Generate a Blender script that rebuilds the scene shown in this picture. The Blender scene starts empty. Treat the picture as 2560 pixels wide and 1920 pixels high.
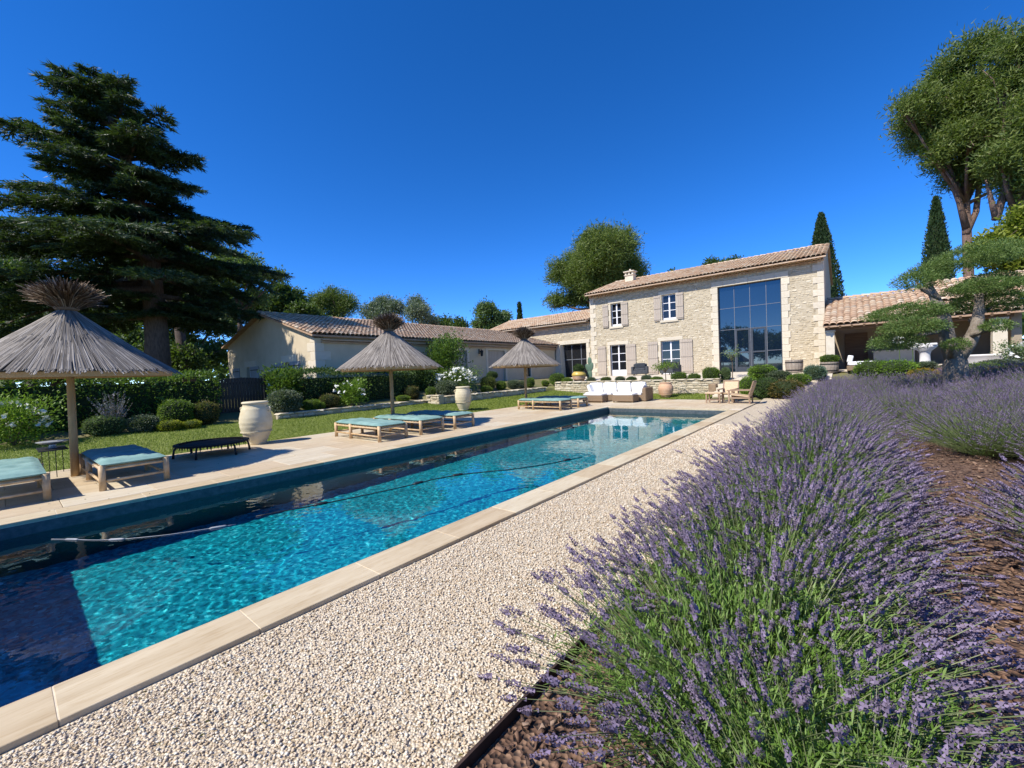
import bpy, math, random
import numpy as np
from mathutils import Vector, Matrix

# ------------------------------------------------------------------ camera
scene = bpy.context.scene
COL = scene.collection
CAM_H = 1.6
cam_data = bpy.data.cameras.new('camera')
cam = bpy.data.objects.new('camera', cam_data)
COL.objects.link(cam)
RIGHT = Vector((0.7755502, 0.63000359, -0.04021642))
DOWN = Vector((-0.01506929, -0.04521202, -0.99886375))
FWD = Vector((-0.63110602, 0.77527501, -0.02557049))
m = Matrix.Identity(4)
for i in range(3):
    m[i][0] = RIGHT[i]; m[i][1] = -DOWN[i]; m[i][2] = -FWD[i]
m[0][3], m[1][3], m[2][3] = 0.0, 0.0, CAM_H
cam.matrix_world = m
cam_data.sensor_width = 36.0
cam_data.lens = 1046.0 / 2560.0 * 36.0
cam_data.clip_start = 0.05
cam_data.clip_end = 3000.0
scene.camera = cam

# ------------------------------------------------------------------ light
SUN_EL = math.radians(48.0)
SUN_DIR = Vector((-0.31, -0.95, 0)).normalized()          # towards the sun, on the ground
world = bpy.data.worlds.new('World'); scene.world = world
world.use_nodes = True
wn = world.node_tree; wn.nodes.clear()
sky = wn.nodes.new('ShaderNodeTexSky'); sky.sky_type = 'NISHITA'; sky.sun_disc = False
sky.sun_elevation = SUN_EL
sky.sun_rotation = math.atan2(SUN_DIR.x, SUN_DIR.y)
sky.altitude = 3000.0; sky.air_density = 0.7; sky.dust_density = 0.0; sky.ozone_density = 4.0
hsv = wn.nodes.new('ShaderNodeHueSaturation'); hsv.inputs['Hue'].default_value = 0.508; hsv.inputs['Saturation'].default_value = 1.28; hsv.inputs['Value'].default_value = 1.55
bg = wn.nodes.new('ShaderNodeBackground'); bg.inputs['Strength'].default_value = 0.142
wo = wn.nodes.new('ShaderNodeOutputWorld')
wn.links.new(sky.outputs[0], hsv.inputs['Color']); wn.links.new(hsv.outputs[0], bg.inputs[0]); wn.links.new(bg.outputs[0], wo.inputs[0])

sun_data = bpy.data.lights.new('sun', 'SUN'); sun_data.energy = 5.0; sun_data.angle = math.radians(0.5)
sun_data.color = (1.0, 0.94, 0.84)
sun = bpy.data.objects.new('sun', sun_data); COL.objects.link(sun)
to_sun = Vector((SUN_DIR.x * math.cos(SUN_EL), SUN_DIR.y * math.cos(SUN_EL), math.sin(SUN_EL)))
sun.rotation_euler = to_sun.to_track_quat('Z', 'Y').to_euler()
sun.location = (-10, -30, 40)

vs = scene.view_settings
vs.view_transform = 'Standard'; vs.look = 'None'; vs.gamma = 1.0; vs.use_curve_mapping = False; vs.exposure = 0.42
scene.render.engine = 'CYCLES'
cy = scene.cycles
cy.use_denoising = True
try:
    cy.denoiser = 'OPENIMAGEDENOISE'; cy.denoising_prefilter = 'ACCURATE'
except Exception: pass
cy.max_bounces = 10; cy.diffuse_bounces = 4; cy.glossy_bounces = 4; cy.transmission_bounces = 6; cy.transparent_max_bounces = 12
cy.caustics_refractive = True; cy.caustics_reflective = False
cy.sample_clamp_indirect = 4.0
cy.blur_glossy = 0.3

# ------------------------------------------------------------------ helpers
rng = np.random.default_rng(7)
random.seed(7)
PI = math.pi

def link(o, parent=None):
    COL.objects.link(o)
    if parent is not None:
        o.parent = parent
    return o

def mesh_np(name, V, F, mat=None, smooth=False):
    """mesh from numpy arrays; F is an (n,3) or (n,4) array, or a list of index lists"""
    me = bpy.data.meshes.new(name)
    V = np.asarray(V, dtype=np.float32)
    if isinstance(F, np.ndarray):
        n, k = F.shape
        me.vertices.add(len(V)); me.vertices.foreach_set('co', V.ravel())
        me.loops.add(n * k); me.loops.foreach_set('vertex_index', F.astype(np.int32).ravel())
        me.polygons.add(n)
        me.polygons.foreach_set('loop_start', np.arange(0, n * k, k, dtype=np.int32))
        me.polygons.foreach_set('loop_total', np.full(n, k, dtype=np.int32))
        me.update(calc_edges=True)
    else:
        me.from_pydata([tuple(v) for v in V], [], F); me.update()
    if smooth:
        me.polygons.foreach_set('use_smooth', np.ones(len(me.polygons), dtype=bool))
    if mat: me.materials.append(mat)
    return me

def obj_from(name, me, parent=None, loc=(0, 0, 0), rot=(0, 0, 0), scale=(1, 1, 1)):
    o = bpy.data.objects.new(name, me)
    o.location = loc; o.rotation_euler = rot; o.scale = scale
    return link(o, parent)

def tag(o, label=None, cat=None, group=None, kind=None):
    if label: o['label'] = label
    if cat: o['category'] = cat
    if group: o['group'] = group
    if kind: o['kind'] = kind
    return o

def empty(name, loc=(0, 0, 0), rz=0.0):
    o = bpy.data.objects.new(name, None); o.location = loc; o.rotation_euler = (0, 0, rz)
    o.empty_display_size = 0.2
    return link(o)

def children(o): return [c for c in bpy.data.objects if c.parent == o]

def copy_tree(o, parent=None, kids=None):
    c = o.copy(); link(c, parent)
    for ch in o.children: copy_tree(ch, c)
    return c

def rotz(a):
    c, s = math.cos(a), math.sin(a); return np.array([[c, -s, 0], [s, c, 0], [0, 0, 1.0]])

class MB:
    """collects shapes into one mesh"""
    def __init__(s): s.v = []; s.f = []; s.n = 0
    def raw(s, V, F):
        V = np.asarray(V, float)
        s.v.append(V); s.f += [[int(i) + s.n for i in f] for f in F]; s.n += len(V); return s
    def box(s, lo, hi, R=None, at=None, taper=None):
        x0, y0, z0 = lo; x1, y1, z1 = hi
        V = np.array([[x0, y0, z0], [x1, y0, z0], [x1, y1, z0], [x0, y1, z0], [x0, y0, z1], [x1, y0, z1], [x1, y1, z1], [x0, y1, z1]], float)
        if taper is not None:
            c = (V[4:].mean(0)); V[4:, :2] = c[:2] + (V[4:, :2] - c[:2]) * taper
        if R is not None: V = V @ np.asarray(R).T
        if at is not None: V = V + np.asarray(at)
        return s.raw(V, [[3, 2, 1, 0], [4, 5, 6, 7], [0, 1, 5, 4], [1, 2, 6, 5], [2, 3, 7, 6], [3, 0, 4, 7]])
    def bevbox(s, lo, hi, b, R=None, at=None, jit=0.0):
        """box with chamfered edges"""
        lo = np.array(lo, float); hi = np.array(hi, float); b = min(b, (hi - lo).min() * 0.45)
        V = []; idx = {}
        for ix in (0, 1):
            for iy in (0, 1):
                for iz in (0, 1):
                    c = np.array([(lo, hi)[ix][0], (lo, hi)[iy][1], (lo, hi)[iz][2]])
                    sg = np.array([1 - 2 * ix, 1 - 2 * iy, 1 - 2 * iz]) * b
                    for a in range(3):
                        p = c + sg; p[a] = c[a]
                        idx[(ix, iy, iz, a)] = len(V); V.append(p)
        F = []
        for a in range(3):
            o1, o2 = [(1, 2), (2, 0), (0, 1)][a]
            for sd in (0, 1):
                q = []
                for (u, w) in ((0, 0), (1, 0), (1, 1), (0, 1)):
                    k = [0, 0, 0]; k[a] = sd; k[o1] = u; k[o2] = w
                    q.append(idx[(k[0], k[1], k[2], a)])
                F.append(q if sd else q[::-1])
        for a in range(3):
            o1, o2 = [(1, 2), (2, 0), (0, 1)][a]
            for u in (0, 1):
                for w in (0, 1):
                    k0 = [0, 0, 0]; k0[o1] = u; k0[o2] = w
                    k1 = list(k0); k1[a] = 1
                    q = [idx[(*k0, o1)], idx[(*k1, o1)], idx[(*k1, o2)], idx[(*k0, o2)]]
                    F.append(q if (u == w) else q[::-1])
        for ix in (0, 1):
            for iy in (0, 1):
                for iz in (0, 1):
                    t = [idx[(ix, iy, iz, a)] for a in range(3)]
                    F.append(t if (ix + iy + iz) % 2 == 1 else t[::-1])
        V = np.array(V)
        if jit: V = V + rng.normal(0, jit, V.shape)
        if R is not None: V = V @ np.asarray(R).T
        if at is not None: V = V + np.asarray(at)
        return s.raw(V, F)
    def tube(s, pts, radii, n=8, cap=True):
        pts = np.asarray(pts, float); radii = np.broadcast_to(np.asarray(radii, float), (len(pts),))
        t = np.gradient(pts, axis=0); t /= (np.linalg.norm(t, axis=1)[:, None] + 1e-9)
        ref = np.array([0, 0, 1.0]) if abs(t[0][2]) < 0.9 else np.array([1.0, 0, 0])
        V = []
        u = np.cross(t[0], ref); u /= np.linalg.norm(u)
        for i in range(len(pts)):
            u = u - t[i] * (u @ t[i]); u /= (np.linalg.norm(u) + 1e-9)
            w = np.cross(t[i], u)
            for k in range(n):
                a = 2 * PI * k / n
                V.append(pts[i] + radii[i] * (math.cos(a) * u + math.sin(a) * w))
        F = []
        for i in range(len(pts) - 1):
            for k in range(n):
                k2 = (k + 1) % n
                F.append([i * n + k, i * n + k2, (i + 1) * n + k2, (i + 1) * n + k])
        if cap:
            F.append(list(range(n))[::-1]); F.append([(len(pts) - 1) * n + k for k in range(n)])
        return s.raw(V, F)
    def lathe(s, prof, n=32, at=(0, 0, 0), wob=0.0):
        """prof: list of (r, z)"""
        V = []
        for (r, z) in prof:
            for k in range(n):
                a = 2 * PI * k / n
                V.append([at[0] + r * math.cos(a), at[1] + r * math.sin(a), at[2] + z])
        F = []
        for i in range(len(prof) - 1):
            for k in range(n):
                k2 = (k + 1) % n
                F.append([i * n + k, i * n + k2, (i + 1) * n + k2, (i + 1) * n + k])
        F.append([k for k in range(n)][::-1]); F.append([(len(prof) - 1) * n + k for k in range(n)])
        return s.raw(V, F)
    def mesh(s, name, mat=None, smooth=False):
        me = bpy.data.meshes.new(name)
        V = np.concatenate(s.v) if s.v else np.zeros((0, 3))
        me.from_pydata(V.tolist(), [], s.f); me.update()
        if smooth: me.polygons.foreach_set('use_smooth', np.ones(len(me.polygons), dtype=bool))
        if mat: me.materials.append(mat)
        return me
    def build(s, name, mat=None, parent=None, smooth=False, loc=(0, 0, 0), rot=(0, 0, 0)):
        return obj_from(name, s.mesh(name, mat, smooth), parent, loc, rot)

def smooth_by_angle(o, ang=40):
    me = o.data
    me.polygons.foreach_set('use_smooth', np.ones(len(me.polygons), dtype=bool))
    try: me.set_sharp_from_angle(angle=math.radians(ang))
    except Exception: pass
    return o

# ------------------------------------------------------------------ materials
class NT:
    def __init__(s, name):
        s.m = bpy.data.materials.new(name); s.m.use_nodes = True
        s.t = s.m.node_tree; s.t.nodes.clear()
        s.out = s.t.nodes.new('ShaderNodeOutputMaterial')
    def n(s, typ, **kw):
        nd = s.t.nodes.new('ShaderNode' + typ)
        for k, v in kw.items():
            if k.startswith('_'): setattr(nd, k[1:], v)
            else: nd.inputs[k.replace('__', ' ')].default_value = v
        return nd
    def l(s, a, b): s.t.links.new(a, b); return s
    def ramp(s, fac, stops):
        r = s.t.nodes.new('ShaderNodeValToRGB'); cr = r.color_ramp
        while len(cr.elements) < len(stops): cr.elements.new(0.5)
        for e, (p, c) in zip(cr.elements, stops): e.position = p; e.color = (*c, 1)
        s.l(fac, r.inputs[0]); return r.outputs[0]
    def coord(s, kind='Object', scale=(1, 1, 1), rot=(0, 0, 0)):
        tc = s.t.nodes.new('ShaderNodeTexCoord'); mp = s.t.nodes.new('ShaderNodeMapping')
        mp.inputs['Scale'].default_value = scale; mp.inputs['Rotation'].default_value = rot
        s.l(tc.outputs[kind], mp.inputs[0]); return mp.outputs[0]
    def noise(s, vec, scale, detail=4, rough=0.55, dist=0.0):
        nd = s.n('TexNoise'); nd.inputs['Scale'].default_value = scale; nd.inputs['Detail'].default_value = detail
        nd.inputs['Roughness'].default_value = rough; nd.inputs['Distortion'].default_value = dist
        if vec is not None: s.l(vec, nd.inputs['Vector'])
        return nd.outputs[0]
    def mix(s, fac, a, b, mode='MIX'):
        nd = s.t.nodes.new('ShaderNodeMix'); nd.data_type = 'RGBA'; nd.blend_type = mode
        for sock, val in ((nd.inputs[0], fac), (nd.inputs[6], a), (nd.inputs[7], b)):
            if hasattr(val, 'links'): s.l(val, sock)
            elif isinstance(val, (tuple, list)): sock.default_value = (*val, 1)
            else: sock.default_value = val
        return nd.outputs[2]
    def math(s, op, a, b=None, c=None):
        nd = s.t.nodes.new('ShaderNodeMath'); nd.operation = op
        for i, v in enumerate((a, b, c)):
            if v is None: continue
            if hasattr(v, 'links'): s.l(v, nd.inputs[i])
            else: nd.inputs[i].default_value = v
        return nd.outputs[0]
    def bump(s, h, strength=0.3, dist=0.01, normal=None):
        b = s.n('Bump'); b.inputs['Strength'].default_value = strength; b.inputs['Distance'].default_value = dist
        s.l(h, b.inputs['Height'])
        if normal is not None: s.l(normal, b.inputs['Normal'])
        return b.outputs[0]
    def island(s): return s.t.nodes.new('ShaderNodeNewGeometry').outputs['Random Per Island']
    def objrand(s): return s.t.nodes.new('ShaderNodeObjectInfo').outputs['Random']
    def pbr(s, color, rough=0.7, normal=None, spec=0.4, metal=0.0, **kw):
        p = s.t.nodes.new('ShaderNodeBsdfPrincipled')
        for nm, v in (('Base Color', color), ('Roughness', rough), ('Metallic', metal), ('Specular IOR Level', spec)):
            if hasattr(v, 'links'): s.l(v, p.inputs[nm])
            elif isinstance(v, (tuple, list)): p.inputs[nm].default_value = (*v, 1)
            else: p.inputs[nm].default_value = v
        if normal is not None: s.l(normal, p.inputs['Normal'])
        s.l(p.outputs[0], s.out.inputs['Surface'])
        return p

def mat_simple(name, c1, c2, scale=6.0, rough=0.7, bump=0.2, bdist=0.005, detail=5, spec=0.35, obj_var=0.0, metal=0.0, coord='Object', stretch=(1, 1, 1)):
    t = NT(name); v = t.coord(coord, stretch)
    f = t.noise(v, scale, detail)
    col = t.ramp(f, [(0.3, c1), (0.7, c2)])
    if obj_var:
        g = t.math('MULTIPLY_ADD', t.objrand(), obj_var, 1 - obj_var / 2)
        hs = t.n('HueSaturation'); t.l(g, hs.inputs['Value']); t.l(col, hs.inputs['Color']); col = hs.outputs[0]
    nrm = t.bump(t.noise(v, scale * 4, 4), bump, bdist) if bump else None
    t.pbr(col, rough, nrm, spec, metal)
    return t.m

def mat_leaf(name, stops, transl=0.3, scale=0.6, rough=0.55, spec=0.35):
    """foliage: colour by leaf and by a broad noise, some light through the leaf"""
    t = NT(name)
    v = t.coord('Object')
    f = t.math('ADD', t.math('MULTIPLY', t.island(), 0.55), t.math('MULTIPLY', t.noise(v, scale, 2), 0.5))
    col = t.ramp(f, [(p, c) for p, c in stops])
    p = t.pbr(col, rough, None, spec)
    tr = t.n('BsdfTranslucent'); t.l(t.mix(0.6, col, (0.25, 0.42, 0.03), 'MIX'), tr.inputs['Color'])
    mx = t.n('MixShader'); mx.inputs[0].default_value = transl
    t.l(p.outputs[0], mx.inputs[1]); t.l(tr.outputs[0], mx.inputs[2]); t.l(mx.outputs[0], t.out.inputs['Surface'])
    return t.m
# ------------------------------------------------------------------ terrain
POOL = (-8.1, -3.4, -0.86, 16.4)      # x0 x1 y0 y1
WATER_Z = -0.19
WAVE = 0.00055
def sstep(a, b, x):
    t = np.clip((np.asarray(x, float) - a) / (b - a), 0, 1); return t * t * (3 - 2 * t)
def gz(x, y):
    """height of the ground"""
    x = np.asarray(x, float); y = np.asarray(y, float)
    left = np.clip(-12.6 - x, 0, 4.2)
    z = 0.07 * left + 0.012 * np.clip(y - 10, 0, 13) * sstep(0, 2.5, left)
    z = z + 0.12 * sstep(20.5, 23, y) * (1 - sstep(0, 2.5, left))
    # planting bed behind the low wall on the far side of the lawn
    edge = np.where(y < 13.3, -16.45, -15.5)
    z = z + np.where(y > 6.3, 0.20, 0.0) * (x < edge) + 0.5 * sstep(0, 3.0, edge - x)
    # terrace in front of the house
    t1 = np.where((y > 23.45) & (x < -5.2), 0.70 + 0.4 * sstep(23.5, 27.5, y), 0)
    z = np.maximum(z, t1)
    t2 = np.where(x >= -5.2, 1.1 * sstep(20.2, 27.5, y), 0)
    z = np.maximum(z, t2)
    # lavender bed rises gently away from the gravel
    z = np.where(x > -1.2, np.maximum(z, 0.027 * np.clip(y, 0, 17) * sstep(-1.25, 0.3, x) + 0.25 * sstep(1.0, 4, x) * sstep(6, 14, y) + 0.55 * sstep(15, 24, y) * sstep(-0.6, 1.0, x)), z)
    z = np.where(y > 27.5, np.maximum(z, 1.1), z)
    z = np.where((x < -20) , np.maximum(z, 0.85), z)
    return z
def gzf(x, y): return float(gz(x, y))

def sheet(xs, ys, dz=0.0, mask=None, zfun=gz):
    X, Y = np.meshgrid(xs, ys); Z = zfun(X, Y) + dz
    V = np.stack([X.ravel(), Y.ravel(), Z.ravel()], 1)
    nx, ny = len(xs), len(ys)
    i = np.arange(nx - 1)[None, :] + nx * np.arange(ny - 1)[:, None]
    F = np.stack([i, i + 1, i + nx + 1, i + nx], -1).reshape(-1, 4)
    if mask is not None:
        cx_ = (X[:-1, :-1] + X[1:, 1:]) / 2; cy_ = (Y[:-1, :-1] + Y[1:, 1:]) / 2
        F = F[mask(cx_, cy_).ravel()]
    return V, F

# earth / dry grass of the wider ground
t = NT('dry_ground'); v = t.coord('Object')
c = t.ramp(t.noise(v, 0.35, 6), [(0.3, (0.10, 0.115, 0.035)), (0.5, (0.16, 0.15, 0.06)), (0.75, (0.23, 0.19, 0.10))])
t.pbr(c, 0.9, t.bump(t.noise(v, 9, 5), 0.5, 0.03)); M_GROUND = t.m
near_x = np.arange(-40, 14.01, 0.4); near_y = np.arange(-10, 40.01, 0.4)
xs = np.unique(np.round(np.concatenate([[-900, -400, -200, -120, -80, -60, -50], near_x, [POOL[0] - 0.2, POOL[1] + 0.2, -12.6, -1.25, -16.44, -16.46, -15.49, -15.51, -5.19, -5.21], [18, 25, 40, 60, 100, 200, 400, 900]]), 3))
ys = np.unique(np.round(np.concatenate([[-900, -400, -150, -60, -30, -18], near_y, [POOL[2] - 0.2, POOL[3] + 0.2, 13.29, 13.31, 23.44, 23.46], [46, 55, 70, 100, 200, 400, 900]]), 3))
hole = lambda x, y: ~((x > POOL[0] - 0.2) & (x < POOL[1] + 0.2) & (y > POOL[2] - 0.2) & (y < POOL[3] + 0.2))
V, F = sheet(xs, ys, -0.06, hole)
g = obj_from('ground', mesh_np('ground', V, F, M_GROUND, True)); tag(g, 'dry garden earth under the beds and around the house', 'ground', kind='structure')

# lawn
t = NT('lawn_turf'); v = t.coord('Object')
c = t.mix(0.5, t.ramp(t.noise(v, 0.7, 3), [(0.3, (0.17, 0.215, 0.035)), (0.7, (0.25, 0.295, 0.055))]), t.ramp(t.noise(v, 60, 3), [(0.3, (0.09, 0.125, 0.022)), (0.7, (0.23, 0.26, 0.07))]))
t.pbr(c, 0.85, t.bump(t.noise(v, 120, 3), 0.8, 0.02)); M_LAWN = t.m
def lawn_mask(x, y): return (x > np.where(y < 6.3, -16.6 - 0.03 * (6.3 - y), np.where(y < 13.3, -16.3, -15.35)))
lx = np.unique(np.round(np.concatenate([np.arange(-17.0, -12.5, 0.15), [-12.55, -16.3, -15.35]]), 3)); ly = np.arange(-6, 23.5, 0.35)
V, F = sheet(lx, ly, -0.005, lawn_mask)
lawn = obj_from('lawn', mesh_np('lawn', V, F, M_LAWN, True)); tag(lawn, 'mown green lawn strip between the pale paving and the garden beds', 'lawn', kind='structure')
V, F = sheet(np.arange(-12.55, -5.3, 0.3), np.arange(20.95, 23.4, 0.3), -0.005)
lawn2 = obj_from('lawn', mesh_np('lawn', V, F, M_LAWN, True)); tag(lawn2, 'small patch of lawn behind the white sofa under the terrace wall', 'lawn', kind='structure')
# short blades give the turf its nap
def blades(n, xr, yr, h, maskf, w=0.006):
    x = rng.uniform(*xr, n); y = rng.uniform(*yr, n); k = maskf(x, y); x, y = x[k], y[k]; n = len(x)
    z = gz(x, y) - 0.006
    a = rng.uniform(0, 2 * PI, n); hh = h * rng.uniform(0.6, 1.3, n); ln = rng.normal(0, 0.5, (n, 2)) * hh[:, None]
    d = np.stack([np.cos(a), np.sin(a)], 1) * w
    p0 = np.stack([x - d[:, 0], y - d[:, 1], z], 1); p1 = np.stack([x + d[:, 0], y + d[:, 1], z], 1)
    p2 = np.stack([x + ln[:, 0], y + ln[:, 1], z + hh], 1)
    return np.stack([p0, p1, p2], 1).reshape(-1, 3), np.arange(3 * n).reshape(-1, 3)
M_GRASS = mat_leaf('grass_blade', [(0.2, (0.12, 0.165, 0.02)), (0.55, (0.21, 0.265, 0.04)), (0.9, (0.33, 0.35, 0.08))], 0.25, 0.8)
V1, F1 = blades(54000, (-16.6, -12.55), (-1.5, 12), 0.045, lawn_mask, 0.007)
V2, F2 = blades(34000, (-16.3, -12.55), (12, 23.3), 0.05, lawn_mask, 0.012)
V3, F3 = blades(14000, (-12.5, -5.4), (21.0, 23.3), 0.05, lambda x, y: x > -99, 0.014)
V = np.concatenate([V1, V2, V3]); F = np.arange(len(V)).reshape(-1, 3)
tag(obj_from('grass', mesh_np('grass', V, F, M_GRASS)), 'short green grass blades of the mown lawn', 'grass', kind='stuff')

# ------------------------------------------------------------------ travertine
def travertine(name, dark, light, var=0.22):
    t = NT(name); v = t.coord('Object', (1, 1, 1)); vs_ = t.coord('Object', (5.0, 0.6, 3))
    off = t.n('VectorMath', _operation='ADD'); t.l(vs_, off.inputs[0])
    cmb = t.n('CombineXYZ'); r = t.objrand(); t.l(t.math('MULTIPLY', r, 37.0), cmb.inputs[0]); t.l(t.math('MULTIPLY', r, 91.0), cmb.inputs[1]); t.l(cmb.outputs[0], off.inputs[1])
    band = t.noise(off.outputs[0], 1.6, 7, 0.6, 0.4)
    col = t.ramp(band, [(0.25, dark), (0.5, tuple((a + b) / 2 for a, b in zip(dark, light))), (0.75, light)])
    spots = t.ramp(t.noise(off.outputs[0], 9, 6, 0.65), [(0.33, (0.86, 0.81, 0.74)), (0.5, (1, 1, 1))])
    col = t.mix(1.0, col, spots, 'MULTIPLY')
    warm = t.mix(r, (1.0, 0.93, 0.83), (0.97, 1.0, 1.0)); col = t.mix(1.0, col, warm, 'MULTIPLY')
    hs = t.n('HueSaturation'); t.l(t.math('MULTIPLY_ADD', t.objrand(), var, 1 - var / 2), hs.inputs['Value']); t.l(col, hs.inputs['Color'])
    t.pbr(hs.outputs[0], 0.55, t.bump(t.noise(off.outputs[0], 30, 5), 0.25, 0.003), 0.35)
    return t.m
M_COPING = travertine('travertine_coping', (0.45, 0.355, 0.225), (0.64, 0.555, 0.405))
M_SLAB = travertine('travertine_slab', (0.49, 0.40, 0.28), (0.64, 0.555, 0.425), 0.14)
M_GROUT = mat_simple('grout', (0.55, 0.47, 0.36), (0.64, 0.56, 0.44), 20, 0.9)

def slab_mesh(name, w, l, h, mat, b=0.003): return MB().bevbox((-w / 2, -l / 2, -h), (w / 2, l / 2, 0), b).mesh(name, mat)

coping = MB().box((POOL[0] - 0.36, POOL[2] - 0.36, -0.05), (POOL[0] + 0.004, POOL[3] + 0.36, -0.003)).box((POOL[1] - 0.004, POOL[2] - 0.36, -0.05), (POOL[1] + 0.365, POOL[3] + 0.36, -0.003)) \
    .box((POOL[0] + 0.004, POOL[3] - 0.004, -0.05), (POOL[1] - 0.004, POOL[3] + 0.36, -0.003)).box((POOL[0] + 0.004, POOL[2] - 0.36, -0.05), (POOL[1] - 0.004, POOL[2] + 0.004, -0.003)).build('coping', M_GROUT)
tag(coping, 'mortar bed and travertine coping round the pool', 'coping', kind='structure')
g_ = 0.004
L_ = 0.895
m_c = slab_mesh('coping_stone', 0.38, L_ - g_, 0.045, M_COPING)
y = -1.68 + 0.0
y0 = 0.115 - 2 * L_
for i in range(20):
    yc = y0 + (i + 0.5) * L_
    if yc - L_ / 2 > POOL[3] + 0.37: break
    obj_from('coping_stone', m_c, coping, (POOL[1] + 0.185, yc, rng.normal(0, 0.0006)))
for i in range(20):
    yc = y0 + 0.3 + (i + 0.5) * L_
    if yc - L_ / 2 > POOL[3] + 0.2: break
    obj_from('coping_stone', m_c, coping, (POOL[0] - 0.185, yc, rng.normal(0, 0.0006)))
m_e = slab_mesh('coping_stone', (POOL[1] - POOL[0]) / 5 - g_, 0.38, 0.045, M_COPING)
for i in range(5):
    obj_from('coping_stone', m_e, coping, (POOL[0] + (i + .5) * (POOL[1] - POOL[0]) / 5, POOL[3] + 0.185, 0))
    obj_from('coping_stone', m_e, coping, (POOL[0] + (i + .5) * (POOL[1] - POOL[0]) / 5, POOL[2] - 0.185, 0))

# pool deck: slabs on the left of the pool and beyond its end
deck = MB().box((-12.55, -6, -0.055), (POOL[0] - 0.375, 20.9, -0.026)).box((POOL[0] - 0.375, POOL[3] + 0.375, -0.055), (-3.04, 20.9, -0.026)).build('pool_deck', M_GROUT)
tag(deck, 'travertine paved deck beside and beyond the pool', 'deck', kind='structure')
def deck_block(x0, x1, nx, ya, yb, ly, off):
    w = (x1 - x0) / nx; me = slab_mesh('paving_slab', w - 0.006, ly - 0.006, 0.03, M_SLAB, 0.004)
    for i in range(nx):
        n = int(round((yb - ya) / ly)) + 1
        for j in range(n):
            c0 = max(ya, ya + (j - off * (i % 2)) * ly); c1 = min(yb, ya + (j + 1 - off * (i % 2)) * ly)
            if c1 - c0 < 0.05: continue
            mm = me if abs(c1 - c0 - ly) < 1e-6 else slab_mesh('paving_slab', w - 0.006, c1 - c0 - 0.006, 0.03, M_SLAB, 0.004)
            obj_from('paving_slab', mm, deck, (x0 + (i + .5) * w, (c0 + c1) / 2, rng.normal(0, 0.0007)))
deck_block(-12.55, POOL[0] - 0.38, 5, -1.5, 20.9, 1.0, 0.5)
deck_block(POOL[0] - 0.375, -3.04, 6, POOL[3] + 0.378, 20.9, 0.905, 0.5)

# ------------------------------------------------------------------ pool
t = NT('glass_mosaic'); v = t.coord('Object')
vo = t.n('TexVoronoi', Scale=30.0); vo.distance = 'CHEBYCHEV'; t.l(v, vo.inputs['Vector'])
c = t.ramp(t.math('ADD', t.math('MULTIPLY', vo.outputs['Color'], 0.8), t.math('MULTIPLY', t.noise(v, 1.5, 3), 0.22)), [(0.22, (0.0, 0.15, 0.20)), (0.5, (0.003, 0.29, 0.37)), (0.72, (0.01, 0.40, 0.48)), (0.86, (0.07, 0.62, 0.68))])
t.pbr(c, 0.35, None, 0.5); M_MOSAIC = t.m
M_WALLMOS = mat_simple('shaded_teal_mosaic', (0.0, 0.045, 0.06), (0.006, 0.10, 0.12), 30, 0.4, 0)  # the shade on the walls under water is painted into this dark teal
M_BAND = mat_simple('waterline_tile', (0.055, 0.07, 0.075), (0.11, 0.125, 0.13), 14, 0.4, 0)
x0, x1, ya, yb = POOL
D = -1.75
V = np.array([[x0, ya, -.05], [x1, ya, -.05], [x1, yb, -.05], [x0, yb, -.05], [x0, ya, D], [x1, ya, D], [x1, yb, D], [x0, yb, D]])
V = np.concatenate([V, V[:4] * [1, 1, 0] + [0, 0, -0.30]])
F = [[4, 5, 6, 7]] + [[a, a + 4, (a + 1) % 4 + 4, (a + 1) % 4] for a in (8,)][:0]
for a in range(4):
    b = (a + 1) % 4; F.append([8 + b, 8 + a, 4 + a, 4 + b][::-1]); F.append([b, a, 8 + a, 8 + b][::-1])
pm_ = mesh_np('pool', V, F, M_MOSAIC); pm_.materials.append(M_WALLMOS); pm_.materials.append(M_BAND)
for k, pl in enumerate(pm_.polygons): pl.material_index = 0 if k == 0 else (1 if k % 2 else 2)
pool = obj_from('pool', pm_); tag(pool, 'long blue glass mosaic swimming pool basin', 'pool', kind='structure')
# entry steps at the far end
st = MB()
for k in range(4): st.box((x0 + 0.003, yb - 0.38 * (4 - k) - 0.05, D + 0.003), (x1 - 0.003, yb - 0.003 - 0.0, -0.55 - 0.30 * (3 - k)))
# water surface: real waves, refracting
t = NT('pool_water'); v = t.coord('Object')
gl = t.n('BsdfGlass'); gl.inputs['IOR'].default_value = 1.33; gl.inputs['Roughness'].default_value = 0.0; gl.inputs['Color'].default_value = (0.93, 0.99, 1.0, 1)
t.l(gl.outputs[0], t.out.inputs['Surface']); M_WATER = t.m
wx = np.linspace(x0 + 0.001, x1 - 0.001, 250)
wy = np.concatenate([np.arange(ya + 0.001, 4.5, 0.019), np.arange(4.5, 9, 0.036), np.arange(9, yb - 0.03, 0.06), [yb - 0.001]])
nx, ny = len(wx), len(wy)
X, Y = np.meshgrid(wx, wy)
Z = np.zeros_like(X)
wr = np.random.default_rng(3)
for k in range(70):
    lam = np.exp(wr.uniform(math.log(0.05), math.log(0.26))) if k % 7 else wr.uniform(0.4, 0.9); a = wr.uniform(0, 2 * PI); ph = wr.uniform(0, 2 * PI)
    Z += WAVE * (1.0 if k % 7 else 0.35) * lam ** 1.15 * np.sin(2 * PI / lam * (X * math.cos(a) + Y * math.sin(a)) + ph + 0.8 * np.sin(X * 1.3 + k) + 0.8 * np.sin(Y * 0.9 - k))
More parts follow.
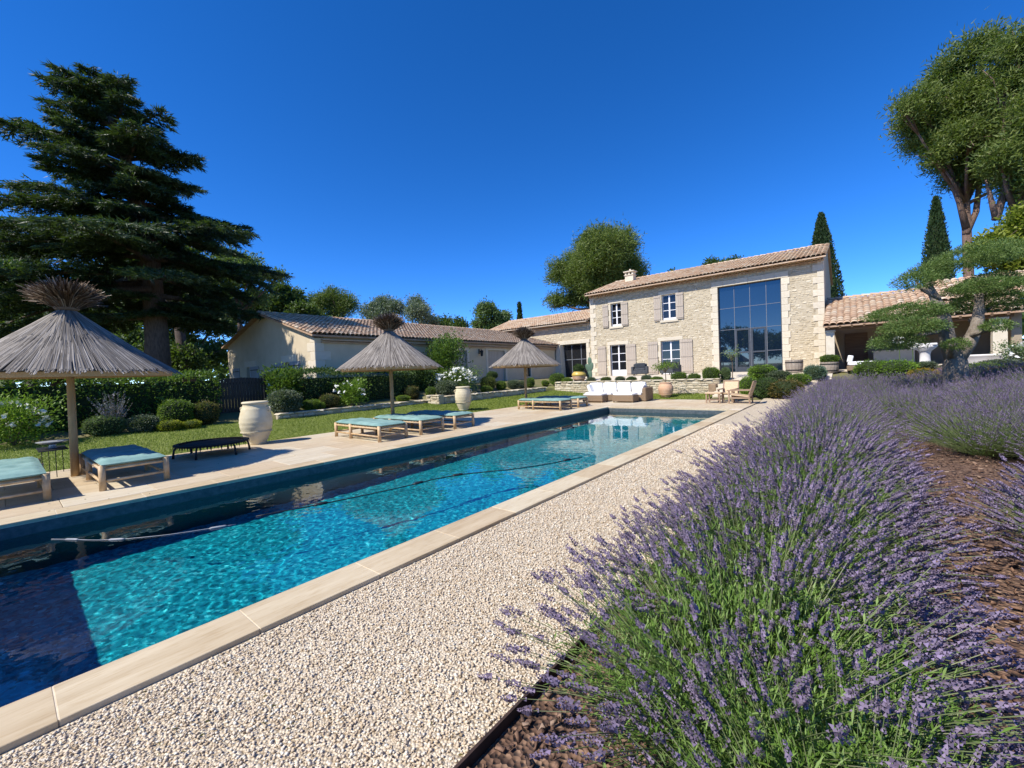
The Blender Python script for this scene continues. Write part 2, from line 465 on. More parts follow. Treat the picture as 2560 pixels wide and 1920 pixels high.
amp = 0.55 + 0.45 * np.sin(Y * 0.55 + 1.0) * np.sin(X * 0.8 + 0.4 * Y)
Z = Z * (0.35 + 0.65 * np.clip(amp, 0, 1)) * (1 - 0.45 * sstep(7.0, 13.0, Y))
V = np.stack([X.ravel(), Y.ravel(), Z.ravel() + WATER_Z], 1)
i = np.arange(nx - 1)[None, :] + nx * np.arange(ny - 1)[:, None]
F = np.stack([i, i + 1, i + nx + 1, i + nx], -1).reshape(-1, 4)
water = obj_from('pool_water', mesh_np('pool_water', V, F, M_WATER, True)); tag(water, 'clear rippled turquoise water filling the long pool', 'water', kind='structure')
# ------------------------------------------------------------------ gravel, edging, mulch
t = NT('gravel_bed'); v = t.coord('Object')
vo = t.n('TexVoronoi', Scale=70.0); t.l(v, vo.inputs['Vector'])
sep = t.n('SeparateColor'); t.l(vo.outputs['Color'], sep.inputs[0])
peb = t.ramp(sep.outputs[0], [(0.0, (0.408, 0.310, 0.197)), (0.25, (0.551, 0.456, 0.325)), (0.6, (0.632, 0.538, 0.403)), (1.0, (0.734, 0.663, 0.531))])
gap = t.ramp(vo.outputs['Distance'], [(0.5, (1, 1, 1)), (0.75, (0.459, 0.393, 0.295))])
c = t.mix(1.0, peb, gap, 'MULTIPLY')
c = t.mix(0.25, c, t.ramp(t.noise(v, 1.2, 4), [(0.3, (0.510, 0.424, 0.304)), (0.7, (0.673, 0.600, 0.472))]))
inv = t.math('SUBTRACT', 1.0, vo.outputs['Distance'])
t.pbr(c, 0.8, t.bump(inv, 0.9, 0.012), 0.3); M_GRAVEL = t.m
def gravel_mask(x, y): return (y < 20.6) | (x > -3.0)
gx = np.unique(np.round(np.concatenate([np.arange(-3.02, -1.24, 0.2), [-1.255]]), 3)); gy = np.unique(np.concatenate([np.arange(-4, 21, 0.4), np.arange(21, 28.6, 0.2)]))
V, F = sheet(gx, gy, -0.035)
V[:, 2] += np.where(V[:, 1] > 20, 0.045, 0) * 1.0
gravel = obj_from('gravel_path', mesh_np('gravel_path', V, F, M_GRAVEL, True)); tag(gravel, 'pale beige gravel path between the pool coping and the lavender', 'path', kind='structure')
# single pebbles where they can be told apart
ico_v = np.array([[0, 0, 1], [.894, 0, .447], [.276, .851, .447], [-.724, .526, .447], [-.724, -.526, .447], [.276, -.851, .447], [.724, .526, -.447], [-.276, .851, -.447], [-.894, 0, -.447], [-.276, -.851, -.447], [.724, -.526, -.447], [0, 0, -1]])
ico_f = np.array([[0, 1, 2], [0, 2, 3], [0, 3, 4], [0, 4, 5], [0, 5, 1], [1, 6, 2], [2, 7, 3], [3, 8, 4], [4, 9, 5], [5, 10, 1], [2, 6, 7], [3, 7, 8], [4, 8, 9], [5, 9, 10], [1, 10, 6], [11, 7, 6], [11, 8, 7], [11, 9, 8], [11, 10, 9], [11, 6, 10]])
oct_v = np.array([[1, 0, 0], [0, 1, 0], [-1, 0, 0], [0, -1, 0], [0.25, 0.1, 0.9], [0, 0, -0.9]], float); oct_f = np.array([[0, 1, 4], [1, 2, 4], [2, 3, 4], [3, 0, 4], [1, 0, 5], [2, 1, 5], [3, 2, 5], [0, 3, 5]])
def rand_rot(n):
    q = rng.normal(size=(n, 4)); q /= np.linalg.norm(q, axis=1)[:, None]; w, x, y, z = q.T
    return np.stack([np.stack([1 - 2 * (y * y + z * z), 2 * (x * y - z * w), 2 * (x * z + y * w)], -1), np.stack([2 * (x * y + z * w), 1 - 2 * (x * x + z * z), 2 * (y * z - x * w)], -1), np.stack([2 * (x * z - y * w), 2 * (y * z + x * w), 1 - 2 * (x * x + y * y)], -1)], 1)
def pebbles(x, y, z, s, base=ico_v, faces=ico_f, asp=(0.6, 1.0), jit=0.16, flat=True):
    n = len(x)
    B = base[None] * (1 + rng.normal(0, jit, (n, len(base), 1)))
    sc = np.stack([np.ones(n), rng.uniform(*asp, n), rng.uniform(asp[0] * 0.7, asp[1] * 0.72, n)], 1)
    B = B * sc[:, None, :] * s[:, None, None]
    R = rand_rot(n)
    if flat:
        a = rng.uniform(0, 2 * PI, n); c_, s_ = np.cos(a), np.sin(a); zz = np.zeros(n); oo = np.ones(n)
        Rz = np.stack([np.stack([c_, -s_, zz], -1), np.stack([s_, c_, zz], -1), np.stack([zz, zz, oo], -1)], 1)
        k = rng.random(n) < 0.6; R[k] = Rz[k]
    W = np.einsum('nij,nkj->nki', R, B) + np.stack([x, y, z], 1)[:, None, :]
    F = (faces[None] + (np.arange(n) * len(base))[:, None, None]).reshape(-1, faces.shape[1])
    return W.reshape(-1, 3), F
t = NT('pebble'); r = t.island()
c = t.ramp(r, [(0.0, (0.306, 0.228, 0.138)), (0.10, (0.479, 0.372, 0.245)), (0.35, (0.581, 0.476, 0.344)), (0.55, (0.643, 0.527, 0.393)), (0.75, (0.673, 0.590, 0.462)), (0.92, (0.745, 0.694, 0.570)), (1.0, (0.530, 0.507, 0.452))])
t.pbr(c, 0.75, None, 0.3); M_PEBBLE = t.m
n = 50000
# density falls away with distance from where one stands
yy = -0.5 + 13.0 * rng.random(n) ** 2.1; xx = rng.uniform(-3.0, -1.27, n)
ss = rng.uniform(0.0045, 0.0115, n) * (1 + 0.09 * np.clip(yy, 0, 99))
V, F = pebbles(xx, yy, -0.034 + rng.uniform(0.0, 0.007, n), ss, oct_v, oct_f, (0.65, 1.0), 0.2)
tag(obj_from('gravel', mesh_np('gravel', V, F, M_PEBBLE)), 'loose rounded pale pebbles covering the path', 'gravel', kind='stuff')

# steel edging
M_STEEL = mat_simple('rusted_steel', (0.028, 0.018, 0.014), (0.07, 0.04, 0.03), 14, 0.75, 0.2)
ed = MB().box((-1.262, -2, -0.12), (-1.248, 21.0, 0.035)).build('garden_edging', M_STEEL)
tag(ed, 'thin dark rusted steel strip edging the lavender bed', 'edging')
M_COPE_EDGE = M_STEEL

# bark mulch bed
t = NT('mulch_bed'); v = t.coord('Object')
vo = t.n('TexVoronoi', Scale=38.0); t.l(v, vo.inputs['Vector']); sep = t.n('SeparateColor'); t.l(vo.outputs['Color'], sep.inputs[0])
c = t.ramp(sep.outputs[0], [(0.0, (0.05, 0.028, 0.02)), (0.5, (0.15, 0.085, 0.055)), (1.0, (0.27, 0.17, 0.11))])
t.pbr(c, 0.9, t.bump(vo.outputs['Distance'], 1.0, 0.03)); M_MULCH = t.m
V, F = sheet(np.unique(np.round(np.concatenate([[-1.247], np.arange(-1.2, 9, 0.25)]), 3)), np.arange(-2, 24, 0.3), -0.02)
mb = obj_from('mulch_bed', mesh_np('mulch_bed', V, F, M_MULCH, True)); tag(mb, 'planting bed covered in brown bark mulch under the lavender', 'bed', kind='structure')
box8 = np.array([[-1, -1, -1], [1, -1, -1], [1, 1, -1], [-1, 1, -1], [-1, -1, 1], [1, -1, 1], [1, 1, 1], [-1, 1, 1]], float) * np.array([1, 0.62, 0.28])
box6 = np.array([[3, 2, 1, 0], [4, 5, 6, 7], [0, 1, 5, 4], [1, 2, 6, 5], [2, 3, 7, 6], [3, 0, 4, 7]])
t = NT('bark_chip'); r = t.island(); v = t.coord('Object')
c = t.mix(0.4, t.ramp(r, [(0.0, (0.045, 0.025, 0.018)), (0.45, (0.16, 0.085, 0.055)), (0.8, (0.28, 0.16, 0.10)), (1.0, (0.40, 0.30, 0.22))]), t.ramp(t.noise(v, 60, 4), [(0.3, (0.06, 0.035, 0.025)), (0.7, (0.24, 0.15, 0.10))]))
t.pbr(c, 0.85, t.bump(t.noise(v, 90, 3), 0.6, 0.006)); M_BARK = t.m
n = 8000
yy = 0.5 + 11.0 * rng.random(n) ** 1.8; xx = rng.uniform(-1.22, 2.2, n)
V, F = pebbles(xx, yy, gz(xx, yy) - 0.012 + rng.uniform(0, 0.02, n), rng.uniform(0.007, 0.024, n), box8, box6, (0.6, 1.1), 0.16)
tag(obj_from('bark_mulch', mesh_np('bark_mulch', V, F, M_BARK)), 'coarse brown bark chips scattered over the bed', 'mulch', kind='stuff')

# ------------------------------------------------------------------ lavender
M_LAV_LEAF = mat_leaf('lavender_leaf', [(0.15, (0.07, 0.14, 0.02)), (0.5, (0.15, 0.27, 0.045)), (0.75, (0.25, 0.36, 0.11)), (1.0, (0.38, 0.44, 0.26))], 0.3, 3.0)
M_LAV_STEM = mat_leaf('lavender_stem', [(0.2, (0.10, 0.14, 0.05)), (0.6, (0.19, 0.23, 0.10)), (1.0, (0.33, 0.34, 0.20))], 0.15, 3.0)
t = NT('lavender_flower'); r = t.island(); v = t.coord('Object')
f = t.math('ADD', t.math('MULTIPLY', r, 0.6), t.math('MULTIPLY', t.noise(v, 6.0, 2), 0.45))
c = t.ramp(f, [(0.15, (0.12, 0.09, 0.135)), (0.45, (0.215, 0.17, 0.25)), (0.7, (0.29, 0.235, 0.34)), (0.95, (0.34, 0.26, 0.46))])
p = t.pbr(c, 0.7, None, 0.2)
tr = t.n('BsdfTranslucent'); t.l(c, tr.inputs['Color']); mx = t.n('MixShader'); mx.inputs[0].default_value = 0.25
t.l(p.outputs[0], mx.inputs[1]); t.l(tr.outputs[0], mx.inputs[2]); t.l(mx.outputs[0], t.out.inputs['Surface']); M_LAV_FLOWER = t.m

def frames(d):
    d = d / np.linalg.norm(d, axis=1)[:, None]
    up = np.where(np.abs(d[:, 2:3]) < 0.95, np.array([[0, 0, 1.0]]), np.array([[1.0, 0, 0]]))
    u = np.cross(d, up); u /= np.linalg.norm(u, axis=1)[:, None]; w = np.cross(d, u)
    return d, u, w

def lavender(seed, ns, R, H, nleaf, whorls=8, core=0.36):
    r = np.random.default_rng(seed)
    # stems: from the heart of the plant outwards, bending up
    az = r.uniform(0, 2 * PI, ns); rr = r.random(ns) ** core; lean = 0.10 + 1.05 * rr ** 1.2 + r.normal(0, 0.07, ns)
    L = H * r.uniform(0.82, 1.15, ns) * (1 + 0.24 * rr)
    base = np.stack([np.cos(az) * rr * R * 0.30, np.sin(az) * rr * R * 0.30, np.full(ns, 0.03)], 1)
    d0 = np.stack([np.cos(az) * np.sin(lean), np.sin(az) * np.sin(lean), np.cos(lean)], 1)
    d0 += r.normal(0, 0.08, d0.shape)
    bend = np.zeros_like(d0); bend[:, 2] = -0.10 * rr
    ts = np.array([0.0, 0.4, 0.75, 1.0])
    P = base[:, None] + d0[:, None] * (L[:, None, None] * ts[None, :, None]) + bend[:, None] * (ts ** 2)[None, :, None] * L[:, None, None]
    d, u, w = frames(P[:, -1] - P[:, -2])
    # stems as flat three-sided ribbons
    rad = np.array([0.0017, 0.0016, 0.0015, 0.0011])
    SV = []
    for k in range(3):
        a = 2 * PI * k / 3
        SV.append(P + (u[:, None] * math.cos(a) + w[:, None] * math.sin(a)) * rad[None, :, None])
    SV = np.stack(SV, 2)                      # n,4,3,3
    idx = np.arange(ns * 12).reshape(ns, 4, 3)
    SF = np.concatenate([np.stack([idx[:, i, k], idx[:, i, (k + 1) % 3], idx[:, i + 1, (k + 1) % 3], idx[:, i + 1, k]], -1) for i in range(3) for k in range(3)])
    # flower spikes: whorls of small petals
    FV = []; tip = P[:, -1]
    sl = r.uniform(0.028, 0.058, ns)
    pos = np.concatenate([[-0.75], np.linspace(-0.12, 1.0, whorls - 1)])
    for j in range(whorls):
        c = tip + d * (sl * pos[j])[:, None]
        wid = (0.0085 if j > 0 else 0.006) * (1.0 - 0.55 * max(0, pos[j]) ** 1.5)
        for k in range(4):
            a = 2 * PI * (k / 4) + j * 0.8 + r.normal(0, 0.3, ns)
            out = u * np.cos(a)[:, None] + w * np.sin(a)[:, None]
            sid = np.cross(d, out)
            s_ = wid * r.uniform(0.6, 1.3, ns)[:, None]
            o = c + out * s_ * 0.25
            FV.append(np.stack([o - sid * s_ * 0.42, o + d * s_ * 0.15 + out * s_ * 1.0, o + sid * s_ * 0.42, o + d * s_ * 1.3 + out * s_ * 0.55], 1))
    FV = np.concatenate(FV).reshape(-1, 3); FF = np.arange(len(FV)).reshape(-1, 4)
    # narrow leaves along the lower stems
    k = r.integers(0, ns, nleaf); tt = r.random(nleaf) ** 0.8 * 0.68
    o = base[k] + d0[k] * (L[k] * tt)[:, None] + r.normal(0, 0.02, (nleaf, 3)); o[:, 2] = np.abs(o[:, 2]) + 0.005
    dl = d0[k] * 0.9 + r.normal(0, 0.55, (nleaf, 3)); dl[:, 2] += 0.35; dl, ul, wl = frames(dl)
    ll = r.uniform(0.022, 0.05, nleaf)[:, None]; ww = r.uniform(0.0015, 0.003, nleaf)[:, None]
    LV = np.stack([o, o + dl * ll * 0.5 + ul * ww, o + dl * ll + wl * ll * 0.1, o + dl * ll * 0.5 - ul * ww], 1).reshape(-1, 3)
    LF = np.arange(len(LV)).reshape(-1, 4)
    return (mesh_np('foliage', LV, LF, M_LAV_LEAF), mesh_np('stems', SV.reshape(-1, 3), SF, M_LAV_STEM), mesh_np('flower_spikes', FV, FF, M_LAV_FLOWER))

LAV = [lavender(11, 430, 0.5, 0.40, 20000, 8, 0.26), lavender(12, 560, 0.5, 0.41, 19000, 8, 0.30), lavender(13, 600, 0.48, 0.41, 16000, 8, 0.34)]
LAVF = [lavender(21, 620, 0.5, 0.52, 6000, 5, 0.42), lavender(22, 660, 0.5, 0.54, 6000, 5, 0.42)]
lav_row = 'lavender bushes of the row beside the gravel'
lav_far = 'lavender bushes massed round the olive tree'
def plant_lavender(x, y, var, sc, rz, label, group, dz=0.0):
    e = empty('lavender_bush', (x, y, gzf(x, y) - 0.02 + dz), rz); e.scale = (sc, sc, sc * rng.uniform(0.94, 1.06))
    for me, nm in zip(var, ('foliage', 'stems', 'flower_spikes')): obj_from(nm, me, e)
    tag(e, label, 'lavender', group)
    return e
plant_lavender(-0.02, 1.42, LAV[0], 1.15, 2.0, 'wide lavender mound showing its green heart in the row along the steel edging', lav_row)
y = 1.98; k = 0
while y < 18.5:
    near = y < 6.5
    var = LAV[k % 3] if near else LAVF[k % 2]
    x = (-0.36 if k == 0 else -0.44 if near else -0.36) + rng.normal(0, 0.04)
    sc_ = (1.58 if k == 0 else 1.55) * rng.uniform(0.96, 1.05) if near else 1.2 * rng.uniform(0.92, 1.08)
    e = plant_lavender(x, y, var, sc_, rng.uniform(0, 6.28), 'wide lavender mound showing its green heart in the row along the steel edging' if near else 'dense purple lavender bush in the row along the steel edging', lav_row)
    y += 0.86 if near else 0.66; k += 1
for (x, y, s) in [(1.52, 4.5, 1.4), (1.5, 3.4, 1.3), (1.85, 5.6, 1.25), (1.38, 8.4, 1.1), (2.0, 8.1, 1.15), (2.7, 7.9, 1.2), (1.1, 9.5, 1.1), (0.8, 10.6, 1.1), (1.15, 11.3, 1.1), (0.55, 11.9, 1.05), (1.9, 9.4, 1.15), (2.35, 10.1, 1.2), (1.75, 10.3, 1.15), (2.7, 9.2, 1.2), (3.3, 9.7, 1.2), (1.9, 11.2, 1.2), (2.6, 11.2, 1.2), (3.3, 10.9, 1.2), (4.1, 10.5, 1.2), (4.0, 11.9, 1.2), (5.0, 11.4, 1.2),
                  (1.3, 12.0, 1.1), (2.1, 12.3, 1.1), (3.0, 12.4, 1.15), (0.7, 13.0, 1.1), (1.5, 13.2, 1.1), (2.3, 13.6, 1.1), (3.3, 13.6, 1.15), (4.4, 13.2, 1.15), (5.6, 12.9, 1.2), (0.5, 14.2, 1.1), (1.3, 14.6, 1.1), (2.2, 14.9, 1.1), (3.2, 15.0, 1.1), (4.3, 14.6, 1.15), (5.5, 14.4, 1.15), (6.6, 13.9, 1.2),
                  (0.6, 15.6, 1.1), (1.5, 16.0, 1.1), (2.5, 16.3, 1.1), (3.6, 16.3, 1.1), (5.0, 16.0, 1.1), (6.3, 15.6, 1.1), (0.3, 17.0, 1.0), (1.2, 17.3, 1.0), (2.2, 17.6, 1.0), (3.3, 17.6, 1.0), (7.6, 15.2, 1.2), (4.6, 17.6, 1.0), (6.0, 17.3, 1.0), (7.4, 17.0, 1.0)]:
    plant_lavender(x, y, LAVF[int(x * 7 + y * 3) % 2] if y > 6.0 else LAV[1], s, rng.uniform(0, 6.28), 'lavender bush standing across the bark strip from the edged row' if y < 6 else 'lavender bush facing the bark strip at the front of the olive bed' if y < 10.2 else 'lavender bush massed in the broad bed round the olive tree', lav_far)
# ------------------------------------------------------------------ masonry
def stone_mat(name, stops, rough=0.85):
    t = NT(name); v = t.coord('Object'); r = t.math('FRACT', t.math('ADD', t.island(), t.objrand()))
    c = t.ramp(r, stops)
    c = t.mix(0.35, c, t.ramp(t.noise(v, 9, 5), [(0.3, stops[0][1]), (0.7, stops[-1][1])]))
    t.pbr(c, rough, t.bump(t.noise(v, 25, 5), 0.5, 0.01), 0.25); return t.m
M_RUBBLE = stone_mat('rubble_stone', [(0.0, (0.38, 0.31, 0.20)), (0.35, (0.47, 0.395, 0.27)), (0.7, (0.54, 0.465, 0.335)), (1.0, (0.66, 0.595, 0.46))])
M_RUBBLE_LOW = stone_mat('garden_wall_stone', [(0.0, (0.38, 0.31, 0.20)), (0.4, (0.50, 0.43, 0.30)), (1.0, (0.64, 0.58, 0.45))])
M_MORTAR = mat_simple('lime_mortar', (0.43, 0.365, 0.255), (0.51, 0.44, 0.32), 5, 0.9, 0.3)
M_CUT = mat_simple('cut_limestone', (0.56, 0.49, 0.37), (0.65, 0.585, 0.465), 4, 0.8, 0.2, obj_var=0.12)
M_RENDER = mat_simple('lime_render', (0.52, 0.43, 0.29), (0.60, 0.50, 0.35), 1.5, 0.9, 0.3, 0.01)
M_RENDER_PALE = mat_simple('pale_render', (0.60, 0.52, 0.39), (0.66, 0.58, 0.45), 2.0, 0.9, 0.2)
M_SHUTTER = mat_simple('grey_beige_paint', (0.40, 0.34, 0.275), (0.45, 0.385, 0.315), 3, 0.6, 0.05, obj_var=0.08)
M_SHUTTER_BLUE = mat_simple('grey_blue_paint', (0.26, 0.28, 0.29), (0.30, 0.32, 0.33), 3, 0.6, 0.05)
M_WHITE = mat_simple('white_paint', (0.74, 0.74, 0.76), (0.8, 0.8, 0.82), 3, 0.45, 0.0)
M_IRON = mat_simple('black_iron', (0.012, 0.012, 0.013), (0.022, 0.021, 0.02), 12, 0.5, 0.1)
M_DARKSTEEL = mat_simple('dark_steel_frame', (0.04, 0.05, 0.065), (0.055, 0.065, 0.08), 6, 0.45, 0.0)
M_STEELGREY = mat_simple('grey_steel_frame', (0.17, 0.18, 0.20), (0.21, 0.22, 0.24), 6, 0.4, 0.0, metal=0.3)
def glass_mat(name, base, ior):
    t = NT(name); p = t.pbr(base, 0.02, None, 0.5); p.inputs['IOR'].default_value = ior
    t.m.node_tree.nodes; return t.m
M_PANE = glass_mat('window_glass', (0.012, 0.013, 0.016), 1.55)
M_BIGPANE = glass_mat('coated_glass', (0.006, 0.014, 0.028), 1.95)

STONE_UNIT = [MB().bevbox((-.5, -.5, -.5), (.5, .5, .5), 0.20, jit=0.06) for _ in range(10)]
def rubble_face(parent, O, U, N, W, H, holes, mat, hmin=0.10, hmax=0.22, lmin=0.16, lmax=0.46, nparts=300, prot=(0.012, 0.035), top=None, name='stone', skip=0.0):
    """coursed rubble on a wall face: O corner, U along the wall, N outwards; the largest stones are parts, the rest one part"""
    O = np.array(O, float); U = np.array(U, float); N = np.array(N, float)
    st = []
    z = 0.0
    while z < H - 0.03:
        h = min(rng.uniform(hmin, hmax), H - z)
        if H - (z + h) < hmin * 0.6: h = H - z
        x = -rng.uniform(0, lmin)
        while x < W:
            l = rng.uniform(lmin, lmax) * (0.7 + 0.6 * (h / hmax))
            a, b = max(0, x), min(W, x + l)
            if b - a > 0.05: st.append([a, b, z + rng.uniform(0, 0.012), z + h - 0.012 - rng.uniform(0, 0.012)])
            x += l
        z += h
    out = []
    for a, b, z0, z1 in st:
        if top is not None and z1 > min(top(a), top(b)): continue
        segs = [(a, b)]
        for (ha, hb, hz0, hz1) in holes:
            if z1 <= hz0 + 0.03 or z0 >= hz1 - 0.03: continue
            ns = []
            for (p, q) in segs:
                if q <= ha or p >= hb: ns.append((p, q)); continue
                if p < ha: ns.append((p, ha))
                if q > hb: ns.append((hb, q))
            segs = ns
        for p, q in segs:
            if q - p > 0.06 and rng.random() > skip: out.append((p + 0.012, q - 0.012, z0, z1))
    out.sort(key=lambda s: -(s[1] - s[0]) * (s[3] - s[2]))
    Rm = np.stack([U, -N, np.array([0, 0, 1.0])], 1)
    ang = math.atan2(U[1], U[0])
    meshes = [s.mesh(name, mat) for s in STONE_UNIT[:6]]
    for s in out[:nparts]:
        p, q, z0, z1 = s; pr = rng.uniform(*prot)
        c = O + U * (p + q) / 2 + N * (pr - 0.05) + np.array([0, 0, (z0 + z1) / 2])
        o = obj_from(name, meshes[rng.integers(6)], parent, c, (0, 0, ang), ((q - p), 0.1, z1 - z0))
        if abs(Rm[:, 1] @ np.array([-U[1], U[0], 0]) - 1) > 1e-6: pass
    if len(out) > nparts:
        mb = MB()
        for s in out[nparts:]:
            p, q, z0, z1 = s; pr = rng.uniform(*prot)
            u = STONE_UNIT[rng.integers(10)]; V = u.v[0] * np.array([(q - p), 0.1, z1 - z0])
            V = V @ np.stack([U, -N, np.array([0, 0, 1.0])]) + O + U * (p + q) / 2 + N * (pr - 0.05) + np.array([0, 0, (z0 + z1) / 2])
            mb.raw(V, u.f)
        o = mb.build('small_stones', mat, parent); tag(o, kind='stuff')

def wall_with_holes(mb, x0, x1, z0, z1, holes, ya, yb):
    xs_ = sorted({x0, x1, *[h[0] for h in holes], *[h[1] for h in holes]}); zs_ = sorted({z0, z1, *[max(z0, h[2]) for h in holes], *[h[3] for h in holes]})
    for i in range(len(xs_) - 1):
        for j in range(len(zs_) - 1):
            cx_, cz_ = (xs_[i] + xs_[i + 1]) / 2, (zs_[j] + zs_[j + 1]) / 2
            if any(h[0] < cx_ < h[1] and h[2] < cz_ < h[3] for h in holes): continue
            mb.box((xs_[i], ya, zs_[j]), (xs_[i + 1], yb, zs_[j + 1]))
    return mb

UNIT_BLOCK = MB().bevbox((-.5, -.5, -.5), (.5, .5, .5), 0.03)
def block(parent, lo, hi, mat=None, name='quoin', me_cache={}):
    mat = mat or M_CUT
    if mat.name not in me_cache: me_cache[mat.name] = UNIT_BLOCK.mesh(name, mat)
    lo = np.array(lo); hi = np.array(hi)
    return obj_from(name, me_cache[mat.name], parent, (lo + hi) / 2, (0, 0, 0), hi - lo)

def surround(parent, x0, x1, z0, z1, y, w=0.2, lint=0.26, sill=True, prot=0.035, course=0.42):
    """cut stone jambs, lintel and sill round an opening in a wall facing -Y"""
    z = z0; k = 0
    while z < z1 - 0.01:
        h = min(course, z1 - z)
        ww = w * (1.25 if k % 2 else 0.8)
        block(parent, (x0 - ww, y - prot, z + 0.004), (x0 - 0.002, y + 0.2, z + h - 0.004)); block(parent, (x1 + 0.002, y - prot, z + 0.004), (x1 + ww, y + 0.2, z + h - 0.004))
        z += h; k += 1
    block(parent, (x0 - w * 1.25, y - prot - 0.003, z1 + 0.004), (x1 + w * 1.25, y + 0.2, z1 + lint), name='lintel')
    if sill: block(parent, (x0 - w * 0.8, y - prot - 0.05, z0 - 0.16), (x1 + w * 0.8, y + 0.15, z0 - 0.004), name='sill')

def casement(parent, name, x0, x1, z0, z1, y, cols=2, rows=3, low_panel=0.0, fr=0.055, mat=None, pane_mat=None, mull=0.10):
    """window recessed in its opening: frame, glazing bars and panes"""
    mat = mat or M_WHITE; pane_mat = pane_mat or M_PANE
    w = MB(); yf = y + 0.16
    w.box((x0, yf, z0), (x0 + fr, yf + 0.06, z1)).box((x1 - fr, yf, z0), (x1, yf + 0.06, z1)).box((x0 + fr, yf, z1 - fr), (x1 - fr, yf + 0.06, z1)).box((x0 + fr, yf, z0), (x1 - fr, yf + 0.06, z0 + fr + low_panel))
    win = w.build(name, mat, parent)
    zz0, zz1 = z0 + fr + low_panel, z1 - fr; cw = (x1 - x0 - 2 * fr) / cols; ch = (zz1 - zz0) / rows
    for i in range(cols):
        for j in range(rows):
            a = x0 + fr + i * cw; b = zz0 + j * ch
            MB().box((a + 0.003, yf + 0.028, b + 0.003), (a + cw - 0.003, yf + 0.036, b + ch - 0.003)).build('pane', pane_mat, win)
    for i in range(1, cols):
        bw = mull if cols == 2 else 0.04
        MB().box((x0 + fr + i * cw - bw / 2, yf - 0.012, zz0), (x0 + fr + i * cw + bw / 2, yf + 0.027, zz1)).build('mullion', mat, win)
    for j in range(1, rows):
        MB().box((x0 + fr, yf - 0.004, zz0 + j * ch - 0.02), (x1 - fr, yf + 0.025, zz0 + j * ch + 0.02)).build('glazing_bar', mat, win)
    return win

def shutter(parent, x0, x1, z0, z1, y, mat=None):
    mat = mat or M_SHUTTER
    n = max(3, int(round((x1 - x0) / 0.15))); w = (x1 - x0) / n
    s = MB().box((x0, y - 0.040, z0), (x1, y - 0.025, z1)).build('shutter', mat, parent)
    pm = MB().bevbox((-w / 2 + 0.002, -0.008, -(z1 - z0) / 2), (w / 2 - 0.002, 0.008, (z1 - z0) / 2), 0.004).mesh('plank', mat)
    for i in range(n): obj_from('plank', pm, s, (x0 + (i + .5) * w, y - 0.048, (z0 + z1) / 2))
    for f in ((0.07, 0.5, 0.93) if z1 - z0 > 1.0 else (0.15, 0.85)):
        MB().box((x0 + 0.01, y - 0.078, z0 + f * (z1 - z0) - 0.045), (x1 - 0.01, y - 0.0565, z0 + f * (z1 - z0) + 0.045)).build('batten', mat, s)
        MB().box((x0 + 0.005, y - 0.086, z0 + f * (z1 - z0) - 0.015), (x1 - 0.06, y - 0.0785, z0 + f * (z1 - z0) + 0.015)).build('hinge', mat, s)

# canal tiles
t = NT('canal_tile'); r = t.math('FRACT', t.math('ADD', t.island(), t.objrand())); v = t.coord('Object')
c = t.ramp(r, [(0.0, (0.30, 0.18, 0.11)), (0.2, (0.46, 0.29, 0.18)), (0.5, (0.53, 0.37, 0.245)), (0.75, (0.56, 0.43, 0.30)), (0.92, (0.60, 0.52, 0.40)), (1.0, (0.36, 0.30, 0.24))])
c = t.mix(0.35, c, t.ramp(t.noise(v, 3.0, 5), [(0.35, (0.40, 0.25, 0.16)), (0.6, (0.55, 0.44, 0.33)), (0.75, (0.44, 0.40, 0.33))]))
t.pbr(c, 0.85, t.bump(t.noise(v, 30, 4), 0.3, 0.006), 0.2); M_TILE = t.m
def tile_shape(pitch, row, convex=True, n=6):
    """one half-round tile: wide end down the slope, x across, y up the slope"""
    V = []; L = row * 1.22
    for (yy, rr, dz) in ((0, pitch * 0.60, 0.028), (L, pitch * 0.47, 0.0)):
        for k in range(n + 1):
            a = PI * k / n
            V.append([-rr * math.cos(a), yy, dz + (rr * 0.75 * math.sin(a) if convex else 0)])
    for k in range(n + 1):
        a = PI * k / n; rr = pitch * 0.60 - 0.016
        V.append([-rr * math.cos(a), 0.0, 0.028 + rr * 0.75 * math.sin(a) - 0.004])
    F = [[k, k + 1, n + 2 + k, n + 1 + k] for k in range(n)] + [[k + 1, k, 2 * n + 2 + k, 2 * n + 3 + k] for k in range(n)]
    return np.array(V), F
def tiled_slope(parent, P, U, S, W, L, pitch=0.23, row=0.36, parts=0, name='tile'):
    """tiles on a slope: P lower corner, U along the eave, S up the slope (unit)"""
    P = np.array(P, float); U = np.array(U, float); S = np.array(S, float); Nn = np.cross(U, S)
    nc = int(W / pitch); nr = int(L / row)
    V0, F0 = tile_shape(pitch, row); B = np.stack([U, S, Nn])
    pl = []
    for i in range(nc):
        for j in range(nr + 1):
            if j * row > L - 0.05: continue
            pl.append((i, j))
    mb = MB()
    if parts: tm = [mesh_np(name, V0 * rng.uniform(0.98, 1.02), F0, M_TILE, True) for _ in range(3)]
    M3 = Matrix(B.T.tolist()).to_4x4()
    for n_, (i, j) in enumerate(pl):
        o = P + U * ((i + 0.5) * (W / nc) + rng.normal(0, 0.008)) + S * (j * row + rng.normal(0, 0.012)) + Nn * 0.02
        if n_ < parts:
            ob = obj_from(name, tm[n_ % 3], parent); mm = M3.copy(); mm.translation = Vector(o); ob.matrix_local = mm
        else: mb.raw(V0 @ B + o, F0)
    if mb.n:
        o = mb.build('tiles', M_TILE, parent); tag(o, kind='stuff')
        o.data.polygons.foreach_set('use_smooth', np.ones(len(o.data.polygons), dtype=bool))
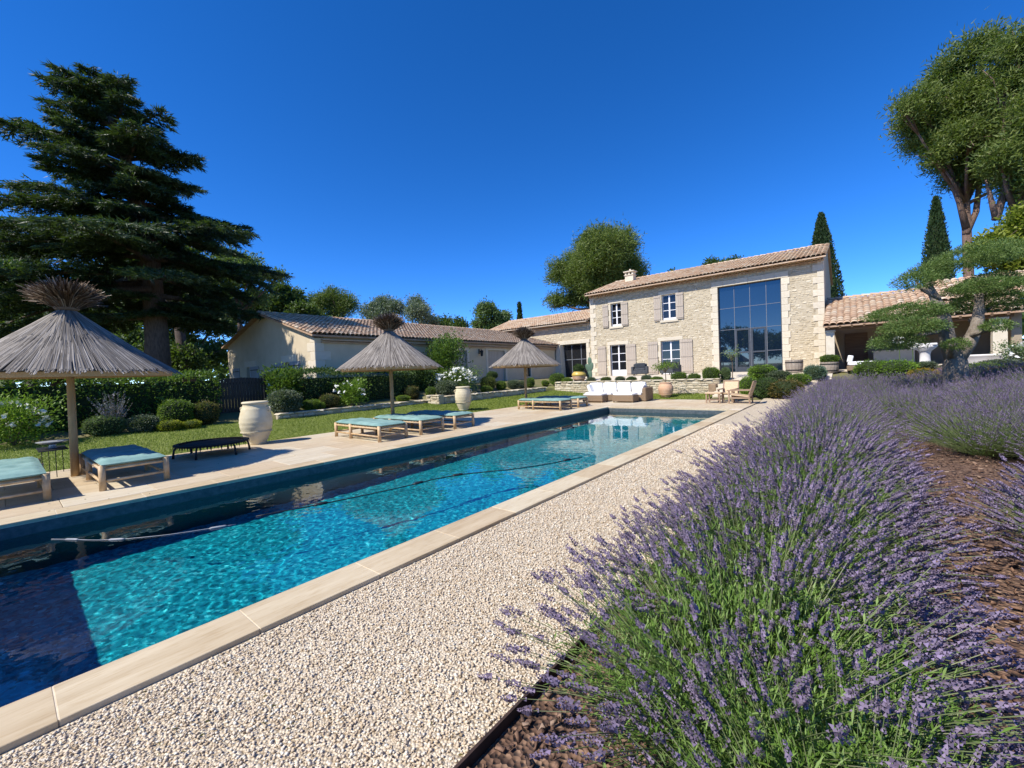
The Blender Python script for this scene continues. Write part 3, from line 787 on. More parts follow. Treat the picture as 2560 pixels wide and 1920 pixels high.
def ridge_tiles(parent, A, B, pitch=0.26, row=0.4):
    A = np.array(A, float); B = np.array(B, float); U = (B - A) / np.linalg.norm(B - A); L = np.linalg.norm(B - A)
    side = np.cross(np.array([0, 0, 1.0]), U); V0, F0 = tile_shape(pitch, row); Bm = np.stack([-side, U, np.array([0, 0, 1.0])])
    mb = MB()
    for j in range(int(L / row)): mb.raw(V0 @ Bm + A + U * (j * row) + np.array([0, 0, 0.03]), F0)
    mb.build('ridge_tiles', M_TILE, parent, True)

# ------------------------------------------------------------------ main house
HY, HX0, HX1, HG, HT = 30.0, -16.1, -1.18, 1.02, 7.42
house = empty('stone_house', (-8.6, HY, HG)); HL = (-8.6, HY, HG)
def at_parent(o, e):
    o.parent = e; o.matrix_parent_inverse = Matrix.Translation(-Vector(e.location)); return o
tag(house, 'two-storey stone house with grey shutters and a tall glazed bay', 'house')
hroot = bpy.data.objects.new('wall', None)
openings = dict(big=(-6.76, -3.25, 1.06, 6.68), d1=(-14.50, -13.22, 1.06, 3.46), d2=(-10.58, -9.26, 1.06, 3.46), w1=(-14.34, -13.50, 4.88, 6.62), w2=(-10.43, -9.45, 4.92, 6.70))
holes = [tuple(o) for o in openings.values()]
mb = wall_with_holes(MB(), HX0, HX1, HG - 0.3, HT, holes, HY, HY + 0.5)
mb.box((HX0, HY + 0.5, HG - 0.3), (HX0 + 0.5, HY + 10.4, HT)).box((HX1 - 0.5, HY + 0.5, HG - 0.3), (HX1, HY + 10.4, HT)).box((HX0 + 0.5, HY + 9.9, HG - 0.3), (HX1 - 0.5, HY + 10.4, HT))
RZ, RY = 9.28, HY + 5.2
for xa in (HX0, HX1 - 0.5):   # gables
    V = np.array([[xa, HY, HT], [xa, HY + 10.4, HT], [xa, RY, RZ - 0.1], [xa + 0.5, HY, HT], [xa + 0.5, HY + 10.4, HT], [xa + 0.5, RY, RZ - 0.1]])
    mb.raw(V, [[0, 2, 1], [3, 4, 5], [0, 1, 4, 3], [1, 2, 5, 4], [2, 0, 3, 5]])
wall = mb.build('wall', M_MORTAR); at_parent(wall, house)
hl = [(a - HX0 - 0.16, b - HX0 + 0.16, c - HG, d - HG + 0.24) for a, b, c, d in holes[1:]] + [(-7.13 - HX0, -2.86 - HX0, 0, 7.02 - HG)]
hl += [(0, 0.30, 0, 9), (HX1 - HX0 - 0.40, 99, 0, 9)]
rubble_face(wall, (HX0, HY, HG), (1, 0, 0), (0, -1, 0), HX1 - HX0, HT - HG, hl, M_RUBBLE, 0.08, 0.17, 0.11, 0.27, 300, (0.004, 0.026), None, 'stone', 0.16)
# corner quoins
z = HG; k = 0
while z < HT - 0.02:
    h = min(0.36, HT - z)
    wl, wr = (0.50, 0.30) if k % 2 else (0.30, 0.52)
    block(wall, (HX0 - 0.012, HY - 0.04, z + 0.005), (HX0 + wl, HY + 0.3, z + h - 0.005)); block(wall, (HX1 - wr, HY - 0.04, z + 0.005), (HX1 + 0.012, HY + 0.3, z + h - 0.005))
    z += h; k += 1
# great glazed bay
b0, b1, bz0, bz1 = openings['big']
z = bz0; k = 0
while z < bz1 - 0.01:
    h = min(0.40, bz1 - z); ww = 0.44 if k % 2 else 0.34
    block(wall, (b0 - ww, HY - 0.05, z + 0.004), (b0 - 0.002, HY + 0.3, z + h - 0.004)); block(wall, (b1 + 0.002, HY - 0.05, z + 0.004), (b1 + ww, HY + 0.3, z + h - 0.004)); z += h; k += 1
for i in range(6):
    wv = (b1 - b0 + 0.76) / 6
    block(wall, (b0 - 0.38 + i * wv + 0.003, HY - 0.052, bz1 + 0.004), (b0 - 0.38 + (i + 1) * wv - 0.003, HY + 0.3, bz1 + 0.36), name='lintel')
bay = MB(); yf = HY + 0.20
for x in (b0 + 0.03, b1 - 0.03): bay.box((x - 0.03, yf - 0.03, bz0), (x + 0.03, yf + 0.05, bz1))
bay.box((b0 + 0.06, yf - 0.03, bz1 - 0.06), (b1 - 0.06, yf + 0.05, bz1)).box((b0 + 0.06, yf - 0.03, bz0), (b1 - 0.06, yf + 0.05, bz0 + 0.05))
bay = bay.build('glazed_bay', M_DARKSTEEL); at_parent(bay, house)
cx4 = [b0 + 0.06, -5.84, -4.95, -4.06, b1 - 0.06]; rows_z = [bz0 + 0.05, 2.38, 3.86, 5.25, bz1 - 0.06]
for i in range(4):
    for j in range(4):
        tilt = rng.normal(0, 0.0025)
        MB().box((cx4[i] + 0.004, yf + 0.006, rows_z[j] + 0.004), (cx4[i + 1] - 0.004, yf + 0.016, rows_z[j + 1] - 0.004)).build('pane', M_BIGPANE, bay)
for x in cx4[1:4]: MB().box((x - 0.015, yf - 0.02, bz0 + 0.05), (x + 0.015, yf + 0.004, bz1 - 0.06)).build('mullion', M_STEELGREY, bay)
for z in (2.38, 3.86, 5.25): MB().box((b0 + 0.06, yf - 0.014, z - 0.014), (b1 - 0.06, yf + 0.002, z + 0.014)).build('transom', M_STEELGREY, bay)
for i in (1, 2):   # the two door leaves
    a, b = cx4[i], cx4[i + 1]
    dl = MB()
    for x in (a + 0.075, b - 0.075): dl.box((x - 0.05, yf - 0.035, bz0 + 0.05), (x + 0.05, yf - 0.021, 3.86))
    dl.box((a + 0.125, yf - 0.035, bz0 + 0.05), (b - 0.125, yf - 0.021, bz0 + 0.35)).box((a + 0.125, yf - 0.035, 2.30), (b - 0.125, yf - 0.021, 2.40)).box((a + 0.125, yf - 0.035, 3.76), (b - 0.125, yf - 0.021, 3.86))
    dl = dl.build('door_leaf', M_DARKSTEEL, bay)
# windows, doors, shutters
for key, rows, lowp in (('d1', 3, 0.42), ('d2', 3, 0.42), ('w1', 3, 0.10), ('w2', 3, 0.10)):
    a, b, c, d = openings[key]
    surround(wall, a, b, c, d, HY, 0.17, 0.25, key[0] == 'w')
    o = casement(None, 'french_door' if key[0] == 'd' else 'window', a + 0.002, b - 0.002, c, d - 0.002, HY, 2, rows, lowp)
    at_parent(o, house)
sh = bpy.data.objects
for (a, b, c, d) in [(-15.53, -14.84, 1.12, 3.42), (-13.16, -12.43, 1.12, 3.42), (-15.01, -14.54, 4.84, 6.60), (-13.45, -12.95, 4.84, 6.60), (-11.51, -10.80, 1.14, 3.45), (-9.21, -8.41, 1.14, 3.45), (-10.98, -10.50, 4.89, 6.70), (-9.41, -8.93, 4.89, 6.70)]:
    tmp = len(bpy.data.objects)
    shutter(house, a, b, c, d, HY - 0.03)
for o in list(house.children):
    if o.name.startswith('shutter'): o.matrix_parent_inverse = Matrix.Translation(-Vector(house.location))
# cornice under the eaves: two rows of small corbelled tiles
cor = MB()
for k, (pr, z0) in enumerate(((0.12, HT - 0.20), (0.24, HT - 0.06))):
    cor.box((HX0 - 0.02, HY - pr, z0 + 0.09), (HX1 + 0.02, HY - 0.002, z0 + 0.138))
    V0, F0 = tile_shape(0.20, 0.12); n_ = int((HX1 - HX0) / 0.2)
    for i in range(n_): cor.raw(V0 @ np.array([[1, 0, 0], [0, 1, 0], [0, 0, 1.0]]) + np.array([HX0 + 0.1 + i * 0.2, HY - pr + 0.006, z0 - 0.02]), F0)
cor = cor.build('cornice', M_TILE); at_parent(cor, house)
# roof
EY, EZ = HY - 0.62, 7.47
def saddle_roof(root, x0, x1, ey, ez, ry, rz, by, bz, parts=0, pitch=0.23, row=0.36, tile_back=False):
    """roof with its ridge along X: front eave (ey,ez), ridge (ry,rz), back eave (by,bz)"""
    V = np.array([[x0, ey, ez - 0.07], [x1, ey, ez - 0.07], [x1, ry, rz - 0.07], [x0, ry, rz - 0.07], [x0, by, bz - 0.07], [x1, by, bz - 0.07],
                  [x0, ey, ez], [x1, ey, ez], [x1, ry, rz], [x0, ry, rz], [x0, by, bz], [x1, by, bz]])
    F = [[0, 3, 2, 1], [3, 4, 5, 2], [6, 7, 8, 9], [9, 8, 11, 10], [0, 1, 7, 6], [4, 10, 11, 5], [0, 6, 9, 3], [3, 9, 10, 4], [1, 2, 8, 7], [2, 5, 11, 8]]
    rf = obj_from('roof', mesh_np('roof', V, F, M_TILE)); at_parent(rf, root)
    S = np.array([0, ry - ey, rz - ez]); L = np.linalg.norm(S); S = S / L
    tiled_slope(rf, (x0, ey - 0.03, ez), (1, 0, 0), S, x1 - x0, L, pitch, row, parts)
    ridge_tiles(rf, (x0, ry, rz), (x1, ry, rz))
    return rf
roof = saddle_roof(house, HX0 - 0.12, HX1 + 0.14, EY, EZ, RY, RZ, HY + 10.9, 7.45)
# verge tiles along the right gable
ch = MB().box((-14.5, 33.2, 8.3), (-13.8, 33.75, 9.28)).build('chimney', M_RENDER_PALE, roof)
MB().box((-14.56, 33.14, 9.28), (-13.74, 33.81, 9.33)).build('chimney_ledge', M_CUT, roof)
for x in (-14.5, -14.22, -13.93): MB().box((x, 33.2, 9.332), (x + 0.13, 33.75, 9.55)).build('chimney_pier', M_RENDER_PALE, roof)
MB().box((-14.6, 33.1, 9.552), (-13.7, 33.85, 9.63)).build('chimney_cap', M_CUT, roof)
MB().box((-14.2, 33.42, 9.632), (-14.08, 33.54, 9.82)).build('chimney_pot', M_RENDER_PALE, roof)

# ------------------------------------------------------------------ low link building between house and wing
lk = empty('link_building', (-21, 30, 1)); tag(lk, 'single-storey stone building joining the house to the long wing', 'building')
LG = (-18.93, -16.58, 1.0, 3.80)
mb = wall_with_holes(MB(), -27.0, HX0 - 0.014, 0.7, 5.42, [LG], 30.06, 30.5)
mb.box((-27.0, 30.5, 0.7), (-26.6, 36.6, 5.42)).box((-26.6, 36.2, 0.7), (HX0 - 0.014, 36.6, 5.42))
V = np.array([[-27.0, 30.06, 5.42], [-27.0, 36.6, 5.42], [-27.0, 33.3, 6.75], [-26.6, 30.06, 5.42], [-26.6, 36.6, 5.42], [-26.6, 33.3, 6.75]]); mb.raw(V, [[0, 2, 1], [3, 4, 5], [0, 1, 4, 3], [1, 2, 5, 4], [2, 0, 3, 5]])
lw = mb.build('wall', M_MORTAR); at_parent(lw, lk)
rubble_face(lw, (-27.0, 30.06, 1.0), (1, 0, 0), (0, -1, 0), 27.0 + HX0 - 0.02, 4.4, [(LG[0] + 27.0 - 0.35, LG[1] + 27.0 + 0.30, 0, 3.10)], M_RUBBLE, 0.10, 0.20, 0.14, 0.32, 160, (0.004, 0.028), None, 'stone', 0.16)
# sloping buttress on one side of the opening, jamb and lintel on the other
V = np.array([[-19.45, 29.75, 1.0], [-18.80, 29.75, 1.0], [-18.93, 29.75, 3.8], [-19.28, 29.75, 3.8], [-19.45, 30.4, 1.0], [-18.80, 30.4, 1.0], [-18.93, 30.4, 3.8], [-19.28, 30.4, 3.8]])
b_ = obj_from('buttress', mesh_np('buttress', V, [[0, 1, 2, 3], [5, 4, 7, 6], [4, 0, 3, 7], [1, 5, 6, 2], [3, 2, 6, 7]], M_CUT)); at_parent(b_, lk)
for k in range(7): o = block(lw, (LG[1] + 0.002, 30.0, 1.0 + k * 0.4 + 0.004), (LG[1] + (0.34 if k % 2 else 0.24), 30.3, 1.0 + (k + 1) * 0.4 - 0.004))
for k in range(4): block(lw, (-19.3 + k * 0.76 + 0.003, 29.99, 3.81), (-19.3 + (k + 1) * 0.76 - 0.003, 30.3, 4.12), name='lintel')
gd = MB().box((LG[0], 30.36, 1.0), (LG[0] + 0.05, 30.42, 3.8)).box((LG[1] - 0.05, 30.36, 1.0), (LG[1], 30.42, 3.8)).box((LG[0] + 0.05, 30.36, 3.75), (LG[1] - 0.05, 30.42, 3.8)).build('glazed_door', M_STEELGREY); at_parent(gd, lk)
gxs = [LG[0] + 0.05, -18.13, -17.24, LG[1] - 0.05]; gzs = [1.0, 2.54, 3.75]
for i in range(3):
    for j in range(2): MB().box((gxs[i] + 0.003, 30.39, gzs[j] + 0.003), (gxs[i + 1] - 0.003, 30.398, gzs[j + 1] - 0.003)).build('pane', M_PANE, gd)
for x in gxs[1:3]: MB().box((x - 0.03, 30.35, 1.0), (x + 0.03, 30.388, 3.75)).build('mullion', M_STEELGREY, gd)
MB().box((gxs[0], 30.355, 2.51), (gxs[-1], 30.386, 2.57)).build('transom', M_STEELGREY, gd)
cor = MB().box((-27.0, 29.86, 5.26), (HX0 - 0.13, 30.055, 5.33)).box((-27.0, 29.76, 5.40), (HX0 - 0.13, 30.05, 5.46)).build('cornice', M_TILE); at_parent(cor, lk)
saddle_roof(lk, -27.15, HX0 - 0.13, 29.48, 5.52, 33.3, 6.83, 37.0, 5.5)

# ------------------------------------------------------------------ long rendered wing along the garden
wg = empty('garden_wing', (-25, 19.5, 0.9)); tag(wg, 'long low rendered wing with gable end and tiled roof', 'building')
WY0, WX1, WX0 = 9.4, -19.4, -31.0
GW = [(-22.85, -20.85, 1.3, 2.66), (-27.95, -27.4, 1.2, 2.6)]
mb = wall_with_holes(MB(), WX0, WX1, 0.5, 3.62, [(-22.8, -22.2, 1.35, 2.62), (-27.95, -27.35, 1.25, 2.58)], WY0, WY0 + 0.4)
WD = [(12.3, 13.1, 1.9, 2.85), (17.6, 19.31, 0.9, 3.2), (21.34, 23.14, 0.9, 3.25), (25.5, 26.2, 1.3, 2.0)]
ys_ = sorted({WY0 + 0.4, 29.75, *[d[0] for d in WD], *[d[1] for d in WD]}); zs_ = sorted({0.5, 3.73, *[d[2] for d in WD], *[d[3] for d in WD]})
for i in range(len(ys_) - 1):
    for j in range(len(zs_) - 1):
        yc, zc = (ys_[i] + ys_[i + 1]) / 2, (zs_[j] + zs_[j + 1]) / 2
        if any(d[0] < yc < d[1] and d[2] < zc < d[3] for d in WD): continue
        mb.box((WX1 - 0.4, ys_[i], zs_[j]), (WX1, ys_[i + 1], zs_[j + 1]))
mb.box((WX0, WY0 + 0.4, 0.5), (WX0 + 0.4, 29.7, 4.0)).box((WX0 + 0.4, 29.3, 0.5), (WX1 - 0.4, 29.7, 3.62))
mb.raw(np.array([[WX0, WY0, 3.62], [WX1, WY0, 3.62], [-25.2, WY0, 5.36], [WX0, WY0, 4.05], [WX0, WY0 + .4, 3.62], [WX1, WY0 + .4, 3.62], [-25.2, WY0 + .4, 5.36], [WX0, WY0 + .4, 4.05]]), [[0, 1, 2, 3], [5, 4, 7, 6], [1, 5, 6, 2], [2, 6, 7, 3], [0, 3, 7, 4]])
ww = mb.build('wall', M_RENDER); at_parent(ww, wg)
# corner stones
z = 0.9; k = 0
while z < 3.6:
    h = min(0.42, 3.62 - z); a, b = (0.75, 0.45) if k % 2 else (0.45, 0.75)
    block(ww, (WX1 - a, WY0 - 0.012, z + 0.003), (WX1 + 0.012, WY0 + b, z + h - 0.003), M_RENDER_PALE); z += h; k += 1
# gable windows with open shutters
for (a, b, c, d, s1, s2) in [(-22.8, -22.2, 1.35, 2.62, (-23.9, -22.9), (-22.05, -20.95)), (-27.95, -27.35, 1.25, 2.58, (-30.2, -29.1), (-27.25, -26.1))]:
    o = casement(None, 'window', a, b, c, d, WY0, 1, 2, 0.0, 0.05); at_parent(o, wg)
    for s_ in (s1, s2):
        sp = MB().box((s_[0], WY0 - 0.05, c), (s_[1], WY0 - 0.012, d)).build('shutter', M_SHUTTER_BLUE); at_parent(sp, wg)
        for zz in (c + 0.2, d - 0.2): MB().box((s_[0], WY0 - 0.062, zz - 0.025), (s_[1], WY0 - 0.0505, zz + 0.025)).build('hinge', M_IRON, sp)
    o = MB().box((a - 0.25, WY0 - 0.03, d + 0.004), (b + 0.9, WY0 + 0.1, d + 0.34)).build('lintel', M_RENDER_PALE); at_parent(o, wg)
# panelled doors in the long wall
for (a, b, c, d) in WD[1:3]:
    dr = MB().box((WX1 - 0.2, a, c), (WX1 - 0.14, b, d)).build('shutter_door', M_SHUTTER); at_parent(dr, wg)
    n_ = int(round((b - a) / 0.16)); w_ = (b - a) / n_; pm = MB().bevbox((-0.012, -w_ / 2 + 0.003, c), (0.012, w_ / 2 - 0.003, d), 0.004).mesh('plank', M_SHUTTER)
    for i in range(n_): obj_from('plank', pm, dr, (WX1 - 0.125, a + (i + .5) * w_, 0))
    for (p, q, r_, s_) in ((a - 0.2, a - 0.002, c, d + 0.22), (b + 0.002, b + 0.2, c, d + 0.22), (a + 0.001, b - 0.001, d + 0.003, d + 0.22)):
        o = MB().box((WX1 - 0.1, p, r_), (WX1 + 0.025, q, s_)).build('door_surround', M_RENDER_PALE); at_parent(o, wg)
for (a, b, c, d) in (WD[0], WD[3]):
    o = MB().box((WX1 - 0.15, a, c), (WX1 - 0.12, b, d)).build('window', M_PANE); at_parent(o, wg)
    for (p, q, r_, s_) in ((a - 0.12, a - 0.002, c - 0.1, d + 0.1), (b + 0.002, b + 0.12, c - 0.1, d + 0.1), (a + 0.001, b - 0.001, d + 0.003, d + 0.1), (a + 0.001, b - 0.001, c - 0.1, c - 0.003)):
        o2 = MB().box((WX1 - 0.1, p, r_), (WX1 + 0.02, q, s_)).build('window_surround', M_RENDER_PALE if a > 20 else M_SHUTTER_BLUE); at_parent(o2, wg)
# roof of the wing, ridge along Y
ex, ez, rx, rz, lx, lz = -19.08, 3.74, -25.2, 5.44, -31.3, 4.0
V = np.array([[ex, 9.15, ez], [ex, 29.95, ez], [rx, 29.95, rz], [rx, 9.15, rz], [lx, 9.15, lz], [lx, 29.95, lz]]); V = np.concatenate([V - [0, 0, 0.08], V])
wr_ = obj_from('roof', mesh_np('roof', V, [[0, 3, 2, 1], [3, 4, 5, 2], [6, 7, 8, 9], [9, 8, 11, 10], [0, 1, 7, 6], [4, 10, 11, 5], [0, 6, 9, 3], [3, 9, 10, 4], [1, 2, 8, 7], [2, 5, 11, 8]], M_TILE)); at_parent(wr_, wg)
S = np.array([rx - ex, 0, rz - ez]); L = np.linalg.norm(S)
tiled_slope(wr_, (ex + 0.03, 9.15, ez), (0, 1, 0), S / L, 20.8, L, 0.23, 0.36)
ridge_tiles(wr_, (rx, 9.15, rz), (rx, 29.9, rz))
o = MB().box((WX1 + 0.002, WY0 + 0.3, 3.50), (WX1 + 0.24, 29.7, 3.56)).box((WX1 + 0.002, WY0 + 0.3, 3.40), (WX1 + 0.12, 29.7, 3.46)).build('cornice', M_TILE); at_parent(o, wg)
# iron wall lantern
ln = empty('wall_lantern', (WX1 + 0.02, 20.45, 3.0)); tag(ln, 'black iron lantern on the rendered wall between two plank doors', 'lantern')
MB().box((0, -0.05, -0.02), (0.02, 0.05, 0.3)).build('back_plate', M_IRON, ln)
MB().tube([(0.02, 0, 0.24), (0.14, 0, 0.32), (0.24, 0, 0.26)], 0.012, 6).build('bracket', M_IRON, ln)
MB().lathe([(0.02, 0.26), (0.13, 0.16), (0.14, 0.14), (0.115, 0.13), (0.075, -0.16), (0.02, -0.19)], 6, (0.24, 0, 0)).build('lantern_body', M_IRON, ln)

# ------------------------------------------------------------------ open pool house
ph = empty('pool_house', (2.2, 27.2, 1.05)); tag(ph, 'open-fronted pool house with tiled roof on pale square pillars', 'building')
for (a, b) in ((-1.03, -0.68), (4.70, 5.12)):
    o = MB().box((a, 27.0, 0.8), (b, 27.4, 3.06)).build('pillar', M_CUT); at_parent(o, ph)
    MB().box((a - 0.04, 26.96, 3.06), (b + 0.04, 27.44, 3.14)).build('capital', M_CUT, o)
M_OAK = mat_simple('dark_oak', (0.12, 0.07, 0.04), (0.2, 0.125, 0.075), 5, 0.7, 0.2, stretch=(0.3, 4, 4))
o = MB().box((-1.06, 26.98, 3.142), (5.3, 27.42, 3.32)).build('beam', M_OAK); at_parent(o, ph)
rm = MB().box((-0.04, -0.5, -0.06), (0.04, 5.0, 0.06)).mesh('rafter', M_OAK)
for k in range(14):
    o = obj_from('rafter', rm, None, (-0.9 + k * 0.46, 27.1, 3.42), (math.atan2(1.9, 5.5), 0, 0)); at_parent(o, ph)
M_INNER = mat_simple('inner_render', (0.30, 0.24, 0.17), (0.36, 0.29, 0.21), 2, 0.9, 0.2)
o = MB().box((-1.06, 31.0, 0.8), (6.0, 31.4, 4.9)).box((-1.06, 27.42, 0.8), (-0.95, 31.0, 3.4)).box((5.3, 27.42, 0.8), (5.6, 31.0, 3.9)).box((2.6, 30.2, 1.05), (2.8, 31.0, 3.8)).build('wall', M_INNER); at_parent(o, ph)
o = MB().box((-0.3, 30.93, 1.05), (0.7, 30.998, 3.1)).build('doorway', M_OAK); at_parent(o, ph)
o = MB().box((0.9, 29.6, 1.05), (2.5, 30.2, 1.95)).box((0.85, 29.55, 1.95), (2.55, 30.25, 2.01)).build('counter', M_CUT); at_parent(o, ph)
saddle_roof(ph, -1.12, 5.7, 26.65, 3.34, 32.2, 5.26, 37.5, 3.4, parts=300, pitch=0.27, row=0.42)
up = MB()
V = np.array([[2.9, 28.6, 4.06], [7.5, 28.6, 4.06], [7.5, 32.4, 5.45], [3.6, 32.4, 5.45]]); V = np.concatenate([V, V + [0, 0, 0.12]])
o = obj_from('roof', mesh_np('roof', V, [[0, 3, 2, 1], [4, 5, 6, 7], [0, 1, 5, 4], [3, 0, 4, 7], [1, 2, 6, 5]], M_TILE)); at_parent(o, ph)
S = np.array([0, 3.8, 1.39]); tiled_slope(o, (3.3, 28.58, 4.18), (1, 0, 0), S / np.linalg.norm(S), 4.2, 4.0, 0.27, 0.42)
# ------------------------------------------------------------------ terrace and low walls
M_TERR = mat_simple('pale_terrace_gravel', (0.52, 0.45, 0.35), (0.64, 0.57, 0.46), 30, 0.9, 0.4, 0.01)
V, F = sheet(np.arange(-16.5, 6.6, 0.35), np.arange(23.55, 30.0, 0.35), 0.0, lambda x, y: ((x < -5.3) & (y > 25.2)) | ((x > -5.3) & (y > 24.6) & (x < -0.8)) | (y > 26.4))
tag(obj_from('terrace', mesh_np('terrace', V, F, M_TERR, True)), 'pale gravelled terrace along the house front', 'terrace', kind='structure')

def low_wall(label, A, B, h, N, thick=0.35, cap=True, dz=0.0, nparts=120):
    """dry stone garden wall from A to B, face towards N"""
    A = np.array([*A, 0.0]); B = np.array([*B, 0.0]); U = (B - A) / np.linalg.norm(B - A); L = np.linalg.norm(B - A); N = np.array([*N, 0.0])
    za, zb = gzf(A[0] + N[0] * 0.3, A[1] + N[1] * 0.3), gzf(B[0] + N[0] * 0.3, B[1] + N[1] * 0.3)
    z0 = min(za, zb) - 0.1; zt = max(za, zb) + h
    root = empty('garden_wall', tuple((A + B) / 2 + np.array([0, 0, z0]))); tag(root, label, 'garden wall')
    R = np.stack([U, -N, np.array([0, 0, 1.0])], 1)
    core = MB().box((0, 0.0, z0), (L, thick, zt), R, A).build('core', M_MORTAR); at_parent(core, root)
    rubble_face(core, A + np.array([0, 0, z0]), U, N, L, zt - z0, [], M_RUBBLE_LOW, 0.09, 0.17, 0.15, 0.42, nparts, (0.02, 0.06))
    if cap:
        x = 0.0
        while x < L:
            l = min(rng.uniform(0.35, 0.75), L - x + 0.02)
            c = A + U * (x + l / 2) - N * (thick / 2 - 0.03) + np.array([0, 0, zt + 0.035])
            o = obj_from('cap_stone', CAPS[rng.integers(5)], core, c, (0, 0, math.atan2(U[1], U[0])), (l - 0.015, thick + 0.1, 0.075)); x += l
    return root
CAPS = [s.mesh('cap_stone', M_RUBBLE_LOW) for s in STONE_UNIT[5:]]
low_wall('low stone border wall between lawn and shrub bed, starting beside the black gate', (-16.3, 6.4), (-16.3, 13.29), 0.13, (1, 0))
low_wall('short stone wall face turned to the sun where the border steps forward', (-16.3, 13.3), (-15.35, 13.3), 0.33, (0, -1), 0.3)
low_wall('shaded stone wall along the lawn behind the pale urn', (-15.35, 13.62), (-15.35, 22.3), 0.24, (1, 0))
low_wall('stone terrace wall behind the white sofa and the terracotta pot', (-15.3, 23.3), (-5.3, 23.3), 0.50, (0, -1), 0.35, True, nparts=200)
# pier and steps beside it
pr = empty('stone_steps', (-4.85, 22.6, 0)); tag(pr, 'stone garden steps climbing beside the terrace wall', 'steps')
for k in range(4):
    o = MB().bevbox((-5.25, 21.7 + k * 0.36, -0.1), (-4.35, 23.6, 0.16 * (k + 1)), 0.015).build('step', M_CUT); at_parent(o, pr)
M_PIER = mat_simple('brown_stone', (0.22, 0.15, 0.09), (0.32, 0.23, 0.15), 5, 0.85, 0.3)
o = MB().bevbox((-5.62, 22.5, 0.0), (-5.27, 23.25, 0.66), 0.02).build('pier', M_PIER); at_parent(o, pr)

# ------------------------------------------------------------------ foliage helpers
def leaf_quads(P, D, L, W, r=rng, bend=0.15):
    """diamond leaves at P pointing along D"""
    n = len(P); D, U_, W_ = frames(D)
    a = r.uniform(0, 2 * PI, n)[:, None]; S = U_ * np.cos(a) + W_ * np.sin(a); Nn = np.cross(D, S)
    L = np.broadcast_to(L, (n,))[:, None]; W = np.broadcast_to(W, (n,))[:, None]
    m_ = P + D * L * 0.5 + Nn * L * bend * 0.3
    V = np.stack([P, m_ + S * W * 0.5, P + D * L - Nn * L * bend * 0.3, m_ - S * W * 0.5], 1).reshape(-1, 3)
    return V, np.arange(4 * n).reshape(-1, 4)
def join_vf(parts):
    V = []; F = []; n = 0
    for v, f in parts: V.append(v); F.append(f + n); n += len(v)
    return np.concatenate(V), np.concatenate(F)
def sphere_quads(nu=14, nv=9):
    V = []
    for j in range(nv + 1):
        t_ = PI * j / nv
        for i in range(nu): V.append([math.sin(t_) * math.cos(2 * PI * i / nu), math.sin(t_) * math.sin(2 * PI * i / nu), math.cos(t_)])
    F = [[j * nu + i, j * nu + (i + 1) % nu, (j + 1) * nu + (i + 1) % nu, (j + 1) * nu + i] for j in range(nv) for i in range(nu)]
    return np.array(V), np.array(F)
SPH = sphere_quads()
LEAFM = {}
def lm(key, a, b, c, tr=0.25, scale=1.5):
    LEAFM[key] = mat_leaf('leaf_' + key, [(0.15, a), (0.55, b), (0.95, c)], tr, scale); return LEAFM[key]
lm('grey', (0.07, 0.095, 0.055), (0.13, 0.16, 0.10), (0.21, 0.24, 0.17), 0.15)
lm('blue', (0.06, 0.11, 0.075), (0.12, 0.19, 0.13), (0.19, 0.27, 0.19), 0.15)
lm('lime', (0.08, 0.14, 0.012), (0.17, 0.26, 0.025), (0.30, 0.38, 0.05), 0.35)
lm('russet', (0.06, 0.05, 0.015), (0.12, 0.095, 0.025), (0.20, 0.14, 0.04), 0.2)
lm('green', (0.045, 0.09, 0.010), (0.11, 0.185, 0.02), (0.20, 0.28, 0.045), 0.28)
lm('bright', (0.07, 0.14, 0.012), (0.15, 0.26, 0.025), (0.27, 0.39, 0.055), 0.32)
lm('dark', (0.02, 0.045, 0.012), (0.05, 0.095, 0.022), (0.10, 0.16, 0.038), 0.18)
lm('olivine', (0.06, 0.08, 0.015), (0.13, 0.15, 0.03), (0.22, 0.24, 0.06), 0.25)
lm('pale', (0.07, 0.11, 0.04), (0.13, 0.19, 0.075), (0.21, 0.28, 0.12), 0.25)
lm('gold', (0.16, 0.11, 0.01), (0.34, 0.21, 0.015), (0.50, 0.34, 0.03), 0.25)
lm('yellow', (0.16, 0.19, 0.01), (0.32, 0.33, 0.015), (0.48, 0.44, 0.03), 0.3)
lm('laurel', (0.022, 0.055, 0.008), (0.065, 0.13, 0.016), (0.18, 0.28, 0.045), 0.28)
lm('sage', (0.11, 0.13, 0.13), (0.19, 0.19, 0.24), (0.28, 0.27, 0.36), 0.15)
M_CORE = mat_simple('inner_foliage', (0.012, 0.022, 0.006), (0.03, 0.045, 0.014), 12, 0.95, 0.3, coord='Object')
M_PETAL = mat_leaf('white_petal', [(0.1, (0.62, 0.62, 0.55)), (0.6, (0.78, 0.78, 0.74)), (1.0, (0.86, 0.86, 0.84))], 0.2, 5)
M_TWIG = mat_simple('twig_bark', (0.09, 0.065, 0.045), (0.16, 0.12, 0.085), 20, 0.9, 0.3)

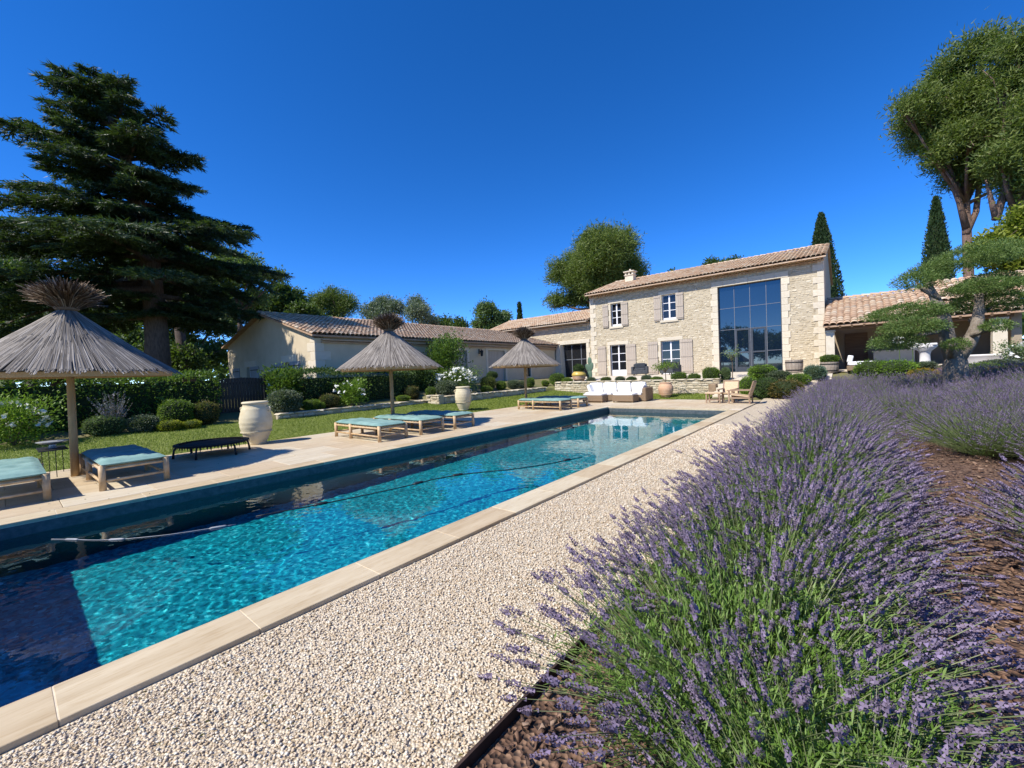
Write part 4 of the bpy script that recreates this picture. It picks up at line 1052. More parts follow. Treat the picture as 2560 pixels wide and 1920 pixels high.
def ball_crown(seed, n, leaf, rough, kind, flat=1.0):
    """clipped bush in a unit box (1 wide, 1 high): leaves on a slightly uneven dome"""
    r = np.random.default_rng(seed)
    d = r.normal(size=(n, 3)); d /= np.linalg.norm(d, axis=1)[:, None]
    ph = r.uniform(0, 6.28, 6)
    lump = 1 + rough * (np.sin(3 * d[:, 0] + ph[0]) * np.sin(3.3 * d[:, 1] + ph[1]) + 0.6 * np.sin(6 * d[:, 2] + 5 * d[:, 0] + ph[2]) + 0.4 * r.normal(size=n))
    e = np.sign(d) * np.abs(d) ** 0.82
    P = e * 0.47 * lump[:, None]; P[:, 2] = P[:, 2] * 1.0 + 0.47
    k = P[:, 2] > 0.02; P = P[k]; d = d[k]
    P *= (1 - 0.12 * r.random(len(P)) + 0.10 * (r.random(len(P)) < 0.06))[:, None]
    V, F = leaf_quads(P - d * leaf * 0.3, d + r.normal(0, 0.55, d.shape), leaf * r.uniform(0.6, 1.3, len(P)), leaf * 0.5, r)
    return mesh_np('crown', V, F, LEAFM[kind])
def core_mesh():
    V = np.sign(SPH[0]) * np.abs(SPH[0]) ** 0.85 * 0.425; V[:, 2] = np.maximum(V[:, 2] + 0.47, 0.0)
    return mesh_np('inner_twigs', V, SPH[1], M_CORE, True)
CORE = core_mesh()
BALLS = {k: [ball_crown(31 + i * 7 + h_, 3600, 0.066, 0.07, k) for i in range(2)] for h_, k in enumerate(('grey', 'blue', 'lime', 'russet', 'green', 'bright', 'dark', 'olivine', 'pale', 'gold', 'yellow'))}

def petals(P, s, r):
    """open flowers: five petals round a centre"""
    n = len(P); parts = []
    ax = r.normal(size=(n, 3)) * 0.6 + np.array([0.15, -0.45, 0.7]); ax, U_, W_ = frames(ax)
    for k in range(5):
        a = 2 * PI * k / 5; o = U_ * math.cos(a) + W_ * math.sin(a)
        sd = np.cross(ax, o); ss = (s * r.uniform(0.7, 1.2, n))[:, None]
        parts.append(np.stack([P, P + o * ss * 0.6 + sd * ss * 0.5 + ax * ss * 0.25, P + o * ss + ax * ss * 0.2, P + o * ss * 0.6 - sd * ss * 0.5 + ax * ss * 0.25], 1).reshape(-1, 3))
    V = np.concatenate(parts); return V, np.arange(len(V)).reshape(-1, 4)

def shrub(seed, w, h, kind, leaf=0.07, n=2200, flowers=0, fsize=0.05, upright=0.4):
    """loose leafy shrub with stems, leaves through its volume, perhaps flowers"""
    r = np.random.default_rng(seed)
    mb = MB(); ns = 9; C_ = []
    for k in range(ns):
        a = 2 * PI * k / ns + r.normal(0, .3); l = h * r.uniform(0.6, 0.95); o = w * 0.32 * r.uniform(0.4, 1.2)
        p = [(0.03 * math.cos(a), 0.03 * math.sin(a), 0), (o * .5 * math.cos(a), o * .5 * math.sin(a), l * .5), (o * math.cos(a), o * math.sin(a), l)]
        mb.tube(p, [0.014, 0.010, 0.004], 5); C_.append(p[2]); C_.append(((p[1][0] + p[2][0]) / 2, (p[1][1] + p[2][1]) / 2, (p[1][2] + p[2][2]) / 2)); C_.append((p[1][0] * 1.7, p[1][1] * 1.7, l * 0.35))
    C_ = np.array(C_)
    k = r.integers(0, len(C_), n); P = C_[k] + r.normal(0, 1, (n, 3)) * np.array([w * 0.13, w * 0.13, h * 0.10])
    P[:, 2] = np.abs(P[:, 2]); D = P - np.array([0, 0, h * 0.35]); D /= np.linalg.norm(D, axis=1)[:, None] + 1e-6
    V, F = leaf_quads(P, D + r.normal(0, 0.6, P.shape) + np.array([0, 0, upright]), leaf * r.uniform(0.6, 1.3, n), leaf * 0.48, r)
    fl = None
    if flowers:
        d = r.normal(size=(flowers, 3)); d[:, 2] = np.abs(d[:, 2]) * 0.9; d /= np.linalg.norm(d, axis=1)[:, None]
        d[:, 1] -= 0.25; d[:, 0] += 0.1
        FP = d * np.array([w * 0.5, w * 0.5, h * 0.55]) * r.uniform(0.8, 1.05, (flowers, 1)) + np.array([0, 0, h * 0.42])
        # clusters
        FP = np.concatenate([FP + r.normal(0, fsize * 0.8, FP.shape) for _ in range(3)])
        fl = mesh_np('blossoms', *petals(FP, np.full(len(FP), fsize), r), M_PETAL)
    return mb.mesh('stems', M_TWIG), mesh_np('foliage', V, F, LEAFM[kind]), fl
def place_shrub(name, label, cat, x, y, w, h, kind, seed, group=None, dz=0, **kw):
    e = empty(name, (x, y, gzf(x, y) - 0.03 + dz), 0); tag(e, label, cat, group)
    s_, f_, b_ = shrub(seed, w, h, kind, **kw)
    obj_from('stems', s_, e); obj_from('foliage', f_, e)
    if b_: obj_from('blossoms', b_, e)
    return e

BUSHN = [0]
def bush(kind, x, y, w, h, label, group=None, dz=0.0):
    e = empty('clipped_bush', (x, y, gzf(x, y) - 0.03 + dz), rng.uniform(0, 6.28)); tag(e, label, 'bush', group)
    BUSHN[0] += 1
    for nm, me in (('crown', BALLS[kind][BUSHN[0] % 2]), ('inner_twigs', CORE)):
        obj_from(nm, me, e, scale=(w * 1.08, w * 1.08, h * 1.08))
    return e
bush('grey', -16.75, 6.85, 1.06, 0.84, 'large grey-green clipped dome at the gate end of the low border wall')
bush('lime', -16.75, 7.84, 0.70, 0.40, 'low lime green clump between the grey dome and a russet ball')
bush('lime', -16.62, 8.12, 0.45, 0.30, 'small yellow-green tuft leaning on the russet ball in the border')
bush('russet', -16.85, 8.65, 0.78, 0.55, 'russet brown clipped ball beside the white rose in the border')
bush('russet', -17.05, 13.0, 0.68, 0.60, 'dark russet ball behind the sunlit wall corner')
bush('green', -16.5, 13.75, 0.50, 0.46, 'small green ball above the sunlit wall corner')
bush('lime', -16.6, 12.15, 0.66, 0.28, 'flat lime green cushion on the border just before the wall steps forward')
bush('grey', -16.15, 14.5, 0.94, 0.84, 'round grey ball on the wall corner behind the tall pale urn')
bush('dark', -17.4, 19.45, 0.62, 0.48, 'dark green ball set high behind the yellow-green clumps', dz=0.36)
bush('olivine', -16.7, 18.3, 0.86, 0.74, 'olive yellow mound under the dark green ball')
bush('lime', -15.95, 17.3, 0.63, 0.42, 'bright lime cushion spilling over the shaded wall')
bush('lime', -16.4, 19.1, 0.58, 0.50, 'lime mound next to the olive yellow one')
bush('grey', -16.4, 20.3, 0.76, 0.52, 'grey ball above the shaded wall, larger of a pair')
bush('grey', -16.3, 21.1, 0.44, 0.46, 'grey ball above the shaded wall, smaller of a pair')
bush('green', -16.3, 21.9, 0.55, 0.60, 'upright green ball next to the small grey one')
bush('green', -15.4, 23.75, 0.96, 0.80, 'big green ball in front of the sloping buttress')
bush('lime', -16.2, 23.5, 0.54, 0.36, 'low lime clump beside the big green ball near the buttress')
bush('lime', -14.6, 23.75, 0.70, 0.48, 'lime ball between the big green ball and the yellow-glazed jar')
bush('grey', -13.2, 24.4, 0.58, 0.42, 'grey tuft on the terrace wall behind the sofa cushions, next to the glazed jar')
bush('olivine', -12.1, 24.3, 0.61, 0.42, 'yellowish ball on the terrace wall before the first french door')
bush('grey', -11.2, 24.4, 0.58, 0.42, 'grey cushion on the terrace wall to the right of the first french door')
bush('dark', -10.45, 24.4, 0.60, 0.38, 'dark green cushion next to a grey one on the terrace wall')
bush('grey', -9.45, 24.2, 0.57, 0.48, 'grey ball on the terrace wall before the dark armchair')
bush('lime', -8.8, 24.1, 0.65, 0.38, 'lime cushion on the terrace wall behind the potted standard tree')
bush('green', -7.5, 24.0, 0.80, 0.60, 'green ball on the terrace wall below a grey shutter')
bush('green', -6.7, 24.0, 0.65, 0.50, 'small green ball in the middle of three on the terrace wall')
bush('green', -5.9, 24.3, 0.85, 0.78, 'large round green ball at the end of the terrace wall by the glazed bay')
bush('pale', -5.3, 24.8, 0.48, 0.66, 'pale leafy ball in front of the glazed bay')
bush('bright', -3.6, 24.9, 1.25, 0.75, 'broad bright green mound before the glass doors')
bush('grey', -2.9, 24.6, 1.1, 0.52, 'grey-blue mound beside the bright green one before the glass doors')
bush('bright', -3.7, 21.75, 0.72, 0.90, 'bright green bush behind the wooden armchair')
bush('dark', -2.95, 21.5, 0.98, 0.86, 'dark leafy green bush between the wooden armchair and the russet box bush')
bush('russet', -2.2, 21.35, 1.30, 0.78, 'olive-russet box-shaped bush standing on the gravel')
bush('bright', -1.95, 23.7, 0.88, 0.56, 'yellow-green ball behind the russet box bush')
bush('blue', -1.38, 24.7, 0.92, 0.68, 'blue-green clipped dome before the house corner')
bush('green', 0.64, 20.3, 1.08, 0.80, 'large green dome beyond the lavender before the pool house')
bush('bright', 1.2, 19.95, 1.05, 0.76, 'bright green dome touching the large green one before the pool house')
bush('gold', 1.8, 19.6, 0.78, 0.44, 'golden orange flowering cushion beside the olive trunk')
bush('lime', 3.1, 19.4, 0.98, 0.44, 'lime green mound on the far side of the olive trunk')
bush('gold', 3.45, 18.0, 1.0, 0.42, 'wide golden cushion behind the lavender at the stone trough')
bush('grey', 2.2, 23.2, 0.72, 0.36, 'low grey mound under the stone pedestal')
bush('grey', 3.8, 20.9, 0.95, 0.34, 'low grey-green mat in front of the stone trough')
bush('grey', -16.75, 2.75, 0.74, 0.50, 'grey cushion between the mauve sprays and the yellow ground cover')
bush('pale', -16.85, 1.9, 0.85, 0.55, 'pale green mound at the foot of the mauve sprays')
bush('green', -17.1, 3.65, 0.92, 0.86, 'glossy green ball before the laurel hedge')
bush('russet', -16.95, 4.4, 0.72, 0.76, 'brownish green ball between the glossy green one and the black gate')
bush('yellow', -16.4, 3.3, 0.62, 0.34, 'yellow-gold ground cover clump at the lawn edge below the glossy green ball')
bush('yellow', -16.35, 3.85, 0.52, 0.28, 'second yellow-gold clump at the lawn edge, nearer the black gate')
place_shrub('rose_bush', 'white rose bush on the low border beside a russet ball', 'rose bush', -16.75, 9.6, 1.35, 1.10, 'bright', 51, leaf=0.09, n=2200, flowers=26, fsize=0.05)
place_shrub('rose_bush', 'big white flowering rose bush behind the tall pale urn', 'rose bush', -16.7, 15.9, 2.2, 1.35, 'green', 52, leaf=0.09, n=3800, flowers=100, fsize=0.07)
place_shrub('rose_bush', 'white rose bush on the lawn edge beside the thatched parasol pole', 'rose bush', -16.6, 0.2, 1.7, 1.25, 'bright', 53, leaf=0.08, n=4200, flowers=80, fsize=0.055)
place_shrub('rose_bush', 'white flowering bush beside the stone disc at the pool house', 'rose bush', 4.4, 21.4, 1.1, 0.85, 'pale', 54, leaf=0.07, n=2200, flowers=20, fsize=0.05)
place_shrub('laurel_shrub', 'tall leafy laurel shrub against the rendered wing', 'shrub', -18.0, 16.2, 2.3, 2.75, 'laurel', 55, leaf=0.14, n=6500)
place_shrub('laurel_shrub', 'leafy green laurel shrub overhanging the black gate', 'shrub', -18.1, 7.4, 1.7, 1.45, 'laurel', 56, leaf=0.13, n=3600)
place_shrub('laurel_shrub', 'dark bushy shrub between the tall laurel and the roses', 'shrub', -17.9, 14.2, 1.7, 1.5, 'dark', 57, leaf=0.11, n=3600)
# mauve Russian sage: upright sprays
def spray_plant(x, y, w, h, n, label):
    r = np.random.default_rng(8); e = empty('russian_sage', (x, y, gzf(x, y) - 0.02)); tag(e, label, 'perennial')
    mb = MB(); PV = []; PD = []
    for k in range(n):
        a = r.uniform(0, 6.28); o = w * 0.5 * r.random(); l = h * r.uniform(0.6, 1.1)
        p = np.array([[0.02 * math.cos(a), 0.02 * math.sin(a), 0], [o * .4 * math.cos(a), o * .4 * math.sin(a), l * .5], [o * math.cos(a), o * math.sin(a), l]])
        mb.tube(p, [0.006, 0.004, 0.002], 4)
        for t_ in r.uniform(0.35, 1.0, 34):
            q = p[0] * (1 - t_) ** 2 + 2 * t_ * (1 - t_) * p[1] + t_ ** 2 * p[2]; PV.append(q); PD.append(p[2] - p[1] + r.normal(0, 0.35, 3))
    mb.build('stems', M_TWIG, e)
    V, F = leaf_quads(np.array(PV), np.array(PD), 0.06 * r.uniform(0.6, 1.3, len(PV)), 0.018, r); obj_from('flower_sprays', mesh_np('flower_sprays', V, F, LEAFM['sage']), e)
spray_plant(-16.8, 2.1, 1.1, 1.15, 46, 'mauve Russian sage with tall airy sprays before the hedge')

# hedges
def hedge(label, x0, x1, y0, y1, ztop, n, kind, leaf, seed, zwob=0.12):
    r = np.random.default_rng(seed); z0 = min(gzf(x1 + .2, y0), gzf(x1 + .2, y1)) - 0.1
    e = empty('laurel_hedge', ((x0 + x1) / 2, (y0 + y1) / 2, z0)); tag(e, label, 'hedge')
    def top(y): return ztop + zwob * (np.sin(y * 1.7) * 0.5 + np.sin(y * 3.9 + 1) * 0.3 + np.sin(y * 0.6 + 2) * 0.5)
    A1 = (y1 - y0) * (ztop - z0); A2 = (y1 - y0) * (x1 - x0); A3 = (x1 - x0) * (ztop - z0)
    k = r.random(n) * (A1 + A2 + 2 * A3); y = r.uniform(y0, y1, n); x = r.uniform(x0, x1, n); z = z0 + r.random(n) * (top(y) - z0)
    N_ = np.zeros((n, 3)); f1 = k < A1; f2 = (k >= A1) & (k < A1 + A2); f3 = (k >= A1 + A2) & (k < A1 + A2 + A3); f4 = k >= A1 + A2 + A3
    x[f1] = x1; N_[f1, 0] = 1; z[f2] = top(y)[f2]; N_[f2, 2] = 1; y[f3] = y0; N_[f3, 1] = -1; y[f4] = y1; N_[f4, 1] = 1
    P = np.stack([x, y, z], 1) + r.normal(0, 0.06, (n, 3)); P += N_ * (0.07 * np.sin(P[:, 1:2] * 4) * np.sin(P[:, 2:3] * 5 + 1))
    V, F = leaf_quads(P, N_ * 0.7 + r.normal(0, 0.6, (n, 3)) + np.array([0, 0, 0.25]), leaf * r.uniform(0.6, 1.25, n), leaf * 0.45, r)
    o = obj_from('foliage', mesh_np('foliage', V, F, LEAFM[kind])); at_parent(o, e)
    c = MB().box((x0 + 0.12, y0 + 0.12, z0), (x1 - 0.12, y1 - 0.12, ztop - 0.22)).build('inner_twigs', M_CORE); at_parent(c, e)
hedge('long glossy laurel hedge behind the rose and the mauve sprays', -19.2, -17.75, -8.0, 5.0, 1.98, 15000, 'laurel', 0.12, 61)
hedge('dark laurel hedge screening the rendered wing', -19.1, -17.45, 7.9, 14.6, 1.95, 9000, 'dark', 0.11, 62)
# black metal gate
gt = empty('garden_gate', (-18.2, 5.85, 0.3)); tag(gt, 'black ribbed metal gate between the two laurel hedges', 'gate')
for k in range(16):
    y0_ = 5.02 + k * 0.104; zt = 1.86 - 0.05 * abs(k - 8) / 8
    o = MB().bevbox((-18.225, y0_ + 0.004, 0.28), (-18.2, y0_ + 0.1, zt), 0.006).build('slat', M_IRON); at_parent(o, gt)
o = MB().box((-18.26, 5.0, 0.45), (-18.227, 6.7, 0.53)).box((-18.26, 5.0, 1.6), (-18.227, 6.7, 1.68)).build('gate_rail', M_IRON); at_parent(o, gt)
for y_ in (4.96, 6.74): o = MB().box((-18.27, y_ - 0.04, 0.2), (-18.19, y_ + 0.04, 1.95)).build('gate_post', M_IRON); at_parent(o, gt)
o = MB().bevbox((-17.9, 5.0, 0.24), (-17.5, 6.75, 0.36), 0.015).build('threshold', M_CUT); at_parent(o, gt)
# ------------------------------------------------------------------ thatched parasols
t = NT('grey_thatch'); r = t.island(); v = t.coord('Object')
c = t.ramp(t.math('ADD', t.math('MULTIPLY', r, 0.7), t.math('MULTIPLY', t.noise(v, 3, 3), 0.3)), [(0.1, (0.07, 0.06, 0.05)), (0.45, (0.17, 0.15, 0.13)), (0.75, (0.29, 0.26, 0.225)), (1.0, (0.45, 0.41, 0.36))])
t.pbr(c, 0.75, None, 0.3); M_THATCH = t.m
t = NT('brown_straw'); r = t.island()
t.pbr(t.ramp(r, [(0.0, (0.06, 0.038, 0.02)), (0.5, (0.15, 0.10, 0.065)), (0.85, (0.28, 0.225, 0.17)), (1.0, (0.52, 0.46, 0.39))]), 0.85, None, 0.2); M_STRAW = t.m
M_MAT_TAN = mat_simple('reed_lining', (0.42, 0.26, 0.12), (0.55, 0.37, 0.19), 30, 0.8, 0.3, stretch=(1, 1, 6))
M_POLE = mat_simple('round_pine_pole', (0.34, 0.20, 0.085), (0.47, 0.31, 0.15), 6, 0.7, 0.15, stretch=(3, 3, 0.5))
def straw_strip(P0, P1, P2, w, lift):
    """thin three-sided reeds through three points"""
    n = len(P0); pts = np.stack([P0, P1, P2], 1); d = P2 - P0; d /= np.linalg.norm(d, axis=1)[:, None]
    up = np.array([0, 0, 1.0]); s = np.cross(d, up); s /= np.linalg.norm(s, axis=1)[:, None] + 1e-9; nn = np.cross(s, d)
    w = np.broadcast_to(w, (n,))[:, None, None]
    A = pts - s[:, None] * w; B = pts + s[:, None] * w; C_ = pts + nn[:, None] * w * lift
    V = np.stack([A, C_, B], 2).reshape(-1, 3); idx = np.arange(n * 9).reshape(n, 3, 3)
    F = np.concatenate([np.stack([idx[:, i, k], idx[:, i, k + 1], idx[:, i + 1, k + 1], idx[:, i + 1, k]], -1) for i in range(2) for k in range(2)])
    return V, F
def make_parasol():
    root = empty('thatched_parasol'); r = np.random.default_rng(5)
    RR, Z0, Z1 = 1.52, 1.97, 3.16
    def surf(rr): # height over radius: nearly straight cone, steeper at the tip
        s = rr / RR; return Z0 + (Z1 - Z0) * ((1 - s) ** 1.12)
    prof = [(rr, surf(rr) - 0.03) for rr in np.linspace(RR - 0.02, 0.10, 12)]
    MB().lathe(prof, 40).build('thatch', M_THATCH, root, True)
    parts = []
    for lay, (ra, rb, n) in enumerate(((0.08, 1.56, 1500), (0.08, 1.15, 500), (0.08, 0.75, 300))):
        a = r.uniform(0, 2 * PI, n); a2 = a + r.normal(0, 0.06, n); rb_ = rb + r.normal(0, 0.045, n); off = 0.006 + 0.010 * lay + r.uniform(0, 0.014, n)
        def pt(ang, rr, o): return np.stack([rr * np.cos(ang), rr * np.sin(ang), surf(np.minimum(rr, RR)) - np.maximum(rr - RR, 0) * 0.8 + o], 1)
        parts.append(straw_strip(pt(a2, rb_, off), pt((a + a2) / 2, (rb_ + ra) / 2, off), pt(a, np.full(n, ra), off), r.uniform(0.006, 0.013, n), 0.8))
    V, F = join_vf(parts); obj_from('reeds', mesh_np('reeds', V, F, M_THATCH), root)
    # reed lining and hanging rim below
    V = []; n = 48
    for (rr, z) in ((RR - 0.03, Z0 - 0.035), (RR - 0.045, Z0 - 0.12), (RR - 0.075, Z0 - 0.12), (RR - 0.09, Z0 - 0.01), (0.08, Z1 - 0.10)):
        for k in range(n): V.append([rr * math.cos(2 * PI * k / n), rr * math.sin(2 * PI * k / n), z])
    F = [[j * n + k, j * n + (k + 1) % n, (j + 1) * n + (k + 1) % n, (j + 1) * n + k] for j in range(4) for k in range(n)]
    obj_from('lining', mesh_np('lining', np.array(V), F, M_MAT_TAN), root)
    for k in range(10):
        a = 2 * PI * k / 10 + 0.2; ca, sa = math.cos(a), math.sin(a)
        MB().tube([(0.05 * ca, 0.05 * sa, Z1 - 0.17), (1.42 * ca, 1.42 * sa, Z0 - 0.045)], 0.018, 6).build('rib', M_POLE, root)
    MB().tube([(1.38 * math.cos(2 * PI * k / 24), 1.38 * math.sin(2 * PI * k / 24), Z0 - 0.05) for k in range(25)], 0.012, 5, False).build('hoop', M_POLE, root)
    MB().tube([(0, 0, -0.02), (0.004, -0.003, 1.0), (0, 0, 3.2)], [0.062, 0.058, 0.05], 14).build('pole', M_POLE, root, True)
    # tied tuft on top
    n = 2600; a = r.uniform(0, 2 * PI, n); q = np.sqrt(r.random(n)); rt = 0.06 + 0.43 * q + r.normal(0, .06, n); zt = Z1 + 0.40 - 0.20 * q ** 2 + r.normal(0, 0.07, n)
    P0 = np.stack([0.13 * np.cos(a) * q, 0.13 * np.sin(a) * q, np.full(n, Z1 - 0.05)], 1)
    P2 = np.stack([rt * np.cos(a), rt * np.sin(a), zt], 1); P1 = P0 * 0.4 + P2 * 0.6 + np.stack([-0.02 * np.cos(a), -0.02 * np.sin(a), np.full(n, 0.05)], 1)
    V, F = straw_strip(P0, P1, P2, r.uniform(0.004, 0.009, n), 0.9); obj_from('tuft', mesh_np('tuft', V, F, M_STRAW), root)
    MB().lathe([(0.15, Z1 - 0.06), (0.17, Z1 - 0.03), (0.17, Z1 + 0.03), (0.14, Z1 + 0.06)], 20).build('binding', M_STRAW, root, True)
    return root
par = make_parasol()
for i, (x, y, a, lb) in enumerate([(-11.36, 0.85, 0.3, 'grey thatched parasol shading the loungers next to the black trampoline'), (-11.45, 7.95, 2.1, 'thatched parasol standing among three loungers between the two pale urns'), (-11.5, 15.1, 4.0, 'thatched parasol beside the loungers near the white sofa')]):
    o = par if i == 0 else copy_tree(par)
    o.location = (x, y, 0); o.rotation_euler = (0.006 * (i - 1), 0.012 - 0.01 * i, a); tag(o, lb, 'parasol', 'thatched parasols beside the pool')

# ------------------------------------------------------------------ bamboo loungers with celadon mattresses
M_BAMBOO = mat_simple('bamboo', (0.42, 0.27, 0.13), (0.60, 0.44, 0.26), 5, 0.5, 0.1, stretch=(2, 2, 2), obj_var=0.25)
t = NT('celadon_canvas'); v = t.coord('Object')
c = t.ramp(t.noise(v, 3.5, 5), [(0.3, (0.15, 0.27, 0.25)), (0.7, (0.245, 0.385, 0.355))])
t.pbr(c, 0.85, t.bump(t.noise(v, 10, 4), 0.35, 0.02), 0.2); M_CANVAS = t.m
def make_mattress(L, W, T, nx=46, ny=14):
    r = np.random.default_rng(4)
    us = np.linspace(-1, 1, nx); vs_ = np.linspace(-1, 1, ny); V = []; F = []
    for side in (1, -1):
        for j in range(ny):
            for i in range(nx):
                u, w = us[i], vs_[j]
                e = max(0.0, 1 - abs(u) ** 14) ** 0.5 * max(0.0, 1 - abs(w) ** 10) ** 0.5
                q = 0.034 * (abs(math.sin((u + 1) * PI * 2.5)) ** 0.4 - 0.75) if side > 0 else 0
                q += 0.011 * math.sin(u * 9 + w * 5) * math.cos(w * 4 - u * 3) if side > 0 else 0
                V.append([u * L / 2, w * W / 2, T / 2 + side * (T / 2) * e * (1.05 if side > 0 else 0.9) + q * e])
    n = nx * ny
    for s in (0, 1):
        for j in range(ny - 1):
            for i in range(nx - 1):
                a = s * n + j * nx + i; f = [a, a + 1, a + nx + 1, a + nx]; F.append(f if s == 0 else f[::-1])
    ring = [j for j in range(nx)] + [j * nx + nx - 1 for j in range(1, ny)] + [(ny - 1) * nx + i for i in range(nx - 2, -1, -1)] + [j * nx for j in range(ny - 2, 0, -1)]
    for k in range(len(ring)):
        a, b = ring[k], ring[(k + 1) % len(ring)]; F.append([a, a + n, b + n, b])
    return mesh_np('mattress', np.array(V), F, M_CANVAS, True)
def make_lounger():
    """head towards -X, foot at +X; origin under its middle"""
    root = empty('sun_lounger'); L, W = 2.21, 0.80
    legm = MB().tube([(0, 0, 0), (0, 0, 0.2), (0, 0, 0.40)], [0.046, 0.043, 0.046], 10).mesh('leg', M_BAMBOO, True)
    for x in (-L / 2, -0.30, L / 2):
        for y in (-W / 2, W / 2): obj_from('leg', legm, root, (x, y, 0), (0, 0, rng.uniform(0, 6)))
    for y in (-W / 2, W / 2):
        for z in (0.335, 0.13): MB().tube([(-L / 2, y, z), (0, y, z + rng.normal(0, .004)), (L / 2, y, z)], 0.024, 8).build('side_rail', M_BAMBOO, root, True)
    for x in (-L / 2, L / 2):
        for z in (0.335, 0.15): MB().tube([(x, -W / 2, z), (x, W / 2, z)], 0.023, 8).build('end_rail', M_BAMBOO, root, True)
    sm = MB().tube([(0, -W / 2 + 0.02, 0), (0, W / 2 - 0.02, 0)], 0.014, 6).mesh('slat', M_BAMBOO, True)
    for k in range(16): obj_from('slat', sm, root, (-L / 2 + 0.10 + k * (L - 0.2) / 15, 0, 0.352))
    obj_from('mattress', make_mattress(L + 0.06, W + 0.02, 0.10), root, (0.0, 0, 0.362))
    return root
lg = make_lounger()
for i, (y, rz, lb) in enumerate([(-0.01, 0.0, 'bamboo sun lounger with celadon mattress in front of the slim metal table'), (1.37, 0.01, 'bamboo sun lounger between the parasol pole and the black trampoline'), (6.42, -0.02, 'bamboo sun lounger first of three after the tall urn'), (7.68, 0.01, 'bamboo sun lounger in the middle of three under a thatched parasol'), (8.92, 0.03, 'bamboo sun lounger of three standing next to the slender pale urn'), (14.85, -0.03, 'bamboo sun lounger of the pair farther along the deck, urn side'), (16.2, 0.02, 'bamboo sun lounger of the pair farther along the deck, sofa side')]):
    o = lg if i == 0 else copy_tree(lg)
    o.location = (-10.34, y, 0.0); o.rotation_euler = (0, 0, rz); tag(o, lb, 'sun lounger', 'bamboo loungers along the pool')

# slim metal side table with a tray
tb = empty('side_table', (-11.95, 0.60, 0)); tag(tb, 'slim black wire side table with a grey tray beside the parasol pole', 'side table')
for (dx, dy) in ((-0.42, -0.02), (0.36, 0.03), (-0.3, 0.16), (0.3, -0.14)): MB().tube([(dx, dy, 0), (dx, dy, 0.5)], 0.006, 6).build('leg', M_IRON, tb)
MB().box((-0.45, -0.18, 0.5), (0.40, 0.2, 0.515)).build('table_top', M_IRON, tb)
M_TRAY = mat_simple('grey_metal_tray', (0.35, 0.37, 0.40), (0.5, 0.52, 0.55), 8, 0.4, 0.05, metal=0.4)
tr_ = empty('tray', (-11.95, 0.62, 0.517)); tag(tr_, 'pale grey metal tray on a small stand, on the wire side table', 'tray')
MB().lathe([(0.06, 0), (0.05, 0.06), (0.05, 0.08)], 12).build('stand', M_TRAY, tr_, True)
MB().lathe([(0.05, 0.082), (0.17, 0.10), (0.22, 0.13), (0.225, 0.135), (0.17, 0.115)], 20).build('dish', M_TRAY, tr_, True)

# round mini trampoline
tp = empty('mini_trampoline', (-11.58, 3.10, 0)); tag(tp, 'round black mini trampoline on short bent legs by the tall urn', 'trampoline')
n = 36; MB().tube([(0.70 * math.cos(2 * PI * k / n), 0.70 * math.sin(2 * PI * k / n), 0.27) for k in range(n + 1)], 0.02, 8, False).build('frame', M_IRON, tp, True)
M_BLACKCLOTH = mat_simple('black_fabric', (0.010, 0.010, 0.010), (0.02, 0.02, 0.02), 30, 0.8, 0.2)
MB().lathe([(0.02, 0.262), (0.3, 0.264), (0.60, 0.27), (0.61, 0.275), (0.3, 0.272), (0.02, 0.27)], 36).build('jump_mat', M_BLACKCLOTH, tp, True)
for k in range(36):
    a = 2 * PI * k / 36; MB().tube([(0.60 * math.cos(a), 0.60 * math.sin(a), 0.268), (0.70 * math.cos(a), 0.70 * math.sin(a), 0.268)], 0.008, 5).build('elastic', M_IRON, tp)
V = []; F = []
for k in range(72):
    a = 2 * PI * k / 72; a2 = 2 * PI * (k + 0.95) / 72; d = 0.07 + 0.035 * ((k * 7) % 3)
    V += [[0.725 * math.cos(a), 0.725 * math.sin(a), 0.295], [0.725 * math.cos(a2), 0.725 * math.sin(a2), 0.295], [0.74 * math.cos((a + a2) / 2), 0.74 * math.sin((a + a2) / 2), 0.295 - d], [0.62 * math.cos(a), 0.62 * math.sin(a), 0.30], [0.62 * math.cos(a2), 0.62 * math.sin(a2), 0.30]]
    F += [[5 * k, 5 * k + 1, 5 * k + 2], [5 * k, 5 * k + 3, 5 * k + 4, 5 * k + 1]]
obj_from('edge_pad', mesh_np('edge_pad', np.array(V), F, M_BLACKCLOTH), tp)
for k in range(6):
    a = 2 * PI * k / 6 + 0.35; ca, sa = math.cos(a), math.sin(a)
    MB().tube([(0.66 * ca, 0.66 * sa, 0.26), (0.70 * ca, 0.70 * sa, 0.20), (0.72 * ca, 0.72 * sa, 0.10), (0.73 * ca, 0.73 * sa, 0.0)], [0.018, 0.02, 0.022, 0.026], 8).build('leg', M_IRON, tp, True)

